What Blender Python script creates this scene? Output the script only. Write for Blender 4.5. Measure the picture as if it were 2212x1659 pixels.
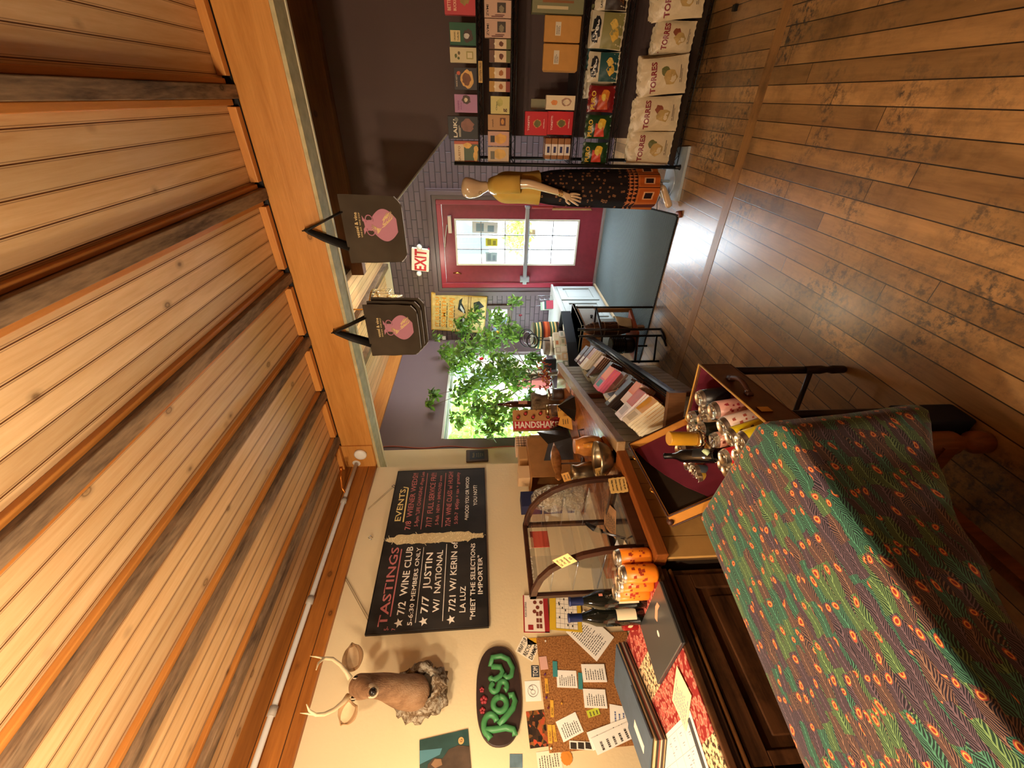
import bpy, bmesh, math, random
import numpy as np
from mathutils import Vector, Matrix, noise as mnoise
for o in list(bpy.data.objects): bpy.data.objects.remove(o)
SC = bpy.context.scene
COL = SC.collection
R = math.radians
random.seed(7)

# ---------------------------------------------------------------- camera
PW, PH, FOC = 1659, 2212, 884.5
YAW, PITCH, ROLL = R(-35.135), R(-3.672), R(0.95)
CAM = np.array([0, 0, 1.5])
def cam_axes():
    cy, sy = math.cos(YAW), math.sin(YAW)
    fw = np.array([sy*math.cos(PITCH), cy*math.cos(PITCH), math.sin(PITCH)])
    r = np.array([cy, -sy, 0.]); d = -np.cross(r, fw)
    return np.array([math.cos(ROLL)*r+math.sin(ROLL)*d, -math.sin(ROLL)*r+math.cos(ROLL)*d, fw])
MC = cam_axes()
def at(x, y, ax, val):
    """point where the sight line of photo pixel (x, y) meets the plane axis ax = val"""
    d = MC.T @ np.array([(PW-y-PW/2)/FOC, (x-PH/2)/FOC, 1.])
    t = (val-CAM[ax])/d[ax]
    return Vector(CAM+t*d)
cd = bpy.data.cameras.new('camera'); cam = bpy.data.objects.new('camera', cd); COL.objects.link(cam)
cd.sensor_fit = 'HORIZONTAL'; cd.sensor_width = 36; cd.lens = FOC/2212*36; cd.clip_start = .05
mm = Matrix.Identity(4)
for i in range(3):
    mm[i][0] = MC[1][i]; mm[i][1] = MC[0][i]; mm[i][2] = -MC[2][i]; mm[i][3] = CAM[i]
cam.matrix_world = mm
SC.camera = cam
# ---------------------------------------------------------------- world, sun, lamps, exposure
SC.view_settings.view_transform = 'Standard'; SC.view_settings.look = 'None'
SC.view_settings.gamma = 1; SC.view_settings.use_curve_mapping = False
SC.view_settings.exposure = 0.35
w = bpy.data.worlds.new('sky'); SC.world = w; w.use_nodes = True
nt = w.node_tree; bg = nt.nodes['Background']; bg.inputs[0].default_value = (.74, .87, 1, 1); bg.inputs[1].default_value = 22.0
def lamp(name, kind, loc, power, color, size=.06, rot=None, **k):
    l = bpy.data.lights.new(name, kind); l.energy = power; l.color = color
    if kind == 'POINT': l.shadow_soft_size = size
    if kind == 'SPOT': l.shadow_soft_size = size
    if kind == 'AREA': l.size = size
    for a, b in k.items(): setattr(l, a, b)
    o = bpy.data.objects.new(name, l); o.location = loc; COL.objects.link(o)
    if rot: o.rotation_euler = rot
    return o
sun = lamp('sun', 'SUN', (0, 0, 8), 22.0, (1, .95, .88), rot=(R(38), 0, R(25)))
sun.data.angle = R(.6)
WARM = (1, .79, .55)
lamp('pendant_lamp_near', 'POINT', (-1.15, -.55, 2.2), 58, WARM, .05)
lamp('added_side_fill', 'POINT', (-.73, -.12, 2.16), 52, WARM, .05)  # added unseen fill light that brightens the counter's plank front
lamp('pendant_lamp_rear', 'POINT', (-.9, -1.9, 2.2), 85, WARM, .06)
lamp('desk_lamp', 'POINT', (-2.1, .12, 1.55), 15, (1, .78, .52), .04)
# sky portals in the window and door openings help the renderer find the daylight
def portal(name, loc, rot, sx, sy):
    l = bpy.data.lights.new(name, 'AREA'); l.shape = 'RECTANGLE'; l.size = sx; l.size_y = sy; l.energy = 1
    l.cycles.is_portal = True
    o = bpy.data.objects.new(name, l); o.location = loc; o.rotation_euler = rot; COL.objects.link(o)
portal('window_portal', (-3.02, 4.07, 1.35), (0, R(-90), 0), 1.25, 1.8)
portal('door_portal', (-1.53, 5.42, 1.08), (R(-90), 0, 0), .6, 1.6)

# ---------------------------------------------------------------- materials
def s2l(c): return tuple(x/12.92 if x <= .04045 else ((x+.055)/1.055)**2.4 for x in c)
def hx(h): return s2l(tuple(int(h[i:i+2], 16)/255 for i in (0, 2, 4)))+(1,)
MATS = {}
class N:
    def __init__(s, name, rough=.6, metal=0, spec=.5):
        s.m = bpy.data.materials.new(name); s.m.use_nodes = True; s.t = s.m.node_tree
        s.b = s.t.nodes['Principled BSDF']; s.b.inputs['Roughness'].default_value = rough
        s.b.inputs['Metallic'].default_value = metal; s.b.inputs['Specular IOR Level'].default_value = spec
    def n(s, typ, **k):
        nd = s.t.nodes.new(typ)
        for a, v in k.items():
            if a.startswith('i_'):
                key = a[2:]; key = int(key) if key.isdigit() else key
                nd.inputs[key].default_value = v
            else: setattr(nd, a, v)
        return nd
    def l(s, a, b): s.t.links.new(a, b)
    def ramp(s, fac, stops, interp='LINEAR'):
        r = s.n('ShaderNodeValToRGB'); r.color_ramp.interpolation = interp
        e = r.color_ramp.elements
        while len(e) < len(stops): e.new(.5)
        for i, (p, c) in enumerate(stops): e[i].position = p; e[i].color = c if len(c) == 4 else tuple(c)+(1,)
        s.l(fac, r.inputs[0]); return r.outputs[0]
    def mix(s, f, a, b, mode='MIX'):
        m = s.n('ShaderNodeMix', data_type='RGBA', blend_type=mode)
        for sock, v in ((m.inputs[0], f), (m.inputs[6], a), (m.inputs[7], b)):
            if isinstance(v, (tuple, float, int)): sock.default_value = v
            else: s.l(v, sock)
        return m.outputs[2]
    def math(s, op, a, b=None):
        m = s.n('ShaderNodeMath', operation=op)
        for i, v in enumerate((a, b)):
            if v is None: continue
            if isinstance(v, (int, float)): m.inputs[i].default_value = v
            else: s.l(v, m.inputs[i])
        return m.outputs[0]
    def pos(s, scale=(1, 1, 1), rot=(0, 0, 0), obj=False):
        mp = s.n('ShaderNodeMapping'); mp.inputs['Scale'].default_value = scale; mp.inputs['Rotation'].default_value = rot
        if obj: s.l(s.n('ShaderNodeTexCoord').outputs['Object'], mp.inputs[0])
        else: s.l(s.n('ShaderNodeNewGeometry').outputs['Position'], mp.inputs[0])
        return mp.outputs[0]
    def bump(s, h, strength=.3, dist=.01):
        b = s.n('ShaderNodeBump'); b.inputs['Strength'].default_value = strength; b.inputs['Distance'].default_value = dist
        s.l(h, b.inputs['Height']); s.l(b.outputs[0], s.b.inputs['Normal'])
def flat(h, rough=.6, metal=0, spec=.4, var=0, **k):
    key = (h, rough, metal, spec, var)+tuple(k.items())
    if key in MATS: return MATS[key]
    m = N('paint_'+h, rough, metal, spec); c = hx(h)
    if var:
        nz = m.n('ShaderNodeTexNoise', i_Scale=18.0, i_Detail=4.0); m.l(m.pos(obj=True), nz.inputs[0])
        d = tuple(x*(1-var) for x in c[:3])+(1,); e = tuple(min(1, x*(1+var)) for x in c[:3])+(1,)
        m.l(m.ramp(nz.outputs[0], [(.3, d), (.7, e)]), m.b.inputs['Base Color'])
    else: m.b.inputs['Base Color'].default_value = c
    for a, v in k.items(): m.b.inputs[a.replace('_', ' ')].default_value = v
    MATS[key] = m.m; return m.m
def glow(h, strength):
    m = N('glow_'+h, .5); m.b.inputs['Base Color'].default_value = hx(h)
    m.b.inputs['Emission Color'].default_value = hx(h); m.b.inputs['Emission Strength'].default_value = strength
    return m.m
def glass(name='glass', tint=(1, 1, 1, 1), op=.12, rough=.02):
    """thin clear sheet: mostly see-through with a sharp reflection"""
    m = bpy.data.materials.new(name); m.use_nodes = True; t = m.node_tree
    for nd in list(t.nodes): t.nodes.remove(nd)
    out = t.nodes.new('ShaderNodeOutputMaterial'); mx = t.nodes.new('ShaderNodeMixShader')
    tr = t.nodes.new('ShaderNodeBsdfTransparent'); gl = t.nodes.new('ShaderNodeBsdfGlossy'); fw = t.nodes.new('ShaderNodeLayerWeight')
    fr = t.nodes.new('ShaderNodeMath'); fr.operation = 'POWER'; fr.inputs[1].default_value = 4.0; t.links.new(fw.outputs['Facing'], fr.inputs[0])
    tr.inputs[0].default_value = tint; gl.inputs['Roughness'].default_value = rough
    ad = t.nodes.new('ShaderNodeMath'); ad.operation = 'ADD'; ad.inputs[1].default_value = .04+op*.5
    t.links.new(fr.outputs[0], ad.inputs[0]); t.links.new(ad.outputs[0], mx.inputs[0])
    t.links.new(tr.outputs[0], mx.inputs[1]); t.links.new(gl.outputs[0], mx.inputs[2]); t.links.new(mx.outputs[0], out.inputs[0])
    return m
def wood(name, light, dark, grain='Y', plank=None, groove='2a1405', knots=.5, rough=.45, stretch=14, contrast=1., obj=False, gw=.05, spec=.4, bead=False, joint=0, streak=0, var=.5, kscale=1.7, bumpk=.5):
    """boards with grain along one axis; plank=(axis, width, offset)"""
    m = N(name, rough, 0, spec); ax = 'XYZ'.index(grain)
    geo = m.pos(obj=obj)
    sep = m.n('ShaderNodeSeparateXYZ'); m.l(geo, sep.inputs[0])
    rnd = None
    if plank:
        pa = 'XYZ'.index(plank[0])
        q = m.math('ADD', m.math('DIVIDE', sep.outputs[pa], plank[1]), plank[2]+200)
        fl = m.math('FLOOR', q); frc = m.math('FRACT', q)
        if joint:
            wn0 = m.n('ShaderNodeTexWhiteNoise', noise_dimensions='1D'); m.l(fl, wn0.inputs['W'])
            j = m.math('ADD', m.math('DIVIDE', sep.outputs[ax], joint), m.math('MULTIPLY', wn0.outputs[0], 7.0))
            jf = m.math('FLOOR', m.math('ADD', j, 100)); jr = m.math('FRACT', m.math('ADD', j, 100))
            key = m.math('ADD', m.math('MULTIPLY', fl, 17.3), jf)
        else: key = fl
        wn = m.n('ShaderNodeTexWhiteNoise', noise_dimensions='1D'); m.l(key, wn.inputs['W']); rnd = wn.outputs[0]
    sc = [6., 6., 6.]; sc[ax] = 6./stretch
    mp = m.n('ShaderNodeMapping'); mp.inputs['Scale'].default_value = sc; m.l(geo, mp.inputs[0])
    v = mp.outputs[0]
    if rnd is not None:
        cb = m.n('ShaderNodeCombineXYZ'); sh = m.math('MULTIPLY', rnd, 37.)
        for i in range(3): m.l(sh, cb.inputs[i])
        va = m.n('ShaderNodeVectorMath', operation='ADD'); m.l(v, va.inputs[0]); m.l(cb.outputs[0], va.inputs[1]); v = va.outputs[0]
    nz = m.n('ShaderNodeTexNoise', i_Scale=2.2, i_Detail=6.0, i_Roughness=.62, i_Distortion=.6); m.l(v, nz.inputs[0])
    nf = m.n('ShaderNodeTexNoise', i_Scale=16.0, i_Detail=4.0, i_Roughness=.6); m.l(v, nf.inputs[0])
    g = m.math('ADD', m.math('MULTIPLY', nz.outputs[0], .7), m.math('MULTIPLY', nf.outputs[0], .3))
    lo, hi = .5-.17/contrast, .5+.2/contrast
    c = m.ramp(g, [(lo, hx(dark)), (hi, hx(light))])
    if rnd is not None:
        k = m.math('ADD', m.math('MULTIPLY', rnd, var), 1.-var*.56)
        cc = m.n('ShaderNodeCombineColor')
        for i in range(3): m.l(k, cc.inputs[i])
        c = m.mix(1., c, cc.outputs[0], 'MULTIPLY')
    if knots:
        ks = [5., 5., 5.]; ks[ax] = 3.4
        km = m.n('ShaderNodeMapping'); km.inputs['Scale'].default_value = ks; m.l(geo, km.inputs[0])
        vo = m.n('ShaderNodeTexVoronoi', i_Scale=kscale, i_Randomness=1.0); m.l(km.outputs[0], vo.inputs[0])
        sel = m.n('ShaderNodeSeparateColor'); m.l(vo.outputs['Color'], sel.inputs[0])
        on = m.math('LESS_THAN', sel.outputs[0], knots*.5)
        kf = m.ramp(vo.outputs['Distance'], [(0, (.8,)*3), (.06, (.5,)*3), (.085, (1.,)*3), (.12, (.35,)*3), (.20, (0,)*3)])
        c = m.mix(m.math('MULTIPLY', m.math('MULTIPLY', kf, on), .85), c, tuple(x*.28 for x in hx(dark)[:3])+(1,))
    h = g
    if streak:
        sn = m.n('ShaderNodeTexNoise', i_Scale=streak, i_Detail=7.0, i_Roughness=.7); m.l(geo, sn.inputs[0])
        c = m.mix(m.ramp(sn.outputs[0], [(.5, (0,)*3), (.66, (.55,)*3)]), c, tuple(x*.3 for x in hx(dark)[:3])+(1,))
    if plank and gw:
        e = m.math('MINIMUM', frc, m.math('SUBTRACT', 1., frc))
        gm = m.ramp(e, [(gw*.5, (1,)*3), (gw, (0,)*3)])
        if joint:
            je = m.math('MULTIPLY', m.math('MINIMUM', jr, m.math('SUBTRACT', 1., jr)), joint/plank[1])
            gm = m.math('MAXIMUM', gm, m.ramp(je, [(gw*.4, (1,)*3), (gw*.8, (0,)*3)]))
        c = m.mix(gm, c, hx(groove))
        if bead:
            b2 = m.math('ABSOLUTE', m.math('SUBTRACT', e, gw*2.6))
            c = m.mix(m.math('MULTIPLY', m.ramp(b2, [(gw*.35, (1,)*3), (gw*.75, (0,)*3)]), .55), c, hx(groove))
        h = m.math('SUBTRACT', m.math('MULTIPLY', g, .15), gm)
    m.l(c, m.b.inputs['Base Color']); m.bump(h, bumpk, .004)
    return m.m

# ---------------------------------------------------------------- mesh builder
class Fr:
    """a flat frame: origin o, reading direction u, up v, outward normal n"""
    def __init__(s, o, u, v):
        s.o = Vector(o); s.u = Vector(u).normalized(); s.v = (Vector(v)-Vector(v).dot(s.u)*s.u).normalized(); s.n = s.u.cross(s.v)
    def p(s, a, b, c=0): return s.o+s.u*a+s.v*b+s.n*c
    def off(s, a, b, c=0, rot=0):
        f = Fr(s.p(a, b, c), s.u, s.v)
        if rot:
            ca, sa = math.cos(rot), math.sin(rot); f = Fr(f.o, s.u*ca+s.v*sa, s.v*ca-s.u*sa)
        return f
def wl(o):
    v = Vector((0, 0, 0))
    while o: v += Vector(o.location); o = o.parent
    return v
_fontcache = {}
def glyphs(body, bold=0):
    k = (body, bold)
    if k not in _fontcache:
        cu = bpy.data.curves.new('t', 'FONT'); cu.body = body; cu.size = 1; cu.resolution_u = 2; cu.offset = bold
        cu.align_x = 'LEFT'
        o = bpy.data.objects.new('t', cu); COL.objects.link(o)
        dg = bpy.context.evaluated_depsgraph_get(); me = bpy.data.meshes.new_from_object(o.evaluated_get(dg))
        vs = [tuple(v.co) for v in me.vertices]; fs = [tuple(p.vertices) for p in me.polygons]
        bpy.data.objects.remove(o); bpy.data.curves.remove(cu); bpy.data.meshes.remove(me)
        wd = max([v[0] for v in vs] or [0])
        _fontcache[k] = (vs, fs, wd)
    return _fontcache[k]
class MB:
    def __init__(s): s.v = []; s.f = []; s.mi = []; s.sm = []; s.m = 0
    def face(s, idx, smooth=False): s.f.append(tuple(idx)); s.mi.append(s.m); s.sm.append(smooth)
    def quad(s, *p):
        b = len(s.v); s.v += [Vector(q) for q in p]; s.face(range(b, b+len(p))); return s
    def box(s, x0, x1, y0, y1, z0, z1):
        return s.hexa([(x0, y0, z0), (x1, y0, z0), (x1, y1, z0), (x0, y1, z0), (x0, y0, z1), (x1, y0, z1), (x1, y1, z1), (x0, y1, z1)])
    def hexa(s, p):
        b = len(s.v); s.v += [Vector(q) for q in p]
        for f in ((0, 3, 2, 1), (4, 5, 6, 7), (0, 1, 5, 4), (1, 2, 6, 5), (2, 3, 7, 6), (3, 0, 4, 7)): s.face([b+i for i in f])
        return s
    def pane(s, F, x0, x1, y0, y1, t0, t1):
        return s.hexa([F.p(x0, y0, t0), F.p(x1, y0, t0), F.p(x1, y1, t0), F.p(x0, y1, t0), F.p(x0, y0, t1), F.p(x1, y0, t1), F.p(x1, y1, t1), F.p(x0, y1, t1)])
    def prism(s, F, poly, t0, t1):
        b = len(s.v); n = len(poly); ar = sum(poly[i][0]*poly[(i+1) % n][1]-poly[(i+1) % n][0]*poly[i][1] for i in range(n))
        if ar < 0: poly = poly[::-1]
        s.v += [F.p(x, y, t0) for x, y in poly]+[F.p(x, y, t1) for x, y in poly]
        s.face([b+i for i in range(n)][::-1]); s.face([b+n+i for i in range(n)])
        for i in range(n): j = (i+1) % n; s.face((b+i, b+j, b+n+j, b+n+i))
        return s
    def tube(s, pts, r, n=8, cap=True, smooth=True):
        pts = [Vector(p) for p in pts]; k = len(pts); rs = r if isinstance(r, (list, tuple)) else [r]*k
        b = len(s.v); up = None
        for i, p in enumerate(pts):
            t = (pts[min(i+1, k-1)]-pts[max(i-1, 0)]); t = t.normalized() if t.length > 1e-9 else Vector((0, 0, 1))
            if up is None: up = t.orthogonal().normalized()
            up = (up-t*up.dot(t)); up = up.normalized() if up.length > 1e-6 else t.orthogonal().normalized()
            w = t.cross(up); rr = rs[i]; ra, rb = rr if isinstance(rr, tuple) else (rr, rr)
            for j in range(n): a = 2*math.pi*j/n; s.v.append(p+up*math.cos(a)*ra+w*math.sin(a)*rb)
        for i in range(k-1):
            for j in range(n):
                j2 = (j+1) % n; s.face((b+i*n+j, b+i*n+j2, b+(i+1)*n+j2, b+(i+1)*n+j), smooth)
        if cap: s.face([b+j for j in range(n)][::-1]); s.face([b+(k-1)*n+j for j in range(n)])
        return s
    def lathe(s, c, prof, n=20, axis=(0, 0, 1), sx=1, sy=1, smooth=True, wob=None, cap=True, side=(1, 0, 0)):
        """prof: list of (radius, height)"""
        c = Vector(c); a = Vector(axis).normalized(); u = Vector(side); u = (u-a*u.dot(a))
        u = u.normalized() if u.length > 1e-4 else a.orthogonal().normalized()
        w = a.cross(u); b = len(s.v)
        for i, (r, h) in enumerate(prof):
            for j in range(n):
                t = 2*math.pi*j/n; q = r*(wob(t, i) if wob else 1)
                s.v.append(c+a*h+u*math.cos(t)*q*sx+w*math.sin(t)*q*sy)
        k = len(prof)
        for i in range(k-1):
            for j in range(n):
                j2 = (j+1) % n; s.face((b+i*n+j, b+i*n+j2, b+(i+1)*n+j2, b+(i+1)*n+j), smooth)
        if cap: s.face([b+j for j in range(n)][::-1]); s.face([b+(k-1)*n+j for j in range(n)])
        return s
    def ball(s, c, r, n=10, sc=(1, 1, 1), ax=(0, 0, 1)):
        pr = [(max(.001, math.sin(math.pi*i/n))*r, -math.cos(math.pi*i/n)*r*sc[2]) for i in range(n+1)]
        return s.lathe(c, pr, 2*n if n > 4 else 8, axis=ax, sx=sc[0], sy=sc[1])
    def text(s, F, x, y, size, body, align='L', bold=0, wx=1., t=.0012, warp=None, slant=0, jit=0):
        vs, fs, wd = glyphs(body, bold); b = len(s.v)
        x -= {'L': 0, 'C': wd*size*wx/2, 'R': wd*size*wx}[align]
        for a, c, _ in vs:
            px = x+(a+slant*c)*size*wx; py = y+c*size*(1+jit*math.sin(a*7))
            s.v.append(F.p(px, py, t+(warp(px, py) if warp else 0)))
        for f in fs: s.face([b+i for i in f])
        return s
    def grid(s, fn, nu, nv, smooth=True, close_u=False):
        b = len(s.v)
        for j in range(nv+1):
            for i in range(nu+1): s.v.append(Vector(fn(i/nu, j/nv)))
        for j in range(nv):
            for i in range(nu): q = b+j*(nu+1)+i; s.face((q, q+1, q+nu+2, q+nu+1), smooth)
        return s
    def build(s, name, mats, parent=None, label=None, cat=None, group=None, kind=None, bevel=0, solid=0, origin=None, sub=0):
        if not isinstance(mats, (list, tuple)): mats = [mats]
        if parent is not None: org = wl(parent)
        elif origin is not None: org = Vector(origin)
        else:
            xs = np.array([tuple(v) for v in s.v]); lo, hi = xs.min(0), xs.max(0); org = Vector(((lo[0]+hi[0])/2, (lo[1]+hi[1])/2, lo[2]))
        me = bpy.data.meshes.new(name); me.from_pydata([tuple(v-org) for v in s.v], [], s.f)
        for m in mats: me.materials.append(m)
        me.polygons.foreach_set('material_index', s.mi); me.polygons.foreach_set('use_smooth', s.sm); me.update()
        o = bpy.data.objects.new(name, me); COL.objects.link(o)
        if parent is not None: o.parent = parent
        else: o.location = org
        if label: o['label'] = label
        if cat: o['category'] = cat
        if group: o['group'] = group
        if kind: o['kind'] = kind
        if solid: md = o.modifiers.new('solid', 'SOLIDIFY'); md.thickness = solid; md.offset = 0
        if bevel: md = o.modifiers.new('bevel', 'BEVEL'); md.width = bevel; md.segments = 2; md.limit_method = 'ANGLE'
        if sub: md = o.modifiers.new('sub', 'SUBSURF'); md.levels = sub; md.render_levels = sub
        return o
def thing(name, label, cat, loc=(0, 0, 0), group=None, rz=0):
    o = bpy.data.objects.new(name, None); COL.objects.link(o); o.location = loc; o.rotation_euler = (0, 0, rz)
    o.empty_display_size = .05
    o['label'] = label; o['category'] = cat
    if group: o['group'] = group
    return o
def struct(mb, name, mats, **k): return mb.build(name, mats, kind='structure', **k)
def kids(o): return [c for c in bpy.data.objects if c.parent == o]
def dup(o, loc=None, rot=None, label=None, group=None, parent=None):
    c = o.copy(); COL.objects.link(c); c.parent = parent
    for ch in kids(o): dup(ch, parent=c)
    if loc is not None: c.location = loc
    if rot is not None: c.rotation_euler = rot
    if label: c['label'] = label
    if group: c['group'] = group
    return c
def skinned(name, nodes, edges, mat, parent, levels=2):
    """nodes: name -> (point, radius); a continuous surface grown along the edges"""
    me = bpy.data.meshes.new(name); ks = list(nodes); org = wl(parent)
    me.from_pydata([tuple(Vector(nodes[k][0])-org) for k in ks], [(ks.index(a), ks.index(b)) for a, b in edges], [])
    o = bpy.data.objects.new(name, me); COL.objects.link(o); o.parent = parent
    md = o.modifiers.new('skin', 'SKIN'); md.use_smooth_shade = True
    for i, k in enumerate(ks):
        r = nodes[k][1]; o.data.skin_vertices[0].data[i].radius = r if isinstance(r, tuple) else (r, r)
        o.data.skin_vertices[0].data[i].use_root = (i == 0)
    sb = o.modifiers.new('sub', 'SUBSURF'); sb.levels = levels; sb.render_levels = levels
    me.materials.append(mat); return o
XP, YP, ZP = Vector((1, 0, 0)), Vector((0, 1, 0)), Vector((0, 0, 1))
# ================================================================ the room
XL, XLF, YB, YS = -2.6, -2.93, 5.31, 3.9      # near left wall, far left wall, back wall, stair wall
M_ceil = wood('pine_ceiling', 'e6c596', 'c0925c', 'Y', ('X', .0757, .3), groove='5a3010', knots=.75, gw=.03, bead=True, rough=.5, var=.25, contrast=.8)
M_ceil2 = wood('pine_ceiling_far', 'ecca9a', 'c89a64', 'Y', ('X', .0757, .3), groove='5a2c0c', knots=.4, gw=.035, rough=.5, var=.25)
M_joist = wood('rough_joist', '9a7c5c', '463424', 'Y', knots=.3, contrast=1.4, rough=.85, stretch=7)
M_beam = wood('pine_beam', 'd99a50', 'ac6e2c', 'X', knots=.55, rough=.4, stretch=12, contrast=.8)
M_pine = wood('pine_trim', 'cf8c44', 'a05f24', 'Y', knots=.35, rough=.45, contrast=.8)
M_pinex = wood('pine_trim_x', 'd9974c', 'b06e30', 'X', knots=.35, rough=.45, contrast=.8)
M_frieze = wood('pine_frieze', 'b5712e', '7a4316', 'Y', ('Z', .14, .2), groove='2a1405', knots=.35, gw=.02, contrast=.9)
M_darkp = wood('dark_pine', '7a4a24', '43240e', 'X', knots=.4, rough=.5)
M_floor = wood('floor_planks', 'b48a58', '7c5a36', 'Y', ('X', .0775, -.026), groove='150d08', knots=0, rough=.30, stretch=9, contrast=.8, gw=.032, joint=1.15, streak=2.6, spec=.6, var=.62, bumpk=.12)
nt_ = M_floor.node_tree; pb_ = nt_.nodes['Principled BSDF']; old = pb_.inputs['Base Color'].links[0].from_socket
def nn(t, **k):
    q = nt_.nodes.new(t)
    for a_, b_ in k.items(): q.inputs[a_].default_value = b_
    return q
gp = nn('ShaderNodeNewGeometry'); g1 = nn('ShaderNodeTexNoise', Scale=2.3, Detail=5.0, Roughness=.6); g2 = nn('ShaderNodeTexNoise', Scale=34.0, Detail=6.0, Roughness=.75)
for g_ in (g1, g2): nt_.links.new(gp.outputs['Position'], g_.inputs[0])
gm_ = nt_.nodes.new('ShaderNodeMath'); gm_.operation = 'MULTIPLY'; r1 = nt_.nodes.new('ShaderNodeValToRGB'); r1.color_ramp.elements[0].position = .47; r1.color_ramp.elements[1].position = .62
r2 = nt_.nodes.new('ShaderNodeValToRGB'); r2.color_ramp.elements[0].position = .46; r2.color_ramp.elements[1].position = .60
nt_.links.new(g1.outputs[0], r1.inputs[0]); nt_.links.new(g2.outputs[0], r2.inputs[0]); nt_.links.new(r1.outputs[0], gm_.inputs[0]); nt_.links.new(r2.outputs[0], gm_.inputs[1])
gx = nt_.nodes.new('ShaderNodeMix'); gx.data_type = 'RGBA'; gx.inputs[7].default_value = hx('3e3a36'); nt_.links.new(gm_.outputs[0], gx.inputs[0]); nt_.links.new(old, gx.inputs[6]); nt_.links.new(gx.outputs[2], pb_.inputs['Base Color'])
pb_.inputs['Coat Weight'].default_value = .35; pb_.inputs['Coat Roughness'].default_value = .24
M_floorx = wood('floor_border', 'aa7c48', '7a5632', 'X', knots=0, rough=.38, stretch=9, contrast=.8, streak=3.0)
def plaster(name, h, sc=60, st=.25, rough=.75):
    m = N(name, rough, 0, .3); nz = m.n('ShaderNodeTexNoise', i_Scale=float(sc), i_Detail=5.0); m.l(m.pos(), nz.inputs[0])
    n2 = m.n('ShaderNodeTexNoise', i_Scale=1.7, i_Detail=3.0); m.l(m.pos(), n2.inputs[0]); c = hx(h)
    m.l(m.ramp(n2.outputs[0], [(.3, tuple(x*.93 for x in c[:3])), (.7, c)]), m.b.inputs['Base Color']); m.bump(nz.outputs[0], st, .003); return m.m
M_cream = plaster('cream_plaster', 'dfcba2'); M_purple = plaster('purple_paint', '6b5858', 80, .2, .55); M_brown = plaster('brown_paint', '5b4640', 80, .3, .6)
def brick():
    m = N('painted_brick', .55, 0, .4); sep = m.n('ShaderNodeSeparateXYZ'); m.l(m.pos(), sep.inputs[0])
    cb = m.n('ShaderNodeCombineXYZ'); m.l(sep.outputs[0], cb.inputs[0]); m.l(sep.outputs[2], cb.inputs[1])
    b = m.n('ShaderNodeTexBrick', i_Scale=1.0); m.l(cb.outputs[0], b.inputs[0])
    for k, v in (('Brick Width', .21), ('Row Height', .066), ('Mortar Size', .006)): b.inputs[k].default_value = v
    b.inputs['Color1'].default_value = hx('5c4c4e'); b.inputs['Color2'].default_value = hx('665456'); b.inputs['Mortar'].default_value = hx('3c3032')
    b.inputs['Mortar Smooth'].default_value = .6
    m.l(b.outputs['Color'], m.b.inputs['Base Color']); m.bump(m.math('SUBTRACT', 1., b.outputs['Fac']), .6, .008); return m.m
M_brick = brick()
M_white = flat('e9e6dc', .5); M_black = flat('0c0c0d', .45); M_dark = flat('1a1412', .5); M_steel = flat('b8bcc0', .25, 1); M_chrome = flat('d8d8d8', .12, 1)
M_gold = flat('c79a4a', .25, 1); M_maroon = flat('7c2833', .4, var=.08); M_paper = flat('efe6d2', .8); M_ink = flat('2a2622', .8)

struct(MB().box(-3.2, 2.6, -2.8, 2.565, -.1, 0).box(-3.2, 2.6, 2.65, 5.31, -.1, 0), 'floor', M_floor)
struct(MB().box(-3.2, 2.6, 2.567, 2.648, -.1, .002), 'floor_border', M_floorx)
# ceilings and roof
struct(MB().box(-3.2, 2.6, -2.8, 2.5, 2.72, 2.80), 'ceiling', M_ceil)
struct(MB().box(-3.2, 2.6, 2.5, 5.4, 2.79, 2.86), 'ceiling_far', M_ceil2)
struct(MB().box(-3.6, 3.0, -3.2, 5.9, 2.88, 3.1), 'ceiling_roof_slab', M_dark)
# walls
def wall_y(mb, Y0, Y1, x0, x1, z0, z1, holes):
    """slab between y=Y0..Y1 with rectangular holes (hx0,hx1,hz0,hz1) that do not overlap in x"""
    x = x0
    for a, b, c, d in sorted(holes):
        mb.box(x, a, Y0, Y1, z0, z1)
        if c > z0: mb.box(a, b, Y0, Y1, z0, c)
        if d < z1: mb.box(a, b, Y0, Y1, d, z1)
        x = b
    mb.box(x, x1, Y0, Y1, z0, z1)
    return mb
SW = (-2.665, -2.44, 1.183, 1.40)
struct(wall_y(MB(), YB, YB+.16, -3.1, 2.6, 0, 2.86, [(-2.12, -1.02, 0, 2.06), SW]), 'wall_back', M_brick)
struct(MB().box(XLF-.17, XL, -2.8, 2.5, 0, 2.86), 'wall_left', M_cream)
struct(MB().box(XLF-.17, XLF, 2.5, 3.045, 0, 2.86), 'wall_left_jog', M_cream)
WY0, WY1, WZ0, WZ1 = 3.19, 4.95, .72, 1.95
mb = MB(); mb.box(XLF-.17, XLF, 3.045, WY0, 0, 2.86); mb.box(XLF-.17, XLF, WY1, YB, 0, 2.86); mb.box(XLF-.17, XLF, WY0, WY1, 0, WZ0); mb.box(XLF-.17, XLF, WY0, WY1, WZ1, 2.86)
struct(mb, 'wall_left_far', M_purple)
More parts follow.
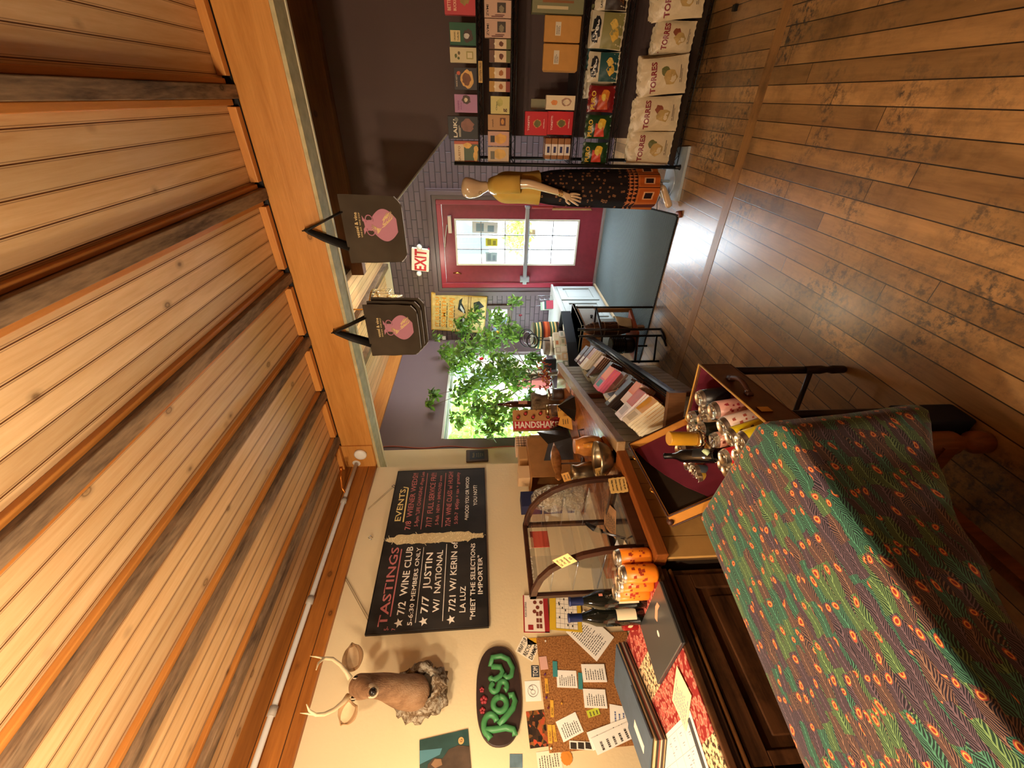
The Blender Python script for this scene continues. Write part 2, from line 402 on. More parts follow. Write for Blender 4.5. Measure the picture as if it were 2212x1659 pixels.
# the brown stair wall: a slab with a slanted lower left corner
Fs = Fr((0, YS, 0), XP, ZP)
struct(MB().prism(Fs, [(2.6, 0), (2.6, 2.86), (-1.35, 2.86), (-1.30, 2.745), (-.262, 1.78), (-.262, 0)], -.13, 0), 'wall_stair', M_brown)
e0, e1 = Fs.p(-1.30, 2.745, .004), Fs.p(-.262, 1.78, .004)
struct(MB().tube([e0, e1], .009, 6), 'trim_1', flat('b9b4ae', .5))
struct(MB().box(-1.4, 2.6, YS-.10, YS-.002, 2.62, 2.79), 'trim_2', M_darkp)
struct(MB().box(2.0, 2.12, -2.8, YS, 0, 2.86), 'wall_right', M_brown)
struct(MB().box(-3.1, 2.6, -2.92, -2.8, 0, 2.86), 'wall_near', M_brown)
# cornice strips
struct(MB().box(XLF, -.9, YB-.03, YB, 2.71, 2.79), 'trim_3', flat('d8ccb0', .6))
struct(MB().box(XLF, XLF+.025, 2.65, YB-.03, 2.63, 2.79), 'trim_4', M_pine)
struct(MB().box(XL, XL+.03, -2.8, 2.497, 2.43, 2.72), 'trim_5', M_frieze)
# beam with a pale underside and a thin white bead
struct(MB().box(XLF, 2.0, 2.5, 2.64, 2.425, 2.675), 'beam', M_beam, bevel=.006)
struct(MB().box(XLF, 2.0, 2.503, 2.637, 2.405, 2.425), 'trim_6', flat('b9ac82', .7, var=.18))
struct(MB().box(XLF, 2.0, 2.642, 2.66, 2.40, 2.44).box(XLF, 2.0, 2.642, 2.70, 2.44, 2.79), 'trim_7', flat('d9cfae', .6))
struct(MB().box(XL+.0, -2.34, 2.485, 2.5, 2.43, 2.675), 'trim_8', M_beam, bevel=.003)
struct(MB().box(XLF, 2.0, 2.5, 2.64, 2.677, 2.79), 'trim_9', M_dark)
JX = [.44, -.011, -.462, -.932, -1.372, -1.823, -2.272]
JX += [.89, 1.34, 1.79]
for i, x in enumerate(JX):
    struct(MB().box(x-.028, x+.028, -2.8, 2.497, 2.668, 2.72), 'joist', M_joist, bevel=.003)
    struct(MB().box(x-.055, x-.029, -2.8, 2.47, 2.69, 2.72).box(x+.029, x+.05, -2.8, 2.47, 2.695, 2.72), 'trim_joist', M_pine, bevel=.003)
    if x < -1.0: struct(MB().box(x-.03, x+.03, 2.705, 5.3, 2.73, 2.79), 'joist_far', M_joist)
xs = sorted(JX)+[2.0]
prev = XL+.03
for x in xs:
    if x-.06-prev > .1: struct(MB().box(prev, x-.06, 2.455, 2.498, 2.678, 2.719), 'trim_ledger', M_pinex, bevel=.003)
    prev = x+.06
# sprinkler pipe along the left frieze
pp = [Vector((-2.53, y, 2.585)) for y in (2.49, 2.1, 1.6, 1.0, .4, -.6)]
th = thing('sprinkler_pipe', 'white sprinkler pipe running under the ceiling along the cream wall', 'pipe', (-2.53, 1, 2.585))
MB().tube(pp, .015, 10).build('pipe', flat('d5d2cc', .4), th)
for y in (2.1, .80, 1.35): MB().tube([(-2.53, y-.02, 2.585), (-2.53, y+.02, 2.585)], .021, 10).build('coupling', flat('a59c90', .5), th)
MB().tube([(-2.53, 2.16, 2.585), (-2.50, 2.2, 2.62), (-2.44, 2.25, 2.63), (-2.40, 2.29, 2.63)], .009, 8).tube([(-2.41, 2.29, 2.63), (-2.38, 2.30, 2.63)], .014, 8).build('sprinkler_head', flat('c9762f', .3, .8), th)
MB().lathe((-2.53, 2.496, 2.585), [(.045, 0), (.045, .006), (.03, .012)], 20, axis=(0, -1, 0)).build('escutcheon', flat('cfc8bd', .4), th)
sd = thing('smoke_detector', 'round white detector on the pine beam end above the cream wall', 'smoke detector', (-2.42, 2.483, 2.53))
MB().lathe((-2.42, 2.484, 2.53), [(.05, 0), (.05, .018), (.04, .028), (.015, .03)], 24, axis=(0, -1, 0)).build('housing', M_white, sd)
# ---------------------------------------------------------------- left window
wn = thing('window_1', 'wide', 'window'); del wn['label']; del wn['category']; wn['kind'] = 'structure'; wn.location = (XLF, 4.07, WZ0)
fr = .035; M_wf = flat('cfd3cf', .5)
mb = MB(); x0, x1 = XLF-.12, XLF-.05
mb.box(x0, x1, WY0, WY1, WZ0, WZ0+fr).box(x0, x1, WY0, WY1, WZ1-fr, WZ1).box(x0, x1, WY0, WY0+fr, WZ0+fr, WZ1-fr).box(x0, x1, WY1-fr, WY1, WZ0+fr, WZ1-fr)
mb.box(XLF-.17, XLF+.012, WY0-.002, WY1+.002, WZ1-.004, WZ1+.02).box(XLF-.17, XLF+.13, WY0-.002, WY1+.002, WZ0-.03, WZ0)
mb.build('window_frame', M_wf, wn)
MB().box(XLF-.088, XLF-.082, WY0+fr, WY1-fr, WZ0+fr, WZ1-fr).build('pane', glass('pane_glass', op=0), wn)
# small square window in the back wall
a, b, c, d = SW
wn = thing('window_2', 'x', 'x'); del wn['label']; del wn['category']; wn['kind'] = 'structure'; wn.location = ((a+b)/2, YB, c)
mb = MB(); t = .06
mb.box(a-t, b+t, YB-.03, YB+.0, c-t, c).box(a-t, b+t, YB-.03, YB, d, d+t).box(a-t, a, YB-.03, YB, c, d).box(b, b+t, YB-.03, YB, c, d)
mb.build('window_frame', wood('window_wood', '6b4c38', '3a261a', 'Z', knots=0), wn)
MB().box(a, b, YB+.05, YB+.056, c, d).build('pane', glass('pane_glass2', (.75, .95, 1, 1), op=0), wn)
# ---------------------------------------------------------------- door
dr = thing('door_1', 'x', 'x'); del dr['label']; del dr['category']; dr['kind'] = 'structure'; dr.location = (-1.55, YB, 0)
DX0, DX1, DZ = -2.055, -1.075, 2.0; gx0, gx1, gz0, gz1 = -1.795, -1.26, .315, 1.83; yd = YB-.01
M_frame = flat('8d2a38', .35); M_mould = flat('5b4a4c', .45)
mb = MB()
mb.box(-2.12, DX0, YB-.03, YB+.12, 0, 2.06).box(DX1, -1.02, YB-.03, YB+.12, 0, 2.06).box(DX0, DX1, YB-.03, YB+.12, DZ, 2.06)
mb.build('door_frame', M_frame, dr, bevel=.004)
mb = MB()
for k, (o, dpt) in enumerate(((0, .035), (.05, .05), (.085, .03))):
    w_ = .045 if k < 2 else .03
    mb.box(-2.122-o-w_, -2.122-o, YB-dpt, YB, 0, 2.06+o+w_).box(-1.018+o, -1.018+o+w_, YB-dpt, YB, 0, 2.06+o+w_).box(-2.122-o, -1.018+o, YB-dpt, YB, 2.062+o, 2.06+o+w_)
mb.build('door_casing', M_mould, dr)
mb = MB(); wall_y(mb, yd, yd+.045, DX0+.004, DX1-.004, .012, DZ-.004, [(gx0, gx1, gz0, gz1)]); mb.build('door_leaf', M_maroon, dr)
mb = MB(); t = .022
mb.box(gx0-t, gx1+t, yd-.012, yd, gz0-t, gz0).box(gx0-t, gx1+t, yd-.012, yd, gz1, gz1+t).box(gx0-t, gx0, yd-.012, yd, gz0, gz1).box(gx1, gx1+t, yd-.012, yd, gz0, gz1)
mb.build('glazing_bead', flat('c9c5b4', .45), dr)
mb = MB()
for i in (1, 2): x = gx0+(gx1-gx0)*i/3; mb.box(x-.006, x+.006, yd+.014, yd+.03, gz0, gz1)
for i in range(1, 5): z = gz0+(gz1-gz0)*i/5; mb.box(gx0, gx1, yd+.014, yd+.03, z-.006, z+.006)
mb.build('muntin', flat('8b8f96', .5), dr)
MB().box(gx0, gx1, yd+.02, yd+.024, gz0, gz1).build('pane', glass('door_glass', op=0), dr)
mb = MB().box(-1.96, -1.10, yd-.075, yd-.045, .935, .985).box(-2.02, -1.955, yd-.08, yd-.001, .90, 1.02).box(-1.10, -1.075, yd-.075, yd-.001, .93, .99).box(-2.06, -2.02, yd-.06, yd-.001, .93, .985)
mb.build('push_bar', flat('9c9ea2', .35, .7), dr, bevel=.006)
mb = MB().box(-1.40, -1.20, yd-.055, yd-.001, 1.885, 1.93).tube([(-1.30, yd-.045, 1.94), (-1.45, yd-.06, 1.972), (-1.58, yd-.03, 1.985)], .008, 6)
mb.build('door_closer', flat('a9a195', .35, .6), dr, bevel=.004)
MB().tube([(-1.93, yd-.012, 1.80), (-1.91, yd-.03, 1.84), (-1.92, yd-.012, 1.90)], .008, 6).build('latch', M_gold, dr)
struct(MB().box(-2.12, -1.02, YB-.10, YB+.1, 0, .018), 'trim_10', flat('9a9790', .4, .5))
struct(MB().box(-1.0+.2, -.27, YB-.02, YB, 0, .09), 'baseboard_back', M_mould)
# ================================================================ outdoors
M_conc = flat('b9b7b0', .9, var=.1)
struct(MB().box(-40, 20, YB+.16, 40, -.3, -.04), 'ground', M_conc)
grass = N('lawn', .9); nz = grass.n('ShaderNodeTexNoise', i_Scale=9.0, i_Detail=6.0); grass.l(grass.pos(), nz.inputs[0])
grass.l(grass.ramp(nz.outputs[0], [(.35, hx('4f7a2c')), (.65, hx('8db551'))]), grass.b.inputs['Base Color'])
o = MB().box(-40, XLF-.18, -20, YB+.16, -.3, -.05).build('lawn', grass.m, kind='structure')
bl = thing('shop_building', 'pale building with dark windows across the street, seen through the door', 'building', (-3, 15, 0))
M_fac = flat('d8d0c4', .85, var=.05)
MB().box(-12, 6, 15, 20, -.1, 5.5).build('facade', M_fac, bl)
MB().box(-12, 6, 14.9, 15, -.1, .7).build('plinth', flat('8a6a58', .85, var=.15), bl)
for i in range(8):
    x = -11+2.1*i
    w_ = MB().box(x, x+1.3, 14.9, 14.99, 1.3, 3.1).build('window', flat('3d4a55', .15), bl)
    MB().box(x-.08, x+1.38, 14.86, 14.92, 1.2, 1.3).box(x-.08, x+1.38, 14.86, 14.92, 3.1, 3.2).box(x+.6, x+.68, 14.86, 14.9, 1.3, 3.1).build('window_trim', M_white, w_)
def leaf_mat(name, a, b, rough=.45, tr=.45):
    m = N(name, rough, 0, .5); oi = m.n('ShaderNodeTexNoise', i_Scale=14.0, i_Detail=2.0); m.l(m.pos(), oi.inputs[0])
    c = m.ramp(oi.outputs[0], [(.35, hx(a)), (.65, hx(b))]); m.l(c, m.b.inputs['Base Color'])
    tl = m.n('ShaderNodeBsdfTranslucent'); m.l(m.mix(.5, c, (.55, .9, .12, 1)), tl.inputs[0]); ms = m.n('ShaderNodeMixShader', i_0=tr)
    out = m.t.nodes['Material Output']; m.l(m.b.outputs[0], ms.inputs[1]); m.l(tl.outputs[0], ms.inputs[2]); m.l(ms.outputs[0], out.inputs[0])
    return m.m
def leaf(mb, p, d, nrm, L, W):
    d = Vector(d).normalized(); s = d.cross(Vector(nrm)); s = s.normalized() if s.length > 1e-4 else d.orthogonal().normalized(); q = s.cross(d)*L*.12
    p = Vector(p); b = len(mb.v)
    mb.v += [p, p+d*L*.35+s*W*.5+q, p+d*L*.75+s*W*.36+q*.7, p+d*L, p+d*L*.75-s*W*.36+q*.7, p+d*L*.35-s*W*.5+q, p+d*L*.4]
    mb.face((b, b+1, b+6)); mb.face((b+1, b+2, b+3, b+6)); mb.face((b+6, b+3, b+4, b+5)); mb.face((b, b+6, b+5))
def rv(rn): return Vector((rn.gauss(0, 1), rn.gauss(0, 1), rn.gauss(0, 1)))
M_out1 = leaf_mat('outdoor_leaves', '47791f', '86b83c'); M_out2 = leaf_mat('outdoor_leaves_dark', '2c5a1a', '5f8f32'); M_bark = flat('5a4632', .9, var=.2)
def bush(name, label, cat, c, r, h, n, mat, seed, group=None, ls=.22):
    rn = random.Random(seed); t = thing(name, label, cat, (c[0], c[1], -.05), group)
    MB().tube([(c[0], c[1], -.05), (c[0]+.05, c[1], h*.4), (c[0], c[1]+.05, h*.75)], [.09, .06, .03], 7).build('trunk', M_bark, t)
    mb = MB()
    for i in range(n):
        q = rv(rn).normalized()*(rn.random()**.4)
        p = Vector((c[0]+q.x*r, c[1]+q.y*r, h*.55+q.z*h*.5))
        leaf(mb, p, rv(rn)+Vector((0, 0, -.3)), rv(rn), ls*rn.uniform(.7, 1.3), ls*.6)
    mb.build('foliage', mat, t)
for i, (x, y, r, h) in enumerate([(-6.2, 4.6, 1.1, 3.2), (-7.2, 7.4, 1.3, 3.8), (-9.5, 11, 1.6, 4.6), (-6.2, 2.0, 1.0, 2.6), (-16.5, 13.5, 2.0, 5.0)]):
    bush('tree', ['leafy light green tree nearest the window outside', 'leafy tree outside beyond the middle of the window', 'tall tree outside towards the far end of the window', 'low round tree outside at the near end of the window', 'tallest and farthest tree outside the window'][i], 'tree', (x, y), r, h, 1500, M_out1 if i % 2 == 0 else M_out2, 40+i, 'trees outside the window')
bush('shrub', 'low bright green shrub across the street, seen through the door glass', 'shrub', (-3.3, 12.5), .7, .9, 500, M_out1, 77, ls=.14)
# ================================================================ things on the cream wall (X = -2.6)
def wallfr(pts, ax='x', val=XL, up=None):
    """frame and size of a flat thing on a wall from its top-left, top-right and bottom-left corners in the photo"""
    k = 'xyz'.index(ax); tl, tr, bl = [at(p[0], p[1], k, val) for p in pts]
    return Fr(bl, tr-tl, tl-bl), (tr-tl).length, (tl-bl).length
def paper(name, label, cat, pts, mat=None, t=.0012, lift=.001, ax='x', val=XL, group=None, draw=None, mats=None):
    F, W, H = wallfr(pts, ax, val); mb = MB(); mb.pane(F, 0, W, 0, H, lift, lift+t)
    ms = [mat or M_paper]+(mats or [])
    if draw: draw(mb, F.off(0, 0, lift+t), W, H)
    return mb.build(name, ms, label=label, cat=cat, group=group)
def lines(mb, F, x0, x1, y0, y1, n, mi=1, seed=0, fill=.85, hgt=.35):
    """rows of pen strokes"""
    rn = random.Random(seed); mb.m = mi; dy = (y1-y0)/n
    for i in range(n):
        y = y1-dy*(i+.7); x = x0; xe = x0+(x1-x0)*rn.uniform(fill-.25, fill)
        while x < xe:
            w_ = rn.uniform(.05, .16)*(x1-x0); mb.quad(F.p(x, y, .0006), F.p(min(x+w_, xe), y, .0006), F.p(min(x+w_, xe), y+dy*hgt, .0006), F.p(x, y+dy*hgt, .0006)); x += w_+(x1-x0)*.03
    mb.m = 0
# chalkboard
cbm = N('chalkboard', .55, 0, .3); nz = cbm.n('ShaderNodeTexNoise', i_Scale=5.0, i_Detail=6.0); cbm.l(cbm.pos((1, 1, .5)), nz.inputs[0])
cbm.l(cbm.ramp(nz.outputs[0], [(.4, hx('1c1a19')), (.75, hx('393531'))]), cbm.b.inputs['Base Color']); M_board = cbm.m
F, W, H = wallfr([(792, 1370), (862, 1020), (1055, 1357)]); W, H = 1.262, .712; F = F.off(0, .0, .028)
T = thing('chalkboard', 'large black chalkboard listing tastings and events in chalk, hanging on the cream wall', 'chalkboard', F.o)
MB().pane(F, 0, W, 0, H, -.018, 0).build('board', M_board, T, bevel=.004)
mb = MB().pane(F, -.004, W+.004, -.004, 0, -.019, .001).pane(F, -.004, W+.004, H, H+.004, -.019, .001).pane(F, -.004, 0, 0, H, -.019, .001).pane(F, W, W+.004, 0, H, -.019, .001)
mb.build('edge_trim', M_dark, T)
def px2f(x, y): p = at(x, y, 0, XL)-F.o; return p.dot(F.u), p.dot(F.v)
def chalk(mb, x, y, size, body, wx=.8, **k): mb.text(F, x, y, size, body, wx=wx, t=.0010, bold=.012, jit=.06, **k)
cw, cr, cy = flat('efe6d8', .9), flat('b96a68', .9), flat('e9cf86', .9)
mw, mr, my = MB(), MB(), MB()
def row(mb, xl, y, size, body, xr=None):
    """chalk text from xl to xr (board metres)"""
    vs, fs, wd = glyphs(body, .012); wx = (xr-xl)/(wd*size) if xr else .8; chalk(mb, xl, y, size, body, wx=wx)
def uline(mb, x0, y0, x1, y1, t=.006): d = Vector((x1-x0, y1-y0)).normalized()*t/2; mb.quad(F.p(x0+d.y, y0-d.x, .001), F.p(x1+d.y, y1-d.x, .001), F.p(x1-d.y, y1+d.x, .001), F.p(x0-d.y, y0+d.x, .001))
def star(mb, x, y, r):
    c = len(mb.v); pts = []
    for i in range(10): a = math.pi/2+i*math.pi/5; q = r if i % 2 == 0 else r*.42; pts.append(F.p(x+math.cos(a)*q, y+math.sin(a)*q, .001))
    mb.v += pts; mb.face(range(c, c+10))
row(mr, .035, .60, .075, 'TASTINGS', .555); uline(mr, .09, .585, .54, .582, .008)
chalk(mr, .012, .585, .035, '5-'); chalk(mr, .01, .545, .03, '7')
star(mw, .05, .53, .028); row(mw, .095, .505, .062, '7/2  WINE CLUB', .555)
row(mw, .03, .452, .038, '5-6:30 MEMBERS ONLY', .545); uline(mw, .045, .432, .545, .432, .003)
star(mw, .05, .385, .028); row(mw, .095, .365, .062, '7/7  JUSTIN', .50); row(mw, .10, .298, .055, 'W/  NATIONAL', .515); uline(mw, .045, .272, .56, .275, .004)
star(mw, .05, .222, .028); row(mw, .095, .200, .058, '7/21 W/ KERIN of', .575)
row(mw, .085, .138, .05, 'LA LUZ', .25); row(mw, .04, .078, .042, '"MEET THE SELECTIONS', .555); row(mw, .19, .03, .042, 'IMPORTER"', .46)
row(my, .765, .625, .06, 'EVENTS', 1.07); uline(my, .76, .603, 1.08, .607, .009); uline(my, 1.08, .607, 1.09, .645, .009)
row(mr, .69, .545, .056, '7/8  WIENER WEDS!!', 1.235); row(mr, .715, .493, .037, '5-9pm "LIFE CHANGING -Pope Leo', 1.245); uline(mr, .69, .468, 1.23, .468, .005)
row(mr, .705, .395, .058, '7/17  FULL SERVICE FRI!!', 1.23); row(mr, .72, .345, .034, '5-9ish  NEW + IMPROVED vvvv', 1.20); uline(mr, .70, .318, 1.225, .318, .005)
row(mr, .705, .258, .052, '7/24  WINE CLASS w/ HUGH!', 1.235); row(mr, .72, .205, .036, '5:30-7  $45pp + tax + gratuity', 1.225)
row(mw, .75, .125, .040, '^WOOD YOU OR WOOD', 1.17); row(mw, .88, .062, .040, 'YOU NOT?', 1.08)
mw.build('chalk_lettering', cw, T, label='white chalk lettering'); mr.build('chalk_lettering', cr, T, label='pink chalk lettering'); my.build('chalk_lettering', cy, T, label='yellow chalk lettering')
# scribbled corn cob between the two columns
mb = MB(); rn = random.Random(3); pts = []
n = 26
for i in range(n+1):
    y = .70-.68*i/n; hw = .040*(1 if 2 < i < n-3 else (.5 if i > 0 else .2))*rn.uniform(.85, 1.1)
    pts.append((y, hw))
b = len(mb.v)
for y, hw in pts: mb.v += [F.p(.615-hw, y, .0009), F.p(.615+hw, y, .0009)]
for i in range(n): mb.face((b+2*i, b+2*i+2, b+2*i+3, b+2*i+1))
mb.build('chalk_drawing', flat('cdb98c', .9), T)
mb = MB()
for y, hw in pts:
    for k in range(5): x = .615+rn.uniform(-hw, hw); y2 = y+rn.uniform(-.012, .012); uline(mb, x, y2, x+rn.uniform(-.02, .02), y2+rn.uniform(-.015, .015), .003)
for v in mb.v: v += F.n*.0008
mb.build('chalk_scribble', flat('efe0b4', .9), T)
# hooks and chains
for i, (hp, tp) in enumerate([((812, 1365), (745, 1245)), ((800, 1163), None), ((850, 1052), (795, 1100))]):
    h = at(hp[0], hp[1], 0, XL+.012)
    th = thing('hook', ['wire hook and hanging chain above the left end of the chalkboard', 'small wire hook above the middle of the chalkboard', 'wire hook and hanging chain above the right end of the chalkboard'][i], 'hook', h)
    MB().tube([h+Vector((0, -.012, -.01)), h+Vector((.01, 0, .012)), h+Vector((.01, .014, 0)), h+Vector((0, .004, -.016))], .003, 6).build('hook', M_steel, th)
    if tp: q = at(tp[0], tp[1], 0, XL+.012); MB().tube([h+Vector((0, -.008, .005)), q+Vector((0, -.01, 0))], .0016, 5).tube([h+Vector((0, .012, .005)), q+Vector((0, .004, 0))], .0016, 5).build('chain', flat('9b8a6a', .35, .8), th)
# ROSY sign
c = at(1077, 1499, 0, XL); Fr_ = Fr(c+Vector((.0, 0, 0)), YP, ZP)
T = thing('rosy_sign', 'oval wooden sign with raised green letters reading Rosy, on the cream wall', 'sign', c)
ov = [(.222*abs(math.cos(a))**.75*(1 if math.cos(a) > 0 else -1), .118*abs(math.sin(a))**.85*(1 if math.sin(a) > 0 else -1)) for a in [2*math.pi*i/48 for i in range(48)]]
MB().prism(Fr_, ov, .002, .024).build('plaque', flat('33241f', .5, var=.2), T, bevel=.004)
mb = MB(); b0 = 0
def stroke(mb, F, pts, wd, t0, t1):
    """a ribbon-like raised stroke with round section"""
    mb.tube([F.p(x, y, t0) for x, y in pts], [(wd, t1) if False else wd]*len(pts), 8)
G = flat('42824c', .45)
def arc(cx, cy, r, a0, a1, n=10, sy=1.): return [(cx+r*math.cos(R(a0+(a1-a0)*i/n)), cy+r*sy*math.sin(R(a0+(a1-a0)*i/n))) for i in range(n+1)]
ring = lambda cx, cy, r, sy: arc(cx, cy, r, 0, 360, 18, sy)
mb = MB()
stroke(mb, Fr_, [(-.155, .075)]+[(-.155, .03), (-.15, -.03), (-.16, -.07), (-.185, -.075)], .0155, .026, 0)
stroke(mb, Fr_, [(-.19, .045)]+arc(-.135, .045, .042, 160, -75, 12, .8), .0155, .026, 0)
stroke(mb, Fr_, [(-.14, .005), (-.11, -.03), (-.075, -.07), (-.045, -.085), (-.015, -.075), (-.02, -.052)], .0155, .026, 0)
mb.build('letter', G, T)
MB().tube([Fr_.p(x, y, .026) for x, y in ring(-.052, -.005, .031, 1.1)], .0155, 8).build('letter', G, T)
mb = MB(); stroke(mb, Fr_, [(.045, .03)]+arc(.022, .02, .019, 40, 260, 8)+arc(.026, -.024, .021, 80, -160, 10), .0145, .026, 0); mb.build('letter', G, T)
mb = MB(); stroke(mb, Fr_, arc(.075, .025, .018, 100, 200, 5)+[(.07, -.01), (.09, -.025), (.115, -.015), (.12, .035)], .0145, .026, 0)
stroke(mb, Fr_, [(.12, .04), (.165, .03), (.17, -.02), (.15, -.06), (.105, -.082), (.07, -.07), (.062, -.045), (.078, -.035)], .0145, .026, 0); mb.build('letter', G, T)
mb = MB()
for x, y, r in ((-.075, .085, .014), (-.03, .078, .018), (.015, .088, .012)):
    for k in range(5): mb.ball(Fr_.p(x+r*.6*math.cos(k*1.26), y+r*.6*math.sin(k*1.26), .026), r*.55, 5, sc=(1, 1, 1))
mb.build('rose', flat('8e2a30', .5), T)
# portrait sign at the lower left edge of the wall
F2, W2, H2 = wallfr([(915, 1693), (908, 1575), (1019, 1693)]); W2 = .33
F2, _, H2 = wallfr([(909, 1680), (908, 1575), (1020, 1680)]); W2 = _
T = thing('metal_sign', 'dark teal metal sign showing a dark portrait, below the deer head', 'sign', F2.o)
MB().pane(F2, 0, W2, 0, H2, .001, .006).build('plate', flat('2f4a46', .4, var=.15), T)
pf = lambda L: [(x*W2, y*H2) for x, y in L]
mb = MB(); mb.prism(F2.off(0, 0, .006), pf([(.10, 0), (.62, 0), (.70, .22), (.66, .42), (.50, .55), (.56, .72), (.46, .84), (.32, .86), (.22, .74), (.26, .58), (.14, .35)]), 0, .0015)
mb.build('portrait', flat('4a3a2c', .6, var=.3), T)
MB().prism(F2.off(0, 0, .006), pf([(.38, .56), (.50, .58), (.53, .70), (.44, .78), (.35, .70)]), .0015, .003).build('face', flat('8a6a4c', .6, var=.15), T)
MB().pane(F2, 0.0, .045, H2*.75, H2*.93, .006, .007).build('title_panel', flat('c9793c', .6), T)
MB().lathe(F2.p(W2*.78, H2*.16, .0062), [(.014, 0), (.014, .001)], 20, axis=tuple(F2.n)).build('emblem', flat('d8a060', .6), T)
MB().text(F2, W2*.74, H2*.13, .02, 'G', t=.0078).build('lettering', M_ink, T)
MB().prism(F2.off(0, 0, .006), [(W2*.5, H2), (W2*.78, H2), (W2*.72, H2*.55), (W2*.6, H2*.6)], 0, .0008).build('sky_patch', flat('4f7f8a', .5), T)
# corkboard
cork = N('cork', .9, 0, .1); nz = cork.n('ShaderNodeTexNoise', i_Scale=140.0, i_Detail=3.0); cork.l(cork.pos(), nz.inputs[0])
cork.l(cork.ramp(nz.outputs[0], [(.35, hx('7a4e2a')), (.6, hx('a87444'))]), cork.b.inputs['Base Color'])
F3, W3, H3 = wallfr([(1186, 1623), (1158, 1377), (1420, 1606)]); F3.o += Vector((.0, 0, 0))
T = thing('corkboard', 'brown corkboard pinned with notes on the cream wall behind the dresser', 'corkboard', F3.o)
MB().pane(F3, 0, W3, 0, H3, .001, .014).build('cork_panel', cork.m, T)
LC = .0155
pi, pb = flat('4a4640', .9), flat('f4f0e6', .85)
def note(label, pts, seed, n=8, m=None, t=.002, lift=LC, group=None, name='note', cat='note', mats=None, lx=(.1, .9), ly=(.08, .9)):
    return paper(name, label, cat, pts, m or pb, t, lift, group=group, mats=mats or [pi], draw=lambda mb, F, W, H: lines(mb, F, W*lx[0], W*lx[1], H*ly[0], H*ly[1], n, seed=seed))
note('square white handwritten note near the top of the corkboard beside a teal tag', [(1203, 1486), (1201, 1449), (1247, 1489)], 1)
note('pad of white notes at the centre right of the corkboard, upper of two', [(1260, 1481), (1255, 1443), (1310, 1476)], 2, t=.008)
note('pad of white notes below the upper pad, its lower neighbour on the corkboard', [(1262, 1529), (1258, 1489), (1311, 1533)], 3, t=.006)
note('tilted white handwritten note at the lower left of the corkboard', [(1216, 1604), (1199, 1560), (1260, 1583)], 4)
note('large printed letter pinned at a tilt to the top right of the corkboard', [(1213, 1382), (1252, 1334), (1288, 1432)], 5, n=16, t=.002, lift=.018, name='letter_sheet', cat='letter')
note('small lime green sticky note on the corkboard', [(1270, 1552), (1265, 1537), (1296, 1545)], 6, n=3, m=flat('c3cc3c', .8))
note('wide sheet of handwriting spread over the lower part of the corkboard', [(1273, 1600), (1260, 1562), (1368, 1590)], 7, n=12, lift=.019, name='letter_sheet', cat='letter')
note('creased sheet hanging off the lower edge of the corkboard', [(1290, 1636), (1276, 1600), (1370, 1596)], 8, n=5, lift=.0225, name='letter_sheet', cat='letter')
note('white sheet with blue writing beside the wide sheet, low on the corkboard', [(1318, 1575), (1316, 1530), (1385, 1580)], 9, n=6, mats=[flat('5a6a96', .9)], name='letter_sheet', cat='letter')
note('white card with a dark square picture, low right on the corkboard', [(1352, 1530), (1329, 1488), (1390, 1508)], 10, n=3, name='card', cat='card', ly=(.55, .85))
F, W, H = wallfr([(1337, 1515), (1334, 1494), (1348, 1513)]); MB().pane(F, 0, W, 0, H, .019, .0205).build('photo_card', flat('2e3440', .6), label='small dark square print on the white card low on the corkboard', cat='print')
note('strip of small black and white photographs under the corkboard notes', [(1230, 1623), (1229, 1605), (1278, 1623)], 11, n=1, m=flat('e8e2d4', .6), ly=(.95, .96), name='photo_strip', cat='photo strip')
for k in range(3):
    F, W, H = wallfr([(1232+16*k, 1621), (1231.5+16*k, 1607), (1245+16*k, 1621)]); MB().pane(F, 0, W, 0, H, LC+.002, LC+.0028).build('photograph', flat('3a332c', .5, var=.5), label=['topmost', 'middle', 'lowest'][k]+' dark photograph in the black and white photo strip', cat='photograph', group='photo strip pictures')
for i, (a, b, c_, d) in enumerate([((1194, 1463), (1193, 1430), (1204, 1465), 'teal label strip beside the square note'), ((1249, 1492), (1248, 1457), (1258, 1492), 'teal label strip between the square note and the pads')]):
    F, W, H = wallfr([a, b, c_]); MB().pane(F, 0, W, 0, H, LC, LC+.004).build('label_strip', flat('3f8a8a', .5), label=d+' on the corkboard', cat='label strip')
for i, (a, b, c_, d) in enumerate([((1178, 1500), (1176, 1468), (1185, 1500), 'yellow label nearest the teal strip'), ((1189, 1553), (1188, 1516), (1196, 1552), 'yellow label midway down the left edge'), ((1184, 1608), (1182, 1568), (1193, 1608), 'yellow label low on the left edge, outermost'), ((1197, 1606), (1192, 1570), (1203, 1604), 'narrow yellow label low on the left edge, inner one')]):
    F, W, H = wallfr([a, b, c_]); mb = MB().pane(F, 0, W, 0, H, LC, LC+.0015); mb.m = 1; mb.text(F, W*.1, H*.2, H*.8, 'WE PAINT', wx=.55, t=LC+.002); mb.build('label_strip', [flat('e0a83a', .6), M_ink], label=d+' of the corkboard', cat='label strip')
F, W, H = wallfr([(1168, 1452), (1164, 1424), (1184, 1448)]); MB().pane(F, 0, W, 0, H, LC, LC+.002).build('tag', flat('d8a89a', .7), label='small pink tag at the top edge of the corkboard', cat='tag')
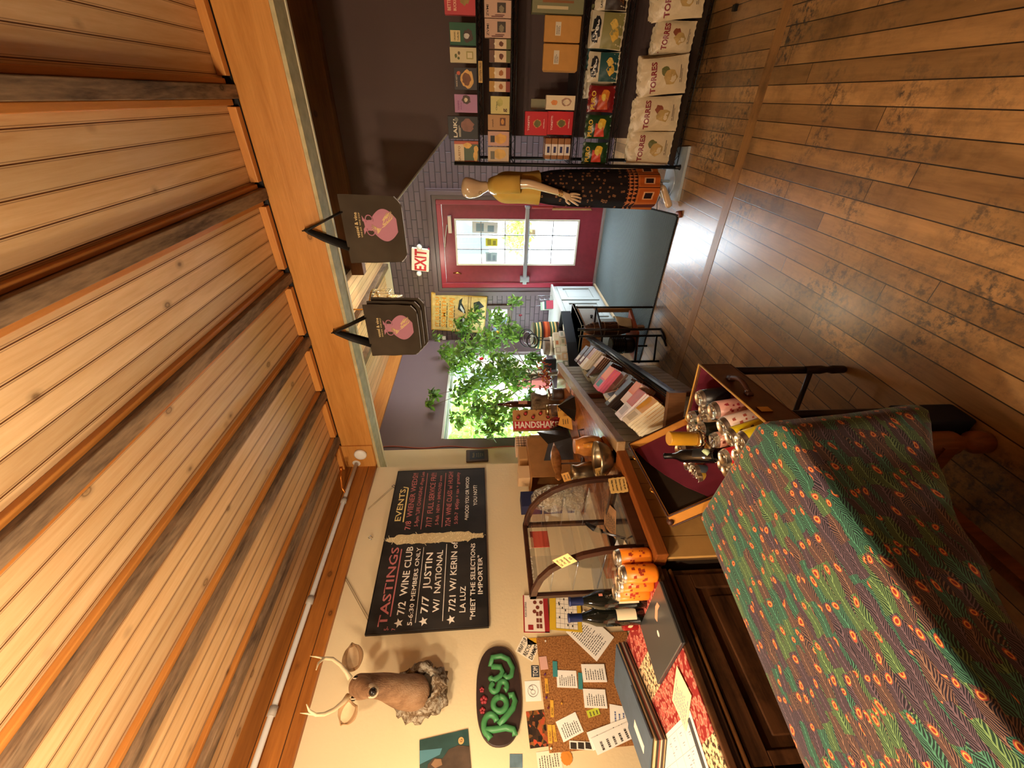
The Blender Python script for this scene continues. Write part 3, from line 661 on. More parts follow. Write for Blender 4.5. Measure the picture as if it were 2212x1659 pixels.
for i, (x, y, h) in enumerate([(1178, 1386, 'e8e2d4'), (1190, 1618, 'e8e2d4'), (1213, 1521, 'd8a03a'), (1177, 1458, '5a2a6a'), (1180, 1508, '5a2a6a'), (1184, 1530, '6a2a3a')]):
    p = at(x, y, 0, XL+LC); MB().lathe(p, [(.004, 0), (.003, .006), (.005, .009)], 8, axis=(1, 0, 0)).build('push_pin', flat(h, .4), label=['white push pin at the top right corner of the corkboard', 'white push pin at the lower left corner of the corkboard', 'ochre push pin in the middle of the corkboard', 'purple push pin above the upper yellow label', 'purple push pin between the two upper yellow labels', 'dark red push pin above the middle yellow label'][i], cat='push pin', group='push pins on the corkboard')
# calendar
F, W, H = wallfr([(1131, 1372), (1129, 1291), (1187, 1371)])
T = thing('calendar', 'wall calendar with a red picture page above a yellow date grid, beside the display case', 'calendar', F.o)
mb = MB().pane(F, 0, W, 0, H, .0205, .023); mb.m = 1; mb.text(F, W*.40, H*.86, .017, 'PLAN DE ESPANA', t=.0235, wx=.68, bold=.01); mb.m = 2
mb.pane(F, 0, W, 0, H*.18, .023, .0238).pane(F, W*.07, W*.2, H*.62, H*.82, .023, .0238).pane(F, 0, W*.025, 0, H, .023, .0238).pane(F, 0, W, H*.95, H, .023, .0236); mb.m = 3
for a, b in ((.28, .25), (.40, .25), (.28, .42), (.40, .42), (.28, .1), (.40, .1)): mb.pane(F, W*(b-.02+.03), W*(b+.12), H*(a-.03+.02), H*(a+.09), .023, .0238)
for a, b in ((.55, .55), (.8, .52), (.52, .3), (.8, .27), (.66, .42)): mb.lathe(F.p(W*a, H*b, .023), [(.0115, 0), (.0115, .001)], 14, axis=(1, 0, 0))
mb.build('picture_page', [flat('efe4d2', .7), flat('1a1a2a', .7), flat('a0282a', .6), flat('7a3a2a', .6)], T)
F, W, H = wallfr([(1187, 1371), (1187, 1290), (1257, 1370)])
mb = MB().pane(F, 0, W, 0, H, .0205, .0225); mb.m = 1; mb.pane(F, W*.05, W*.96, H*.13, H*.80, .0225, .0232); mb.m = 2
for i in range(6): mb.pane(F, W*.05, W*.96, H*(.13+.134*i)-.0006, H*(.13+.134*i)+.0006, .0232, .0235)
for i in range(8): mb.pane(F, W*(.05+.13*i)-.0006, W*(.05+.13*i)+.0006, H*.13, H*.80, .0232, .0235)
rn = random.Random(5)
for i in range(12): x = W*rn.uniform(.1, .85); y = H*rn.uniform(.15, .72); mb.pane(F, x, x+.012, y, y+.007, .0232, .0237)
mb.build('date_page', [flat('d9b32c', .6), flat('f0e9da', .7), M_ink], T)
# stickers and cards on the wall above the corkboard
def cardtxt(pts, base, tc, rows, label, name='sticker', cat='sticker', lift=.001, val=XL):
    F, W, H = wallfr(pts, 'x', val); mb = MB().pane(F, 0, W, 0, H, lift, lift+.0012); mb.m = 1
    for i, r in enumerate(rows):
        vs, fs, wd = glyphs(r, .02); s = H/len(rows)*.9; mb.text(F, W*.06, H*(1-(i+1)/len(rows))+s*.18, s, r, wx=W*.86/(wd*s), t=lift+.0018, bold=.02)
    return mb.build(name, [flat(base, .6), flat(tc, .7)], label=label, cat=cat)
cardtxt([(1126, 1433), (1119, 1378), (1164, 1418)][:0] or [(1113, 1408), (1130, 1374), (1150, 1430)], 'efe6cf', '1c1a18', ['WRAP IT UP', 'RECYCLE', 'DAMMIT'], 'tilted cream sticker with bold black lettering, above the corkboard')
cardtxt([(1148, 1462), (1147, 1437), (1165, 1463)], '3a4048', 'd8d0c0', ['TOM'], 'small dark blue sticker with pale lettering, at the top edge of the corkboard')
F, W, H = wallfr([(1139, 1375), (1139, 1374), (1160, 1400)]); MB().pane(Fr(at(1160, 1392, 0, XL), YP, ZP), 0, .035, 0, .055, .001, .0022).build('card', flat('d9a92c', .6), label='yellow card tucked behind the calendar corner', cat='card')
paper('drawing', 'white card with a round pen drawing, left of the small dark blue sticker', 'drawing', [(1136, 1515), (1133, 1471), (1170, 1514)], pb, mats=[pi], draw=lambda mb, F, W, H: (setattr(mb, 'm', 1), mb.tube([F.p(W/2+W*.3*math.cos(a*.4), H/2+H*.33*math.sin(a*.4), .0008) for a in range(17)], .0008, 4), mb.tube([F.p(W/2+W*.12*math.cos(a*.8)-.006, H/2+H*.15*math.sin(a*.8), .0008) for a in range(9)], .0008, 4), mb.tube([F.p(W*.65+W*.1*math.cos(a*.8), H*.6+H*.12*math.sin(a*.8), .0008) for a in range(9)], .0008, 4)))
mp = N('postcard_picture', .5); vo = mp.n('ShaderNodeTexVoronoi', i_Scale=55.0); mp.l(mp.pos(), vo.inputs[0]); sp = mp.n('ShaderNodeSeparateColor'); mp.l(vo.outputs['Color'], sp.inputs[0])
mp.l(mp.ramp(sp.outputs[0], [(0, hx('1c140f')), (.45, hx('3a2616')), (.7, hx('8a5a24')), (.85, hx('c04a2a')), (1, hx('3a4a24'))]), mp.b.inputs['Base Color'])
paper('picture_postcard', 'dark colourful picture postcard below the green Rosy sign', 'postcard', [(1145, 1618), (1136, 1538), (1186, 1612)], mp.m)
paper('photograph', 'small blue grey seaside photograph near the lower left edge of the wall', 'photograph', [(1101, 1659), (1101, 1629), (1129, 1659)], flat('5c7480', .5, var=.35))
paper('flyer', 'cream flyer with black scribbled print near the lower left edge of the wall', 'flyer', [(1163, 1666), (1158, 1624), (1216, 1660)], flat('e6dac0', .8), mats=[pi], draw=lambda mb, F, W, H: lines(mb, F, W*.12, W*.95, H*.1, H*.95, 8, seed=21))
p = at(1224, 1637, 0, XL+.003); MB().lathe(p, [(.028, 0), (.028, .002)], 28, axis=(1, 0, 0), wob=lambda t, i: 1+.06*math.sin(12*t)).lathe(p+Vector((.002, 0, 0)), [(.014, 0), (.014, .001)], 20, axis=(1, 0, 0)).build('sun_sticker', flat('c9802c', .6), label='round orange sun sticker beside the cream flyer', cat='sticker')
F, W, H = wallfr([(1190, 1700), (1130, 1612), (1430, 1700)])
# plaque on the cream strip of the far wall
F, W, H = wallfr([(1007, 999), (1007, 973), (1055, 998)], 'x', XLF)
T = thing('wall_plaque', 'small black plaque with pale lettering in a brown rounded frame, right of the chalkboard', 'plaque', F.o)
MB().pane(F, 0, W, 0, H, .001, .018).build('frame', flat('4a3326', .5), T, bevel=.008)
MB().pane(F, W*.17, W*.83, H*.17, H*.83, .018, .0195).build('face', flat('15120f', .4), T)
mb = MB(); mb.text(F, W/2, H*.62, H*.15, 'Hours', 'C', t=.020, wx=.8)
for i in range(4): mb.text(F, W/2, H*(.50-.09*i), H*.07, ['open daily', 'noon to late', 'wine shop', 'and bar'][i], 'C', t=.020, wx=.8)
mb.build('lettering', flat('a08a5c', .6), T)
MB().tube([at(x, 966+2*math.sin(x*.05), 0, XLF+.006) for x in range(815, 1130, 12)], .005, 6).build('cord', flat('a34a34', .6), label='red brown cord running down the purple wall beside the cream strip', cat='cord')
# ================================================================ deer mount
M_fur = N('deer_fur', .85, 0, .15); nz = M_fur.n('ShaderNodeTexNoise', i_Scale=9.0, i_Detail=8.0, i_Roughness=.7); M_fur.l(M_fur.pos((1, 1, .5)), nz.inputs[0])
M_fur.l(M_fur.ramp(nz.outputs[0], [(.3, hx('5b4230')), (.5, hx('8a6a4e')), (.7, hx('a98a6c'))]), M_fur.b.inputs['Base Color']); n2 = M_fur.n('ShaderNodeTexNoise', i_Scale=180.0); M_fur.l(M_fur.pos((1, 1, .3)), n2.inputs[0]); M_fur.bump(n2.outputs[0], .7, .004); M_fur = M_fur.m
T = thing('deer_head', 'mounted deer head with curved pale antlers and a fur ruff on the cream wall', 'deer mount', (XL, .93, 1.80))
def dz(x, y, X): return at(x, y, 0, X)
neckb, neckm, neckt = dz(915, 1497, -2.53), dz(868, 1495, -2.44), dz(825, 1480, -2.33)
skull, brow, mid, nose = dz(772, 1482, -2.26), dz(766, 1476, -2.22), dz(790, 1489, -2.10), dz(806, 1494, -2.03)
mb = MB()
path = [neckb, (neckb+neckm)/2+Vector((.01, 0, 0)), neckm, (neckm+neckt)/2, neckt, (neckt*.45+skull*.55), skull, (skull+mid)/2, mid, (mid+nose)/2, nose, nose+(nose-mid).normalized()*.012]
rad = [.088, .086, .08, .07, .058, .052, .056, .05, .036, .028, .024, .010]
mb.tube(path, [(r, r*.92) for r in rad], 18)
mb.build('head_and_neck', M_fur, T, sub=1)
nd = (nose-mid).normalized(); sd_ = nd.cross(ZP).normalized(); upv = sd_.cross(nd)
MB().tube([mid+(nose-mid)*.35-upv*.004, nose-upv*.003, nose+nd*.008-upv*.004], [(.033, .030), (.027, .025), (.016, .014)], 14).build('muzzle', flat('b9a588', .9, var=.15), T, sub=1)
pass
MB().ball(nose+nd*.012+upv*.006, .019, 8, sc=(1.1, .8, .8)).build('nose', flat('181412', .25), T)
for s in (-1, 1):
    e = (skull*.5+mid*.5)-nd*.012+sd_*s*.036+upv*.026
    o = MB().ball(e, .0115, 8).build('eye', flat('120c08', .08), T)
    MB().tube([e+nd*.015*math.cos(a*.7)+upv*.011*math.sin(a*.7)+sd_*s*.001 for a in range(10)], .0028, 5).build('eyelid', flat('c9b49a', .8), o)
pass
for s, tip, base in ((1, (760, 1388), (763, 1445)), (-1, (735, 1566), (762, 1515))):
    b_ = at(*base, 0, -2.27); t_ = at(*tip, 0, -2.32); d = t_-b_; q = d.normalized().cross(XP).normalized()
    def fn(u, v, b_=b_, d=d, q=q):
        wdt = .050*math.sin(math.pi*min(1, v*.86+.14))**.7*(1 if v < .8 else (1-v)/.2*.75+.25); a = (u-.5)*2
        return b_+d*v+q*a*wdt+XP*(-.022*(1-a*a)*(1-v*.5))
    ear = MB().grid(fn, 8, 10).build('ear', flat('a5835c', .85, var=.2), T, solid=.004)
    MB().grid(lambda u, v: Vector(fn(.22+.56*u, .1+.75*v))+XP*.004, 6, 8).build('ear_lining', flat('d0b48c', .9, var=.15), ear)
for s, pts in ((1, [(757, 1466, -2.24), (748, 1452, -2.23), (735, 1436, -2.2), (718, 1423, -2.15), (700, 1422, -2.1), (688, 1432, -2.06), (683, 1447, -2.03)]), (-1, [(752, 1503, -2.24), (742, 1516, -2.22), (722, 1533, -2.18), (700, 1543, -2.14), (682, 1544, -2.1), (668, 1535, -2.06), (662, 1521, -2.04)])):
    P = [at(a, b, 0, c) for a, b, c in pts]; M_ant = flat('d9c7a0', .45, var=.15)
    MB().tube(P, [.0125, .010, .0085, .008, .0068, .005, .0018], 9).build('antler', M_ant, T)
    k = P[-3]; MB().tube([k, k+Vector((.02, .0, .03)), k+Vector((.03, .0, .055))], [.005, .0035, .001], 7).build('antler_tine', M_ant, T)
# ruff of crumpled bark-like fur
ruffm = N('fur_ruff', .95, 0, .1); nz = ruffm.n('ShaderNodeTexNoise', i_Scale=16.0, i_Detail=9.0, i_Roughness=.75, i_Distortion=1.5); ruffm.l(ruffm.pos(), nz.inputs[0])
ruffm.l(ruffm.ramp(nz.outputs[0], [(.34, hx('3a2a1e')), (.47, hx('8d7458')), (.58, hx('d8ceb8')), (.7, hx('6a5040'))]), ruffm.b.inputs['Base Color']); ruffm.bump(nz.outputs[0], 1., .02)
rc = dz(930, 1498, -2.60)+Vector((0, 0, .03)); rn = random.Random(4)
ax = Vector((1, -.08, .28)).normalized()
def wob(t, i): return 1+.10*math.sin(5*t+i)+.07*math.sin(11*t-i*2.1)+.04*math.sin(23*t+i*3)
MB().lathe(rc+Vector((.0, .0, 0)), [(.11, .004), (.135, .02), (.14, .05), (.125, .075), (.135, .09), (.115, .115), (.10, .12), (.085, .10)], 60, axis=tuple(ax), wob=wob, sy=.85, cap=False, side=(0, 0, 1)).build('fur_ruff', ruffm.m, T, solid=.006)
# ================================================================ tote bags on the beam
M_tote = N('tote_canvas', .9, 0, .15); tw = M_tote.n('ShaderNodeTexNoise', i_Scale=5.0, i_Detail=2.0); M_tote.l(M_tote.pos(obj=True), tw.inputs[0])
M_tote.l(M_tote.ramp(tw.outputs[0], [(.3, hx('3b332a')), (.7, hx('4b4236'))]), M_tote.b.inputs['Base Color']); M_tote = M_tote.m
M_strap = flat('15120f', .6); M_pink = flat('b0788a', .75); M_cream2 = flat('dcc48c', .75); M_edge = flat('b9bcc4', .5)
def tote(label, p, n, yoff, rz):
    """canvas bags hanging from one hook; p = hook point, n = bags behind each other"""
    T = thing('tote_bag', label, 'tote bag', p, rz=0)
    W, H, top = .38, .335, -.215
    def mk(i, shx, shz):
        F = Fr(p+Vector((shx, .012+i*.03, shz)), XP, ZP)
        def f(u, v, side):
            x = (u-.5)*W*(1-.05*(1-v)); z = top-H*(1-v)
            cor = max(0, abs(u-.5)*2-.78)/.22; z += .035*cor*max(0, 1-v*4)
            b = .014*math.sin(math.pi*u)**.5*(1-v*.5)*side+.004*math.sin(9*u+4*v+i)+.003*math.sin(14*v-7*u)
            return F.p(x, z, b)
        mb = MB(); mb.grid(lambda u, v: f(u, v, 1), 16, 14); mb.grid(lambda u, v: f(1-u, v, -1), 16, 14)
        o = mb.build('canvas_body', M_tote, T)
        pts = [F.p(-W/2*.95, top-H*.90, 0)]+[f(u, 0, .2) for u in [i/12 for i in range(13)]]+[F.p(W/2*.95, top-H*.90, 0)]
        MB().tube(pts[1:-1], .0035, 6).build('bottom_seam', M_edge, o)
        return F, f
    for i in range(n-1, -1, -1):
        F, f = mk(i, .012*i, -.022*i)
    # printed amphora on the front bag
    wp = lambda x, y: .0145*math.sin(math.pi*min(1, max(0, x/W+.5)))**.5*(1-(y-top+H)/H*.5)+.004*math.sin(9*(x/W+.5)+4*((y-top+H)/H))+.003*math.sin(14*((y-top+H)/H)-7*(x/W+.5))+.0012
    def flatpoly(mb, poly, e=0.): b = len(mb.v); mb.v += [F.p(x, y, wp(x, y)+e) for x, y in poly]; mb.face(range(b, b+len(poly)))
    mb = MB(); cx = .03; zb = top-.30; body = []
    def hw(t): return .088*math.sin(math.pi*min(1., t*1.02)**.62)**.9+.003 if t < .97 else .004
    n_ = 26; H2 = .155; ph = .0
    for k in range(n_):
        t0, t1 = k/n_, (k+1)/n_; y0, y1 = zb+H2*t0, zb+H2*t1
        a0 = max(.014, .088*(math.sin(math.pi*min(1, .10+.9*t0)))**.75) if t0 < .86 else .03; a1 = max(.014, .088*(math.sin(math.pi*min(1, .10+.9*t1)))**.75) if t1 < .86 else .03
        for j in range(6): x = lambda a, q: cx-a+2*a*q/6; flatpoly(mb, [(x(a0, j), y0), (x(a0, j+1), y0), (x(a1, j+1), y1), (x(a1, j), y1)])
    flatpoly(mb, [(cx-.028, zb+H2), (cx+.028, zb+H2), (cx+.032, zb+H2+.022), (cx-.032, zb+H2+.022)]); flatpoly(mb, [(cx-.032, zb+H2+.022), (cx+.032, zb+H2+.022), (cx+.052, zb+H2+.034), (cx-.052, zb+H2+.034)])
    for s in (-1, 1):
        pts = [(cx+s*(.030+.026*math.sin(a)), zb+H2-.005+.021*math.cos(a)*-1+.0) for a in [math.pi*i/8-.3 for i in range(11)]]
        mb.tube([F.p(x, y, wp(x, y)) for x, y in pts], .0035, 5)
    mb.build('amphora_print', M_pink, T)
    mb = MB(); rn = random.Random(2)
    for k in range(9): a = R(20+16*k); mb.tube([F.p(cx+.03*math.cos(a)*.0, 0, 0)][:0]+[F.p(cx-.035+.10*t+.012*math.sin(5*t+k), zb+.115-.085*t+.006*(k-4)*math.sin(2.5*t), wp(cx, zb+.06)+.0008) for t in [i/7 for i in range(8)]], .0017 if k % 2 else .0026, 4)
    for k in range(5): a = R(60+25*k); mb.tube([F.p(cx-.01, zb+.115, wp(cx, zb+.11)+.001), F.p(cx-.01+.028*math.cos(a), zb+.115+.028*math.sin(a), wp(cx, zb+.13)+.001)], .0018, 4)
    mb.build('hand_print', M_cream2, T)
    mb = MB(); mb.text(F, cx, zb+H2+.060, .026, 'vessel & vine', 'C', warp=wp, t=.0005, bold=.012); mb.text(F, cx, zb+H2+.044, .0125, 'WINE BAR  WINE SHOP', 'C', warp=wp, t=.0005)
    mb.build('lettering', M_cream2, T)
    for i, (dy, nm) in enumerate(((0.0, 'handle'), (.035, 'handle'))):
        q = [p+Vector((-.10, .01+dy, top-.01)), p+Vector((-.045, .006+dy*.6, top*.45)), p+Vector((-.008, .003+dy*.3, -.02)), p+Vector((0, dy*.3, 0)), p+Vector((.01, .003+dy*.3, -.03)), p+Vector((.05, .006+dy*.6, top*.55)), p+Vector((.10, .01+dy, top-.01))]
        MB().tube(q, [(.021, .004)]*2+[(.015, .008)]*3+[(.021, .004)]*2, 8).build(nm, M_strap, T)
    MB().tube([p+Vector((0, .045, .012)), p+Vector((0, .015, .002)), p+Vector((0, -.006, -.004)), p+Vector((0, -.010, .012))], .004, 6).build('hook', M_black, T)
    T.rotation_euler = (0, 0, rz); return T
tote('dark tote bag with a pink amphora print hanging from the beam, the right one', Vector((-.642, 2.445, 2.50)), 1, 0, 0)
tote('dark tote bags stacked on one hook, pink amphora print, the left pair on the beam', Vector((-1.285, 2.445, 2.485)), 3, 0, 0)
# ================================================================ chandelier
c = at(878, 668, 1, 3.75); T = thing('chandelier', 'tiered clear glass and brass chandelier glowing behind the left tote bag', 'chandelier', c)
M_cg = glass('chandelier_glass', (1, .93, .75, 1), op=.35); M_glow = glow('ffdf9a', 26)
for k, (r, z, h) in enumerate(((.19, .30, .17), (.135, .16, .12), (.08, .06, .10))):
    mb = MB(); n = 22-k*4
    for i in range(n):
        a = 2*math.pi*i/n; mb.tube([c+Vector((r*math.cos(a), r*math.sin(a), z)), c+Vector((r*math.cos(a), r*math.sin(a), z-h))], .006, 6)
    o = MB().lathe(c, [(r+.006, z-.003), (r+.006, z+.006), (r-.006, z+.006), (r-.006, z-.003)], 32, cap=False).build('ring', M_gold, T)
    mb.build('glass_rods', flat('fff2cf', .05, 0, .8, Transmission_Weight=.8), T)
for i in range(5):
    a = i*1.2566; q = c+Vector((.055*math.cos(a), .055*math.sin(a), .13)); MB().ball(q, .014, 6, sc=(1, 1, 1.7)).build('bulb', M_glow, T)
MB().tube([c+Vector((0, 0, .05)), c+Vector((0, 0, .55))], .008, 8).build('stem', M_gold, T)
MB().ball(c+Vector((0, 0, -.055)), .012, 6).build('finial', M_gold, T)
lamp('chandelier_light', 'POINT', c+Vector((0, 0, .0)), 12, (1, .8, .55), .07)
lamp('far_room_downlight', 'POINT', (-1.9, 4.7, 2.1), 9, (1, .85, .66), .08)
# ================================================================ exit sign
F, W, H = wallfr([(889, 588), (889, 540), (926, 588)], 'y', YB-.06); c = F.p(W/2, H/2)
T = thing('exit_sign', 'white emergency sign with red EXIT lettering and twin lamps above the maroon door', 'exit sign', c)
MB().pane(F, 0, W, 0, H, -.055, 0).build('housing', flat('e8dcc8', .5), T, bevel=.008)
MB().text(F, W/2, H*.17, H*.92, 'EXIT', 'C', t=.0012, bold=.03, wx=.62*W/H*.82).build('lettering', flat('b8232a', .5), T)
for s in (-1, 1):
    q = F.p(W/2+s*(W/2+.028), H*.55, .0)
    o = MB().tube([F.p(W/2+s*W/2, H*.5, -.02), q], .010, 6).lathe(q, [(.012, -.02), (.03, -.012), (.034, .012), (.034, .018)], 18, axis=(0, -1, 0)).build('lamp_head', flat('bfb8ac', .4), T)
    MB().lathe(q, [(.030, .018), (.022, .023), (.002, .025)], 18, axis=(0, -1, 0)).build('lens', flat('e8eef2', .1), o)
q = at(926, 539, 1, YB-.04); MB().lathe(q, [(.014, -.03), (.014, .004), (.009, .008)], 12, axis=(0, -1, 0)).build('alarm_button', flat('a82a3a', .4), label='small red button at the lower right corner of the exit sign', cat='button')
struct(MB().pane(Fr(at(960, 730, 1, YB), XP, ZP), -.02, .03, -.02, .03, 0, .02), 'trim_sensor', M_white)
# ================================================================ poster
F, W, H = wallfr([(932, 720), (932, 641), (1046, 720)], 'y', YB-.035)
T = thing('crow_print', 'orange block print of black birds and bold lettering, on the brick wall by the door', 'picture', F.o)
MB().pane(F, 0, W, 0, H, -.03, 0).build('panel', flat('b9903f', .6, var=.1), T)
MB().pane(F, W*.03, W*.97, H*.02, H*.98, 0, .002).build('print_ground', flat('cdb076', .7, var=.22), T)
mb = MB()
for y, b, s in ((.86, 'IT IS US DU', .085), (.735, 'SOMETH', .10), (.60, 'OF ERAYAJ', .10)): vs, fs, wd = glyphs(b, .02); mb.text(F, W*.1, H*y, H*s*1.1, b, wx=W*.8/(wd*H*s*1.1), t=.003, bold=.02)
mb.build('lettering', flat('d98a24', .6), T)
mb = MB()
for y in (.835, .71, .575): lines(mb, F.off(0, 0, .0025), W*.1, W*.9, H*(y-.01), H*(y+.02), 1, mi=0, seed=int(y*100), fill=1.0, hgt=.4)
mb.build('print_text_rule', flat('22242a', .6), T); mb = MB(); mb.prism(F, [(W*.62, H*.52), (W*.86, H*.50), (W*.93, H*.44), (W*.8, H*.455), (W*.66, H*.40), (W*.52, H*.37), (W*.56, H*.46)], .002, .0035); mb.build('bird', flat('22242a', .6), T); mb = MB()
mb.prism(F, [(W*.18, H*.50), (W*.42, H*.46), (W*.46, H*.40), (W*.3, H*.36), (W*.12, H*.40), (W*.08, H*.47)], .002, .0035); mb.build('bird', flat('22242a', .6), T); mb = MB()
mb.prism(F, [(W*.58, H*.22), (W*.82, H*.24), (W*.88, H*.14), (W*.74, H*.04), (W*.68, H*.12), (W*.5, H*.06)], .002, .0035); mb.build('bird', flat('22242a', .6), T)
pass
MB().pane(F, W*.02, W*.98, H*.285, H*.295, .002, .004).pane(F, W*.02, W*.98, H*.33, H*.34, .002, .004).build('divider', flat('6a4a20', .6), T)
MB().prism(F, [(W*.66, H*.48), (W*.74, H*.47), (W*.6, H*.40), (W*.5, H*.40)], .0035, .0045).prism(F, [(W*.2, H*.42), (W*.42, H*.43), (W*.36, H*.38)], .0035, .0045).build('feather_light', flat('c9d0d4', .6), T)
# door posters on the glass
for i, (pts, h, l) in enumerate([([(1049, 532), (1049, 515), (1075, 532)], 'c4c23a', 'yellow printed notice taped inside the door glass'), ([(1049, 566), (1049, 545), (1074, 566)], '9fb6c2', 'pale blue poster on the lower left side of the door glass'), ([(1020, 505), (1020, 480), (1075, 505)], 'cfd6dc', 'pale poster at the upper right side of the door glass')]):
    F, W, H = wallfr(pts, 'y', YB+.008); mb = MB().pane(F, 0, W, 0, H, 0, .001); mb.m = 1; mb.pane(F, W*.15, W*.85, H*.55, H*.85, .001, .0014).pane(F, W*.15, W*.7, H*.15, H*.4, .001, .0014)
    mb.build('notice', [flat(h, .8), flat('8c8a3a' if i == 0 else '7e95a8', .8)], label=l, cat='notice')
F, W, H = wallfr([(905, 1), (905, 0), (906, 1)], 'y', YB) if False else (None, 0, 0)
# ================================================================ black wire rack with snacks
RX0, RX1, RY0, RY1 = -.405, .80, 3.36, 3.74
T = thing('wire_shelving_rack', 'black wire shelving rack stocked with boxed snacks and crisps against the brown wall', 'shelving rack', ((RX0+RX1)/2, (RY0+RY1)/2, 0))
DZ_ = {1: 1.522, 2: 1.302, 3: .852, 4: .573, 5: .085}
for x in (RX0, RX1):
    for y in (RY0, RY1):
        o = MB().tube([(x, y, .02), (x, y, 1.70)], .0125, 10).build('post', M_black, T)
        MB().lathe((x, y, 0), [(.02, 0), (.02, .02), (.014, .035), (.014, .06)], 12).build('foot', M_black, o)
mat_rib = N('ribbed_liner', .7, 0, .3); sp = mat_rib.n('ShaderNodeSeparateXYZ'); mat_rib.l(mat_rib.pos(), sp.inputs[0])
sn = mat_rib.math('SINE', mat_rib.math('MULTIPLY', sp.outputs[1], 520.)); mat_rib.l(mat_rib.ramp(sn, [(0, hx('1c1210')), (1, hx('3a2a24'))]), mat_rib.b.inputs['Base Color']); mat_rib.bump(sn, .4, .003)
for k, z in DZ_.items():
    mb = MB()
    for y in (RY0, RY1):
        mb.tube([(RX0, y, z-.006), (RX1, y, z-.006)], .0035, 6).tube([(RX0, y, z-.036), (RX1, y, z-.036)], .0035, 6)
        n = 30
        for i in range(n): a = RX0+(RX1-RX0)*i/n; b = RX0+(RX1-RX0)*(i+1)/n; mb.tube([(a, y, z-.006 if i % 2 else z-.036), (b, y, z-.036 if i % 2 else z-.006)], .002, 4)
    for x in (RX0, RX1): mb.tube([(x, RY0, z-.006), (x, RY1, z-.006)], .0035, 6).tube([(x, RY0, z-.036), (x, RY1, z-.036)], .0035, 6)
    o = mb.build('shelf_frame', M_black, T)
    mb = MB()
    for i in range(1, 42): x = RX0+(RX1-RX0)*i/42; mb.tube([(x, RY0, z-.003), (x, RY1, z-.003)], .002, 4, smooth=False)
    mb.build('wire_deck', M_black, o)
    MB().box(RX0+.012, RX1-.012, RY0+(-.03 if k == 5 else .004), RY1-.004, z, z+.003).build('deck_liner', mat_rib.m, T)
def shelf_y(k): return DZ_[k]+.003
def boxed(k, y0, y1, x_top, dep, base, label, name='snack_box', cat='box', art=None, Y=3.385, depth_y=0, group=None, zb=None, hgt=None):
    """a carton standing on rack level k; y0<y1 are its right and left edges and x_top its top edge in the photo"""
    zz = shelf_y(k) if zb is None else zb
    xl = at(x_top, y1, 1, Y).x; xr = at(x_top, y0, 1, Y).x; zt = at(x_top, (y0+y1)/2, 1, Y).z
    H = (zt-zz) if hgt is None else hgt; W = xr-xl; F = Fr((xl, Y, zz), XP, ZP)
    T = thing(name, label, cat, ((xl+xr)/2, Y, zz), group)
    MB().pane(F, .0008, W-.0008, 0, H, -dep, 0).build('carton', flat(base, .5), T, bevel=.0012)
    if art: art(F, W, H, T)
    return T
LAY = {}
def lay(T): LAY[T.name] = LAY.get(T.name, 0)+1; return .0005+.0004*LAY[T.name]
def rect(F, W, H, T, x0, x1, y0, y1, h, name='panel', t=.0006):
    t = lay(T); MB().pane(F, W*x0, W*x1, H*y0, H*y1, .0002, t).build(name, flat(h, .5), T)
def word(F, W, H, T, x, y, w_, s, h, txt, t=.0014, bold=.02, name='lettering', vert=False):
    t = lay(T)+.0006; vs, fs, wd = glyphs(txt, bold); f = F.off(W*x, H*y)
    if vert: f = Fr(f.o, F.v, -F.u)
    L = (H if vert else W)*w_; MB().text(f, 0, 0, s, txt, wx=L/(wd*s), bold=bold, t=t).build(name, flat(h, .5), T)
def blob(F, W, H, T, x, y, rx, ry, h, name='picture', t=.0009, seed=0, n=18, sq=False):
    t = lay(T)
    rn = random.Random(seed); pts = [(W*x+W*rx*math.cos(2*math.pi*i/n)*rn.uniform(.8, 1.1), H*y+H*ry*math.sin(2*math.pi*i/n)*rn.uniform(.8, 1.1)) for i in range(n)]
    MB().prism(F, pts, .0002, t).build(name, flat(h, .5, var=.25), T)
def A(*calls):
    def art(F, W, H, T):
        for fn, a, k in calls: fn(F, W, H, T, *a, **k)
    return art
r_ = lambda *a, **k: (rect, a, k); w_ = lambda *a, **k: (word, a, k); b_ = lambda *a, **k: (blob, a, k)
# level 1 (top)
boxed(1, -40, 31, 959, .05, 'c4464a', 'red snack box at the right end of the top rack level', art=A(w_(.12, .80, .45, .028, 'f2c9a8', 'BETTER'), w_(.12, .62, .5, .024, 'f2c9a8', 'BUCKING'), b_(.6, .35, .3, .2, 'a8884a', seed=1)))
boxed(1, 47, 97, 971, .05, '2e5a40', 'dark green box with a cream label on the top rack level', art=A(r_(.15, .65, .60, .97, 'd9c48a'), w_(.2, .78, .4, .014, '6a5a30', 'ORGANIC'), w_(.2, .66, .4, .012, '6a5a30', 'Truffle Mix'), b_(.42, .30, .30, .2, '4a3a30', seed=2), b_(.42, .36, .13, .11, 'c9c4b8', seed=3)))
boxed(1, 101, 135, 972, .04, 'd2c296', 'cream box with a small olive sprig print on the top rack level', art=A(b_(.45, .78, .14, .05, '5a6030', seed=4), b_(.62, .66, .12, .05, '6a5a3a', seed=5), b_(.3, .68, .10, .05, '5a6030', seed=9), r_(.25, .75, .12, .38, 'a89a5c'), r_(.33, .67, .16, .34, 'd9cba0', t=.001)))
boxed(1, 145, 194, 981, .04, '3a3436', 'charcoal pizza snack pouch on the top rack level', art=A(b_(.5, .42, .42, .30, 'd9a85c', seed=6), b_(.5, .46, .3, .2, '7a4a2a', seed=7), w_(.15, .86, .55, .014, 'c9b8a0', 'MADE KETO'), b_(.75, .80, .1, .08, 'c45a3a', seed=8)))
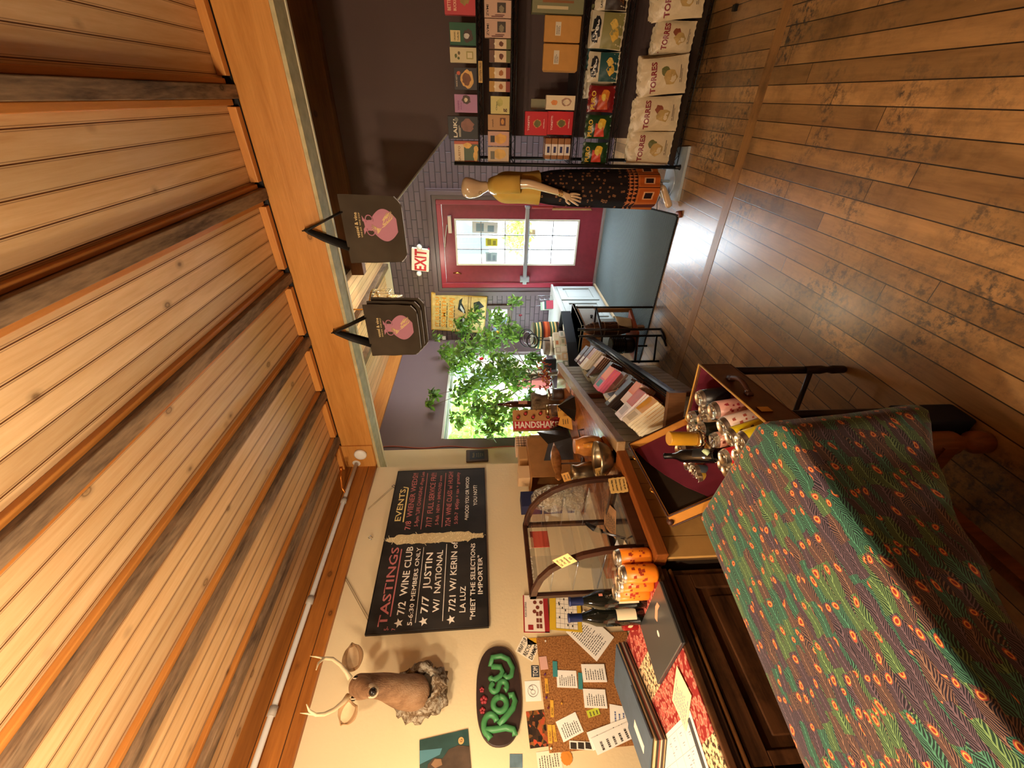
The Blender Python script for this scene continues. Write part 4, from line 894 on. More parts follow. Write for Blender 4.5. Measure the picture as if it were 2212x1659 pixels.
boxed(1, 203, 243, 982, .04, 'b07ca0', 'mauve pouch with a dark window on the top rack level', art=A(b_(.72, .48, .25, .2, '4a342a', seed=10), b_(.7, .5, .12, .08, 'd8c8a8', seed=11, t=.0013), w_(.15, .80, .5, .016, '8a4a7a', 'VANINI'), w_(.15, .70, .4, .010, '8a4a7a', 'dolce')))
boxed(1, 250, 300, 968, .05, '1a1816', 'black bag with bold pale LAIKI lettering on the top rack level', art=A(w_(.06, .70, .8, .036, 'e9e0c8', 'LAIKI'), b_(.6, .35, .32, .22, '8a5a48', seed=12), b_(.85, .72, .10, .07, '6a6a60', seed=13), r_(.1, .6, .62, .64, 'c9c0a8'), r_(.1, .5, .58, .60, 'c9c0a8')))
boxed(1, 304, 353, 982, .05, 'b8563a', 'orange and cream crackers box at the left end of the top rack level', art=A(r_(.0, .86, .6, 1., 'dcc39a'), w_(.1, .76, .68, .020, '8a5a24', 'QUESTO'), r_(.14, .86, .0, .6, '4a5a3a'), b_(.35, .12, .26, .10, 'e3b054', seed=14), b_(.8, .45, .12, .18, 'e3b054', seed=15), b_(.65, .1, .16, .1, 'e3b054', seed=16)))
boxed(1, 130, 178, 1001, .004, 'c9a45a', 'small printed price strip clipped to the edge of the top rack level', name='price_strip', cat='label', Y=3.352, zb=DZ_[1]-.034, hgt=.026, art=A(w_(.08, .25, .85, .018, '5a3a1a', 'GLUTEN FREE')))
# level 2
pz = A(w_(.1, .84, .62, .02, '3a2c24', 'ZVMI', bold=.01), r_(.30, .85, .20, .52, '4a4038'), b_(.5, .36, .2, .10, '8a8068', seed=20), r_(.06, .11, .30, .74, '6a3a34'), r_(.15, .19, .25, .60, '6a3a34'))
boxed(2, -2, 38, 1046, .05, 'cda890', 'pinkish cream box with a striped cup print, right twin, second rack level', art=pz)
boxed(2, 39, 81, 1047, .05, 'cda890', 'pinkish cream box with a striped cup print, left twin, second rack level', art=pz)
for i, (a, b, l, bc, bl) in enumerate([(83, 105, 'right one of the two brown banded cookie packs', '6a4a3a', '6a3a22'), (108, 134, 'left one of the two brown banded cookie packs', '6a4a3a', '6a3a22'), (145, 169, 'right one of the two golden banded cookie packs', 'b98a3a', 'a8642a'), (175, 198, 'left one of the two golden banded cookie packs', 'b98a3a', 'a8642a')]):
    boxed(2, a, b, 1057, .05, 'dcc3a0', l+' on the second rack level', name='cookie_pack', cat='cookies', art=A(r_(0, 1, .75, 1, bc), b_(.5, .44, .26, .11, bl, seed=20+i), r_(0, 1, 0, .2, '6a6a3a' if i < 2 else '8a3a2a'), b_(.5, .72, .16, .06, 'e8d8b8', seed=30+i)))
boxed(2, 207, 246, 1060, .035, 'd0c27c', 'pale yellow snack bag on the second rack level', name='snack_bag', cat='snack bag', art=A(w_(.2, .66, .5, .012, '4a5a2a', 'Chips'), b_(.65, .52, .22, .16, 'b8b060', seed=22), w_(.12, .2, .2, .035, '5a3a22', 'g')))
boxed(2, 247, 281, 1054, .04, 'b88a58', 'kraft brown box with a small nut window on the second rack level', art=A(r_(.3, .8, .18, .44, '6a3a1c'), b_(.55, .32, .18, .08, 'c98a3a', seed=23, t=.0013), w_(.2, .75, .5, .014, '5a3a1c', 'crunch')))
boxed(2, 283, 315, 1054, .03, 'c79a86', 'clear bag of pasta with a black label near the left of the second level', name='pasta_bag', cat='pasta bag', art=A(b_(.5, .4, .36, .3, 'd9a24a', seed=24), r_(.25, .7, .68, .88, '1e1a1a', t=.0014)))
boxed(2, 317, 350, 1054, .03, 'cdb28e', 'clear bag of small pasta at the left end of the second rack level', name='pasta_bag', cat='pasta bag', art=A(b_(.55, .42, .34, .32, 'd8ab55', seed=25), r_(.2, .72, .68, .88, '6a6450', t=.0014)))
# level 3
tb = lambda l, a, b, xt, zb=None, Y=3.40: boxed(3, a, b, xt, .06, 'c01a24', l, zb=zb, Y=Y, art=A(w_(.2, .80, .60, .017, 'f4d8d0', 'TORETTI'), b_(.5, .45, .19, .19, 'c98a4a', seed=26, n=24), b_(.5, .45, .15, .15, '6a6430', seed=27, t=.0013, n=20), w_(.3, .14, .4, .010, 'f4d8d0', 'NOVELLA')), name='biscuit_box', cat='biscuit box')
t1 = tb('lower red biscuit box on the third rack level', 240, 291, 1183, Y=3.40)
zt = at(1183, 265, 1, 3.40).z
tb('upper red biscuit box stacked on its twin on the third rack level', 240, 292, 1134, zb=zt+.001, Y=3.40)
boxed(3, 205, 237, 1180, .05, 'e0cfae', 'cream tea box with two round pictures on the third rack level', art=A(b_(.5, .72, .2, .12, 'd98a4a', seed=28), b_(.55, .3, .3, .18, 'a8826a', seed=29), b_(.55, .3, .2, .12, 'e0cfae', seed=30, t=.0013)))
boxed(3, 213, 236, 1147, .02, '8d8a6a', 'small grey green packet standing behind the cream tea box', name='packet', cat='packet', Y=3.52)
for r in range(4):
    for j in range(2):
        zz = shelf_y(3)+r*.047; Y = 3.40+.07*j
        T = thing('wafer_pack', ['lowest', 'second', 'third', 'topmost'][r]+' wafer pack in the '+('front' if j == 0 else 'back')+' stack at the left end of the third rack level', 'wafer pack', (-.30, Y, zz), 'wafer packs on the third rack level')
        F = Fr((-.375, Y, zz), XP, ZP); MB().pane(F, .002, .138, .001, .045, -.06, 0).build('wrapper', flat('9a6a44', .25), T, bevel=.006)
        MB().pane(F, .03, .10, .0015, .0445, .0, .0012).build('label', flat('dcd2c8', .5), T); MB().pane(F, .045, .085, .012, .030, .0012, .0018).build('logo_bar', flat('2a2a5a', .5), T)
for i, (a, b, sh) in enumerate(((30, 90, 0), (92, 152, 0))):
    for k in range(3):
        Y = 3.41+.03*k; l = ['front', 'middle', 'back'][k]+' brown paper bag in the '+('right' if i == 0 else 'left')+' row on the third rack level'
        xl = at(1160, b, 1, Y).x-.004*k; xr = at(1160, a, 1, Y).x-.004*k; F = Fr((xl, Y, shelf_y(3)), XP, ZP); W = xr-xl; H = .235-.006*k
        T = thing('paper_bag', l, 'paper bag', ((xl+xr)/2, Y, shelf_y(3)), 'brown paper bags on the third rack level')
        MB().pane(F, 0.001, W-.001, 0, H, -.024, 0).build('bag', flat('c08c48', .75, var=.06), T, bevel=.006)
        if k == 0: MB().pane(F, W*.25, W*.75, H*.55, H*.70, 0, .001).build('label', flat('d8ccb4', .7), T); mb = MB(); lines(mb, F.off(0, 0, .001), W*.3, W*.7, H*.57, H*.68, 3, mi=0, seed=i); mb.build('lettering', M_ink, T)
boxed(3, -20, 27, 1150, .08, '7d7d5c', 'olive green gift box at the right end of the third rack level', art=A(r_(.2, .35, .3, .9, 'c9b890'), r_(.5, .62, .2, .8, '8a5a34')))
# crisps: a pillow bag with crimped ends
def crisp(name, label, W, H, t, base, loc, rz=0, lean=0, group=None, deco=None, tilt=0):
    T = thing(name, label, 'crisps', (0, 0, 0), group); F = Fr((-W/2, 0, 0), XP, ZP)
    def wp(x, y):
        u = min(1, max(0, x/W)); v = min(1, max(0, y/H)); e = max(0, min(1, (v-.05)/.25))*max(0, min(1, (.95-v)/.25))
        return t*.5*(math.sin(math.pi*u)**.6)*e**.6+.0018*math.sin(40*u+7*v)*(1-e)+.0015*math.sin(17*u+23*v)
    mb = MB(); nu, nv = 14, 16
    def P(u, v, s):
        x = W*u; y = H*v; pin = .012*math.sin(math.pi*v)*(1 if 0 < u < 1 else 1); x = W/2+(x-W/2)*(1-.05*math.sin(math.pi*v)); return F.p(x, y+.003*math.sin(30*u), s*wp(W*u, y))
    mb.grid(lambda u, v: P(u, v, 1), nu, nv); mb.grid(lambda u, v: P(1-u, v, -1), nu, nv)
    mb.build('bag', base, T)
    if deco:
        def put(nm, pts, h, e=.0012):
            q = [Vector(a) for a in pts]
            def fn(u, v): a = q[0].lerp(q[1], u).lerp(q[3].lerp(q[2], u), v); return F.p(W*a.x, H*a.y, wp(W*a.x, H*a.y)+e)
            MB().grid(fn, 10, 10).build(nm, h if not isinstance(h, str) else flat(h, .4), T)
        def cloud(nm, x, y, rx, ry, h, seed=0, e=.0016, n=12):
            m2 = MB(); rn = random.Random(seed); c = len(m2.v); m2.v.append(F.p(W*x, H*y, wp(W*x, H*y)+e))
            for i in range(n): a = 2*math.pi*i/n; k = rn.uniform(.75, 1.1); q = (x+rx*math.cos(a)*k, y+ry*math.sin(a)*k); m2.v.append(F.p(W*q[0], H*q[1], wp(W*q[0], H*q[1])+e))
            for i in range(n): m2.face((0, 1+i, 1+(i+1) % n))
            m2.build(nm, flat(h, .4, var=.2), T)
        def wrd(nm, x, y, wd_, s, h, txt):
            vs, fs, wd = glyphs(txt, .03); MB().text(F, W*x, H*y, s, txt, wx=W*wd_/(wd*s), bold=.03, warp=wp, t=.0028).build(nm, flat(h, .4), T)
        deco(put, cloud, wrd)
    T.location = loc; T.rotation_euler = (lean, tilt, rz); return T
M_creambag = N('cream_foil', .35, 0, .5); nz = M_creambag.n('ShaderNodeTexNoise', i_Scale=30.0, i_Detail=3.0); M_creambag.l(M_creambag.pos(obj=True), nz.inputs[0]); M_creambag.b.inputs['Base Color'].default_value = hx('d8c6a2'); M_creambag.bump(nz.outputs[0], .6, .006); M_creambag = M_creambag.m
def torres(seed):
    def deco(put, cloud, wrd):
        wrd('lettering', .08, .66, .80, .048, '8a1f2a', 'TORRES'); cloud('picture', .45, .36, .2, .16, 'b99a5c', seed); cloud('picture', .62, .46, .14, .10, '8a4a30' if seed % 2 else '6a6a3a', seed+5)
        put('text_line', [(.3, .14), (.75, .14), (.75, .155), (.3, .155)], '6a5a48'); put('text_line', [(.3, .11), (.65, .11), (.65, .122), (.3, .122)], '6a5a48')
    return deco
zb5 = shelf_y(5)
specs = [(-.29, 3.42, 0, .0), (-.07, 3.40, .06, .02), (.155, 3.385, .14, .03), (.345, 3.44, -.05, .0), (.545, 3.375, .12, .02)]
names = ['left end of', 'second from the left on', 'middle of', 'fourth from the left on', 'right end of']
for i, (x, y, tl, rz) in enumerate(specs):
    for k in range(3):
        h = .31
        crisp('crisp_bag', ['front', 'middle', 'back'][k]+' cream TORRES crisp bag, '+names[i]+' the bottom rack level', .215 if i != 3 else .17, h-.01*k-(.06 if i == 3 else 0), .055, M_creambag, (x+.012*k*(-1)**i, y+.07*k+.01, zb5+.004+max(0, math.sin(tl))*.09), rz=rz, lean=R(-11), tilt=-tl*.8, group='cream TORRES bags on the bottom rack level', deco=torres(i*3+k))
def puro(c2, c3):
    def deco(put, cloud, wrd):
        wrd('lettering', .1, .72, .7, .040, 'd9b23a', 'PURO'); put('panel', [(.12, .22), (.62, .30), (.66, .60), (.1, .62)], c2); cloud('picture', .62, .36, .27, .17, c3, 3, e=.0025); cloud('picture', .58, .42, .15, .09, 'e8c850', 4, e=.0032)
    return deco
G_ = flat('1f3d1e', .3); Rd = flat('7a1818', .3)
crisp('crisp_bag', 'dark green PURO crisp bag at the left end of the fourth rack level', .145, .18, .04, G_, (-.33, 3.41, shelf_y(4)+.002), lean=R(-8), deco=puro('c8402a', 'd9ae30'))
crisp('crisp_bag', 'dark green PURO crisp bag, second from the left on the fourth rack level', .15, .18, .04, G_, (-.165, 3.41, shelf_y(4)+.002), lean=R(-8), deco=puro('c8402a', 'd9ae30'))
crisp('crisp_bag', 'dark red PURO crisp bag in the middle of the fourth rack level', .155, .18, .04, Rd, (.0, 3.41, shelf_y(4)+.002), lean=R(-8), deco=puro('b8481c', 'd07a26'))
def brets(base2):
    def deco(put, cloud, wrd):
        put('lower_panel', [(.03, .03), (.97, .03), (.97, .62), (.03, .62)], base2); cloud('badge', .5, .78, .40, .13, '15151a', 60, e=.002, n=22); wrd('lettering', .22, .73, .55, .040, 'e8e4da', 'Brets'); cloud('picture', .42, .26, .2, .14, 'd9b04a', 8, e=.002); cloud('picture', .68, .30, .15, .12, 'e0bc5c', 9, e=.002)
    return deco
M_bw = flat('c8bca0', .35)
crisp('crisp_bag', 'teal and cream Brets crisp bag on the fourth rack level', .165, .205, .04, M_bw, (.175, 3.41, shelf_y(4)+.002), lean=R(-8), deco=brets('1f4a4a'))
crisp('crisp_bag', 'olive and cream Brets crisp bag on the fourth rack level', .19, .225, .045, M_bw, (.355, 3.405, shelf_y(4)+.002), lean=R(-8), tilt=.05, deco=brets('8a8450'))
crisp('crisp_bag', 'white and dark crisp bag with shiny orange foil, right of the olive Brets bag', .15, .20, .045, M_bw, (.53, 3.41, shelf_y(4)+.002), lean=R(-8), deco=lambda put, cloud, wrd: (put('dark_panel', [(.03, .03), (.97, .03), (.97, .68), (.03, .68)], '2c1c14'), wrd('lettering', .1, .76, .8, .018, '2a2420', 'LAYONESANTE'), put('foil_patch', [(.2, .1), (.7, .2), (.85, .55), (.5, .45)], flat('e08a30', .15, .8))))
crisp('crisp_bag', 'dark wine red crisp bag at the right end of the fourth rack level', .15, .20, .045, flat('3a1018', .35), (.695, 3.42, shelf_y(4)+.002), lean=R(-8))
for i in range(3): crisp('crisp_bag', ['olive', 'teal', 'cream'][i]+' spare crisp bag behind the front row of the fourth rack level', .16, .20, .035, [flat('8a8450', .4), flat('1f4a4a', .4), M_bw][i], (.42-.17*i, 3.50, shelf_y(4)+.002), lean=R(-6))
# clear plastic bins with a wire divider at the right edge of the picture, nearer than the rack
M_clear = glass('clear_plastic', (.86, .88, .9, 1), op=.35)
T = thing('clear_bin', 'clear plastic bin held in front of the rack at the right edge of the photo', 'bin', (.52, 3.16, 0))
o = MB().box(.44, .47, 3.12, 3.15, 0, .02).tube([(.60, 3.14, .0), (.60, 3.14, 1.0)], .008, 8).tube([(.60, 3.14, .012), (.60, 3.02, .012)], .008, 8).tube([(.60, 3.14, .012), (.74, 3.14, .012)], .008, 8)
o.build('stand', M_black, T)
for z in (.86, .42):
    MB().prism(Fr((.47, 3.02, z), XP, ZP), [(0, .06), (.10, 0), (.30, 0), (.30, .2), (.03, .2)], -.10, -.097).prism(Fr((.47, 3.12, z), XP, ZP), [(0, .06), (.10, 0), (.30, 0), (.30, .2), (.03, .2)], 0, .003).box(.57, .77, 3.02, 3.12, z, z+.003).build('bin', M_clear, T)
# ================================================================ serving counter
ZC = .87
UC = Vector((-.322, .947, 0)).normalized(); NC = Vector((.947, .322, 0)).normalized()   # the angled bar: along, outward
M_ctop = wood('counter_top', 'a8642c', '6e3612', 'Y', knots=.1, rough=.16, contrast=.8, spec=.7); M_cedge = wood('counter_edge', 'a98a62', '7a5c3c', 'Y', knots=.1, rough=.45)
M_cred = wood('counter_red_edge', 'a05c28', '703a16', 'Y', knots=.1, rough=.35, contrast=.7)
T = thing('service_counter', 'long wooden bar counter bending away from the camera with beadboard front', 'counter', (-1.7, 1.6, 0))
A0, A1 = Vector((-1.35, 1.42, 0)), Vector((-1.35, 1.42, 0))+UC*1.66
Fz = Fr((0, 0, 0), XP, YP)
tp = lambda *v: [(q[0], q[1]) for q in v]
B0, B1 = A0-NC*.80, A1-NC*.80
MB().prism(Fz, tp(A0-NC*.06, A1-NC*.06, B1, B0), ZC-.04, ZC).build('bar_top', M_ctop, T)
MB().prism(Fz, tp(A0, A1, A1-NC*.06, A0-NC*.06), ZC-.042, ZC+.003).build('bar_edge_strip', M_cedge, T, bevel=.006)
MB().prism(Fz, [(-1.47, .852), (-1.47, 1.50), (-1.93, 1.25), (-1.93, .852)], ZC-.04, ZC-.001).build('counter_top', M_ctop, T)
MB().box(-1.47, -1.395, .850, 1.455, ZC-.05, ZC).build('counter_edge', M_cred, T, bevel=.005)
def beads(mb, P0, P1, z0, z1, pitch, gap=.004, t=.012, nrm=None):
    d = (P1-P0); L = d.length; u = d.normalized(); n = nrm or u.cross(ZP); k = max(1, int(round(L/pitch))); F = Fr(P0+ZP*z0, u, ZP)
    if F.n.dot(n) < 0: F = Fr(P1+ZP*z0, -u, ZP)
    for i in range(k): mb.pane(F, L*i/k+gap/2, L*(i+1)/k-gap/2, 0, z1-z0, -t, 0)
    mb.m = 1; mb.pane(F, 0, L, 0, z1-z0, -t-.01, -t); mb.m = 0
    return mb
M_bead = flat('c4baa2', .6, var=.06); M_gap = flat('1a1511', .8); M_yel = flat('cfa05c', .5, var=.06)
f0, f1 = A0-NC*.035+Vector((-.03, -.03, 0)), A1-NC*.035
beads(MB(), f0, f1, 0, ZC-.042, .085, gap=.011).build('beadboard_front', [M_bead, M_gap], T)
beads(MB(), Vector((-1.43, .86, 0)), Vector((-1.43, 1.41, 0)), 0, ZC-.05, .088, t=.014).build('plank_front', [M_yel, flat('5a3f1e', .8)], T)
beads(MB(), f1, f1-NC*.58, 0, ZC-.042, .085, gap=.011, nrm=UC).build('beadboard_end', [M_bead, M_gap], T)
MB().prism(Fz, [(-1.46, .88), (-1.46, 1.43), (-1.9, 1.25), (-1.9, .88)], 0, .8).prism(Fz, tp(f0-NC*.05, f1-NC*.05-UC*.05, f1-NC*.55-UC*.05, f0-NC*.5), 0.001, .805).build('carcass', flat('4a382a', .8), T)
q = A0+UC*.82-NC*.02; MB().prism(Fz, tp(q, q+UC*.03, q+UC*.03-NC*.03, q-NC*.03), 0, ZC-.05).build('batten', wood('batten_wood', '8a5a30', '5a3418', 'Z', knots=0), T)
# ---------------- chocolate bar tray hung on the bar front
T = thing('display_tray', 'black-railed wooden tray of bars fixed along the beadboard front of the bar', 'display tray', (-1.5, 2.3, .5))
TB = Vector((-1.166, 1.561, .62)); L = 1.66; Wd = .245
Ft = Fr(TB, UC, ZP)      # n = u x v points outward
def tq(a, b, c): return TB+UC*a-NC*b+ZP*c      # along, inward, up
M_twood = wood('tray_wood', '7c5636', '4a2e18', 'Z', knots=.1, rough=.5)
def slab(mb, a0, a1, b0, b1, c0, c1, dc=0): return mb.hexa([tq(a0, b0, c0), tq(a0, b1, c0+dc), tq(a1, b1, c0+dc), tq(a1, b0, c0), tq(a0, b0, c1), tq(a0, b1, c1+dc), tq(a1, b1, c1+dc), tq(a1, b0, c1)])
slab(MB(), 0, L, 0, Wd, -.048, -.036, -.03).build('tray_base', M_twood, T)
slab(MB(), 0, L, -.006, .008, -.050, -.008).build('front_board', M_dark, T)
MB().tube([tq(0, 0, 0), tq(L, 0, 0)], .007, 8).tube([tq(0, .018, .002), tq(L, .018, .002)], .004, 6).build('front_rail', flat('202226', .25, .6), T)
slab(MB(), 0, L, -.008, .014, -.022, -.004).build('rail_bar', flat('2a2c30', .3, .5), T)
slab(MB(), -.03, 0, -.008, Wd, -.085, .0).build('end_board', M_twood, T)
for k, a in enumerate((.30, 1.02)): slab(MB(), a, a+.008, .008, Wd*.9, -.06, .0).build('divider', M_twood, T)
# stacks: (along, inward, count, length, height, thickness, colours, label)
def barstack(a, b, n, w, h, t, cols, desc, lean=38, step=None, rz=0, lift=0):
    step = step or t*1.08; b = min(b, .245-.3*h); lean = max(lean, math.degrees(math.acos(min(1, (.243-b)/h))))
    for i in range(n):
        T = thing('chocolate_bar', desc, 'chocolate bar', (0, 0, 0), desc[:60]+' stack')
        mb = MB(); mb.box(-w/2, w/2, -h/2, h/2, 0, t); o = mb.build('wrapper', flat(cols[0], .45), T, bevel=min(.002, t*.2))
        if len(cols) > 1: MB().box(-w/2*.98, w/2*.98, -h/2-.0004, h*.02, t*.04, t+.0005).build('lower_panel', flat(cols[1], .45, var=.15 if len(cols) > 3 else 0), T)
        if len(cols) > 2: MB().box(-w*.3, w*.3, h*.1, h*.38, t, t+.0008).build('label', flat(cols[2], .5), T)
        # bar lies with its face up and towards the customer, leaning back on the pile
        ez = (NC*math.sin(R(lean))+ZP*math.cos(R(lean))).normalized(); ey = (-NC*math.cos(R(lean))+ZP*math.sin(R(lean))).normalized(); ex = ey.cross(ez)
        if rz: ey2 = ey*math.cos(rz)+ex*math.sin(rz); ex = ex*math.cos(rz)-ey*math.sin(rz); ey = ey2
        p = tq(a, b, -.040-.12*b+lift)+ey*(h*.5+.0035*i)+ez*(i*step)
        m = Matrix((ex, ey, ez)).transposed().to_4x4(); m.translation = p
        T.matrix_world = m; T.location = p; T.rotation_euler = m.to_euler()
BS = [(.07, .12, 6, .08, .165, .013, ['efe3c4', 'e3a81e', 'c9b890', 1], 'white and yellow sunflower-print bar, nearest end of the display tray'),
      (.075, .20, 4, .08, .15, .012, ['e9dcc0', 'd9b040'], 'cream and yellow bar behind the sunflower-print bars'),
      (.17, .10, 8, .08, .165, .011, ['dcd6dc', 'b8481e', 'b9b4be', 1], 'lilac white and rust orange bar in the tall near pile of the tray'),
      (.19, .215, 2, .085, .16, .013, ['c8c8a4', 'b0ac88'], 'pale green bar leaning against the beadboard at the near end'),
      (.26, .07, 6, .07, .12, .012, ['e6cfc4', 'd9762a'], 'pink and orange small bar next to the first tray divider'),
      (.36, .10, 8, .05, .17, .011, ['2a1c16', '1e1410', 'd8d4c8'], 'slim dark brown bar with a white band beyond the first divider'),
      (.38, .22, 1, .085, .16, .025, ['d6ead8', '7a3a22'], 'thick mint white bar lying on a brown one by the beadboard'),
      (.46, .20, 6, .085, .165, .011, ['c9c4ae', '8a6a38', '3a4a58'], 'fan of cream bars with a blue printed label beside the beadboard'),
      (.49, .08, 4, .06, .17, .011, ['c0a090', '3a241c'], 'dusty pink backed dark bar in the middle of the tray'),
      (.58, .08, 5, .06, .165, .010, ['8a7468', '6a5448'], 'speckled grey brown bar in the middle of the tray'),
      (.66, .10, 7, .09, .15, .014, ['d86a8a', 'ef7a1c', '3f8a9a'], 'pink, orange and teal bar in the bright pile of the tray'),
      (.62, .22, 3, .08, .12, .012, ['4a8a9a', '3a6a7a', 'c97a9a'], 'teal bar with a pink label, behind the bright orange pile'),
      (.76, .18, 4, .08, .13, .013, ['b0b09c', '2a2a26'], 'grey green bar behind the bright pile'),
      (.80, .07, 6, .05, .16, .010, ['5a4238', '2a1a14'], 'dark brown bar beyond the bright pile'),
      (.90, .19, 6, .09, .15, .012, ['8f9484', '1c1c1a'], 'grey topped black bar in the far half of the tray'),
      (.94, .07, 7, .05, .16, .011, ['4a3028', 'c9a074'], 'brown and tan slim bar before the second divider'),
      (1.06, .18, 5, .09, .16, .012, ['a9a68c', '8a7c50', '2a2a20'], 'sage bar beyond the second divider'),
      (1.12, .06, 7, .07, .15, .012, ['d9d4c4', 'a86a3a'], 'white topped tan bar beyond the second divider'),
      (1.20, .20, 5, .09, .15, .012, ['9aa08c', 'c9b83a'], 'grey green and yellow bar towards the far end of the tray'),
      (1.26, .06, 6, .07, .15, .012, ['5a2a2e', '3a1c20', 'e0d8d0'], 'maroon bar with a white band near the far end of the tray'),
      (1.38, .10, 5, .08, .14, .012, ['b9b4a8', '8a7060'], 'light grey bar near the far end of the tray'),
      (1.50, .10, 5, .08, .14, .012, ['6a5248', '4a3a34', 'd8c8b0'], 'brown bar at the far end of the tray')]
for b in BS: barstack(b[0], b[1], b[2], b[3]*1.12, b[4]*1.15, b[5]*1.25, *b[6:])
# ================================================================ bakery display case
T = thing('display_case', 'dark wood and glass display case with curved front standing on the counter', 'display case', (-1.62, 1.1, ZC))
M_cw = wood('case_wood', '4a2a1c', '2a140c', 'Z', knots=0, rough=.35); YN, YF = .926, 1.288; xf, xb, zb, zt = -1.446, -1.80, .885, 1.322
def cprof(k=0):     # quarter curve from front bottom to back top
    return [(xf-(xb-xf)*-1*0, 0)]
cur = [(xf, zb), (xf-.002, zb+.08), (xf-.012, zb+.16), (xf-.035, zb+.24), (xf-.075, zb+.31), (xf-.13, zb+.37), (xf-.20, zb+.41), (xf-.28, zb+.43), (xb, zt)]
def inset(d):
    o = []
    for i, (x, z) in enumerate(cur):
        a = cur[max(i-1, 0)]; b = cur[min(i+1, len(cur)-1)]; t = Vector((b[0]-a[0], b[1]-a[1])).normalized(); o.append((x+t.y*-d*1, z+t.x*d))
    return o
for Y in (YN, YF):
    mb = MB(); inn = inset(.026)
    for i in range(len(cur)-1):
        p = [(cur[i]), (cur[i+1]), (inn[i+1]), (inn[i])]
        mb.hexa([(p[0][0], Y-.009, p[0][1]), (p[3][0], Y-.009, p[3][1]), (p[3][0], Y+.009, p[3][1]), (p[0][0], Y+.009, p[0][1]), (p[1][0], Y-.009, p[1][1]), (p[2][0], Y-.009, p[2][1]), (p[2][0], Y+.009, p[2][1]), (p[1][0], Y+.009, p[1][1])])
    mb.box(xb, xb+.022, Y-.009, Y+.009, zb, zt).box(xb, xf, Y-.009, Y+.009, ZC, zb+.018)
    mb.build('end_frame', M_cw, T)
MB().box(xb-.004, xf+.012, YN-.014, YF+.014, ZC+.001, ZC+.016).box(xf-.006, xf+.014, YN, YF, ZC, zb+.03).box(xb, xb+.02, YN, YF, ZC, zb+.02).box(xb-.002, xb+.022, YN, YF, zt-.02, zt+.002).build('base_frame', M_cw, T, bevel=.002)
MB().box(xb+.02, xf-.006, YN+.01, YF-.01, ZC+.016, ZC+.019).build('floor_tray', flat('6a6a6e', .12, .9), T)
M_case = glass('case_glass', (.97, .98, 1, 1), op=.10)
mb = MB(); 
for i in range(len(cur)-1): (x0, z0), (x1, z1) = cur[i], cur[i+1]; mb.quad((x0-.008, YN, z0), (x0-.008, YF, z0), (x1-.004, YF, z1-.006), (x1-.004, YN, z1-.006)); mb.sm[-1] = True
mb.build('curved_glass', M_case, T)
for Y in (YN, YF): MB().prism(Fr((0, Y, 0), XP, ZP), [(x, z) for x, z in inset(.02)]+[(xb+.01, zb)], -.001, .001).build('side_glass', M_case, T)
for i, z in enumerate((1.02, 1.13, 1.23)):
    MB().box(xb+.02, xf-.06-.06*i, YN+.02, YF-.02, z, z+.004).build('glass_shelf', M_case, T)
    MB().tube([(xb+.02, YN+.015, z), (xf-.06-.06*i, YN+.015, z)], .003, 5).tube([(xb+.02, YF-.015, z), (xf-.06-.06*i, YF-.015, z)], .003, 5).build('shelf_rail', flat('b0b6bc', .15, .8), T)
MB().box(xb+.004, xb+.007, YN+.01, YN+.19, zb, zt-.02).build('sliding_door', M_case, T)
MB().box(xb-.004, xb-.001, YF-.12, YF-.03, 1.20, 1.29).build('red_sticker', flat('c8503c', .5), T)
# tongs and papers inside
tg = thing('serving_tongs', 'black handled serving tongs standing inside the display case', 'tongs', (-1.60, 1.10, ZC+.02))
MB().tube([(-1.60, 1.06, .895), (-1.60, 1.10, .99)], .003, 6).tube([(-1.585, 1.055, .895), (-1.595, 1.10, .99)], .003, 6).build('arm', M_steel, tg)
MB().tube([(-1.60, 1.10, .985), (-1.60, 1.12, 1.02), (-1.60, 1.15, 1.05)], [.010, .013, .008], 8).build('grip', M_black, tg)
for i, (x, y, z, w, h, rz, l, c) in enumerate([(-1.66, .98, .893, .16, .11, .2, 'striped paper menu card lying at the near end inside the display case', 'e0c9a0'), (-1.72, 1.02, .90, .12, .16, -.1, 'white printed sheet lying inside the display case', 'd9d4cc'), (-1.70, 1.24, .895, .14, .14, .5, 'brown paper bag with a black print inside the far end of the display case', 'b98a5c')]):
    F = Fr((x, y, z), (math.cos(rz), math.sin(rz), 0), (-math.sin(rz), math.cos(rz), .12)); mb = MB().pane(F, -w/2, w/2, -h/2, h/2, 0, .002); lines(mb, F.off(0, 0, .002), -w*.4, w*.4, -h*.4, h*.4, 7, seed=i)
    mb.build('menu_card', [flat(c, .7), flat('8a4a3a', .7) if i == 0 else pi], label=l, cat='card')
def tag(name, label, F, W, H, poly, rows, base='e3bf72', size=.014):
    T = thing(name, label, 'price tag', F.o); MB().prism(F, poly, 0, .0015).build('card', flat(base, .7), T)
    mb = MB(); n = len(rows)
    for i, r in enumerate(rows): vs, fs, wd = glyphs(r, .02); mb.text(F, 0, H*(.5-(i+1)/(n+.3))+size*.1, size, r, 'C', wx=min(.9, W*.82/(wd*size)), bold=.02, t=.002)
    mb.build('handwriting', M_ink, T)
p = at(1335, 1048, 0, xf+.022); W, H = .085, .075
F = Fr(p, (0, 1, -.12), (-.25, .12, 1))
jag = []; 
for k in range(4):
    for j in range(7):
        t = -.5+j/7; e = .5+(.03 if j % 2 else 0); x, y = ((t, -e), (e, t), (-t, e), (-e, -t))[k]; jag.append((x*W, y*H))
tag('price_tag', 'jagged-edged cream tag with handwriting on the front foot of the display case', F, W, H, jag, ['our own flaky', 'pastries baked', 'every morning', 'ask for more'], size=.0125)
p = at(1220, 1211, 1, YN-.014); F = Fr(p, XP, ZP).off(0, 0, 0, rot=R(38)); W = H = .072
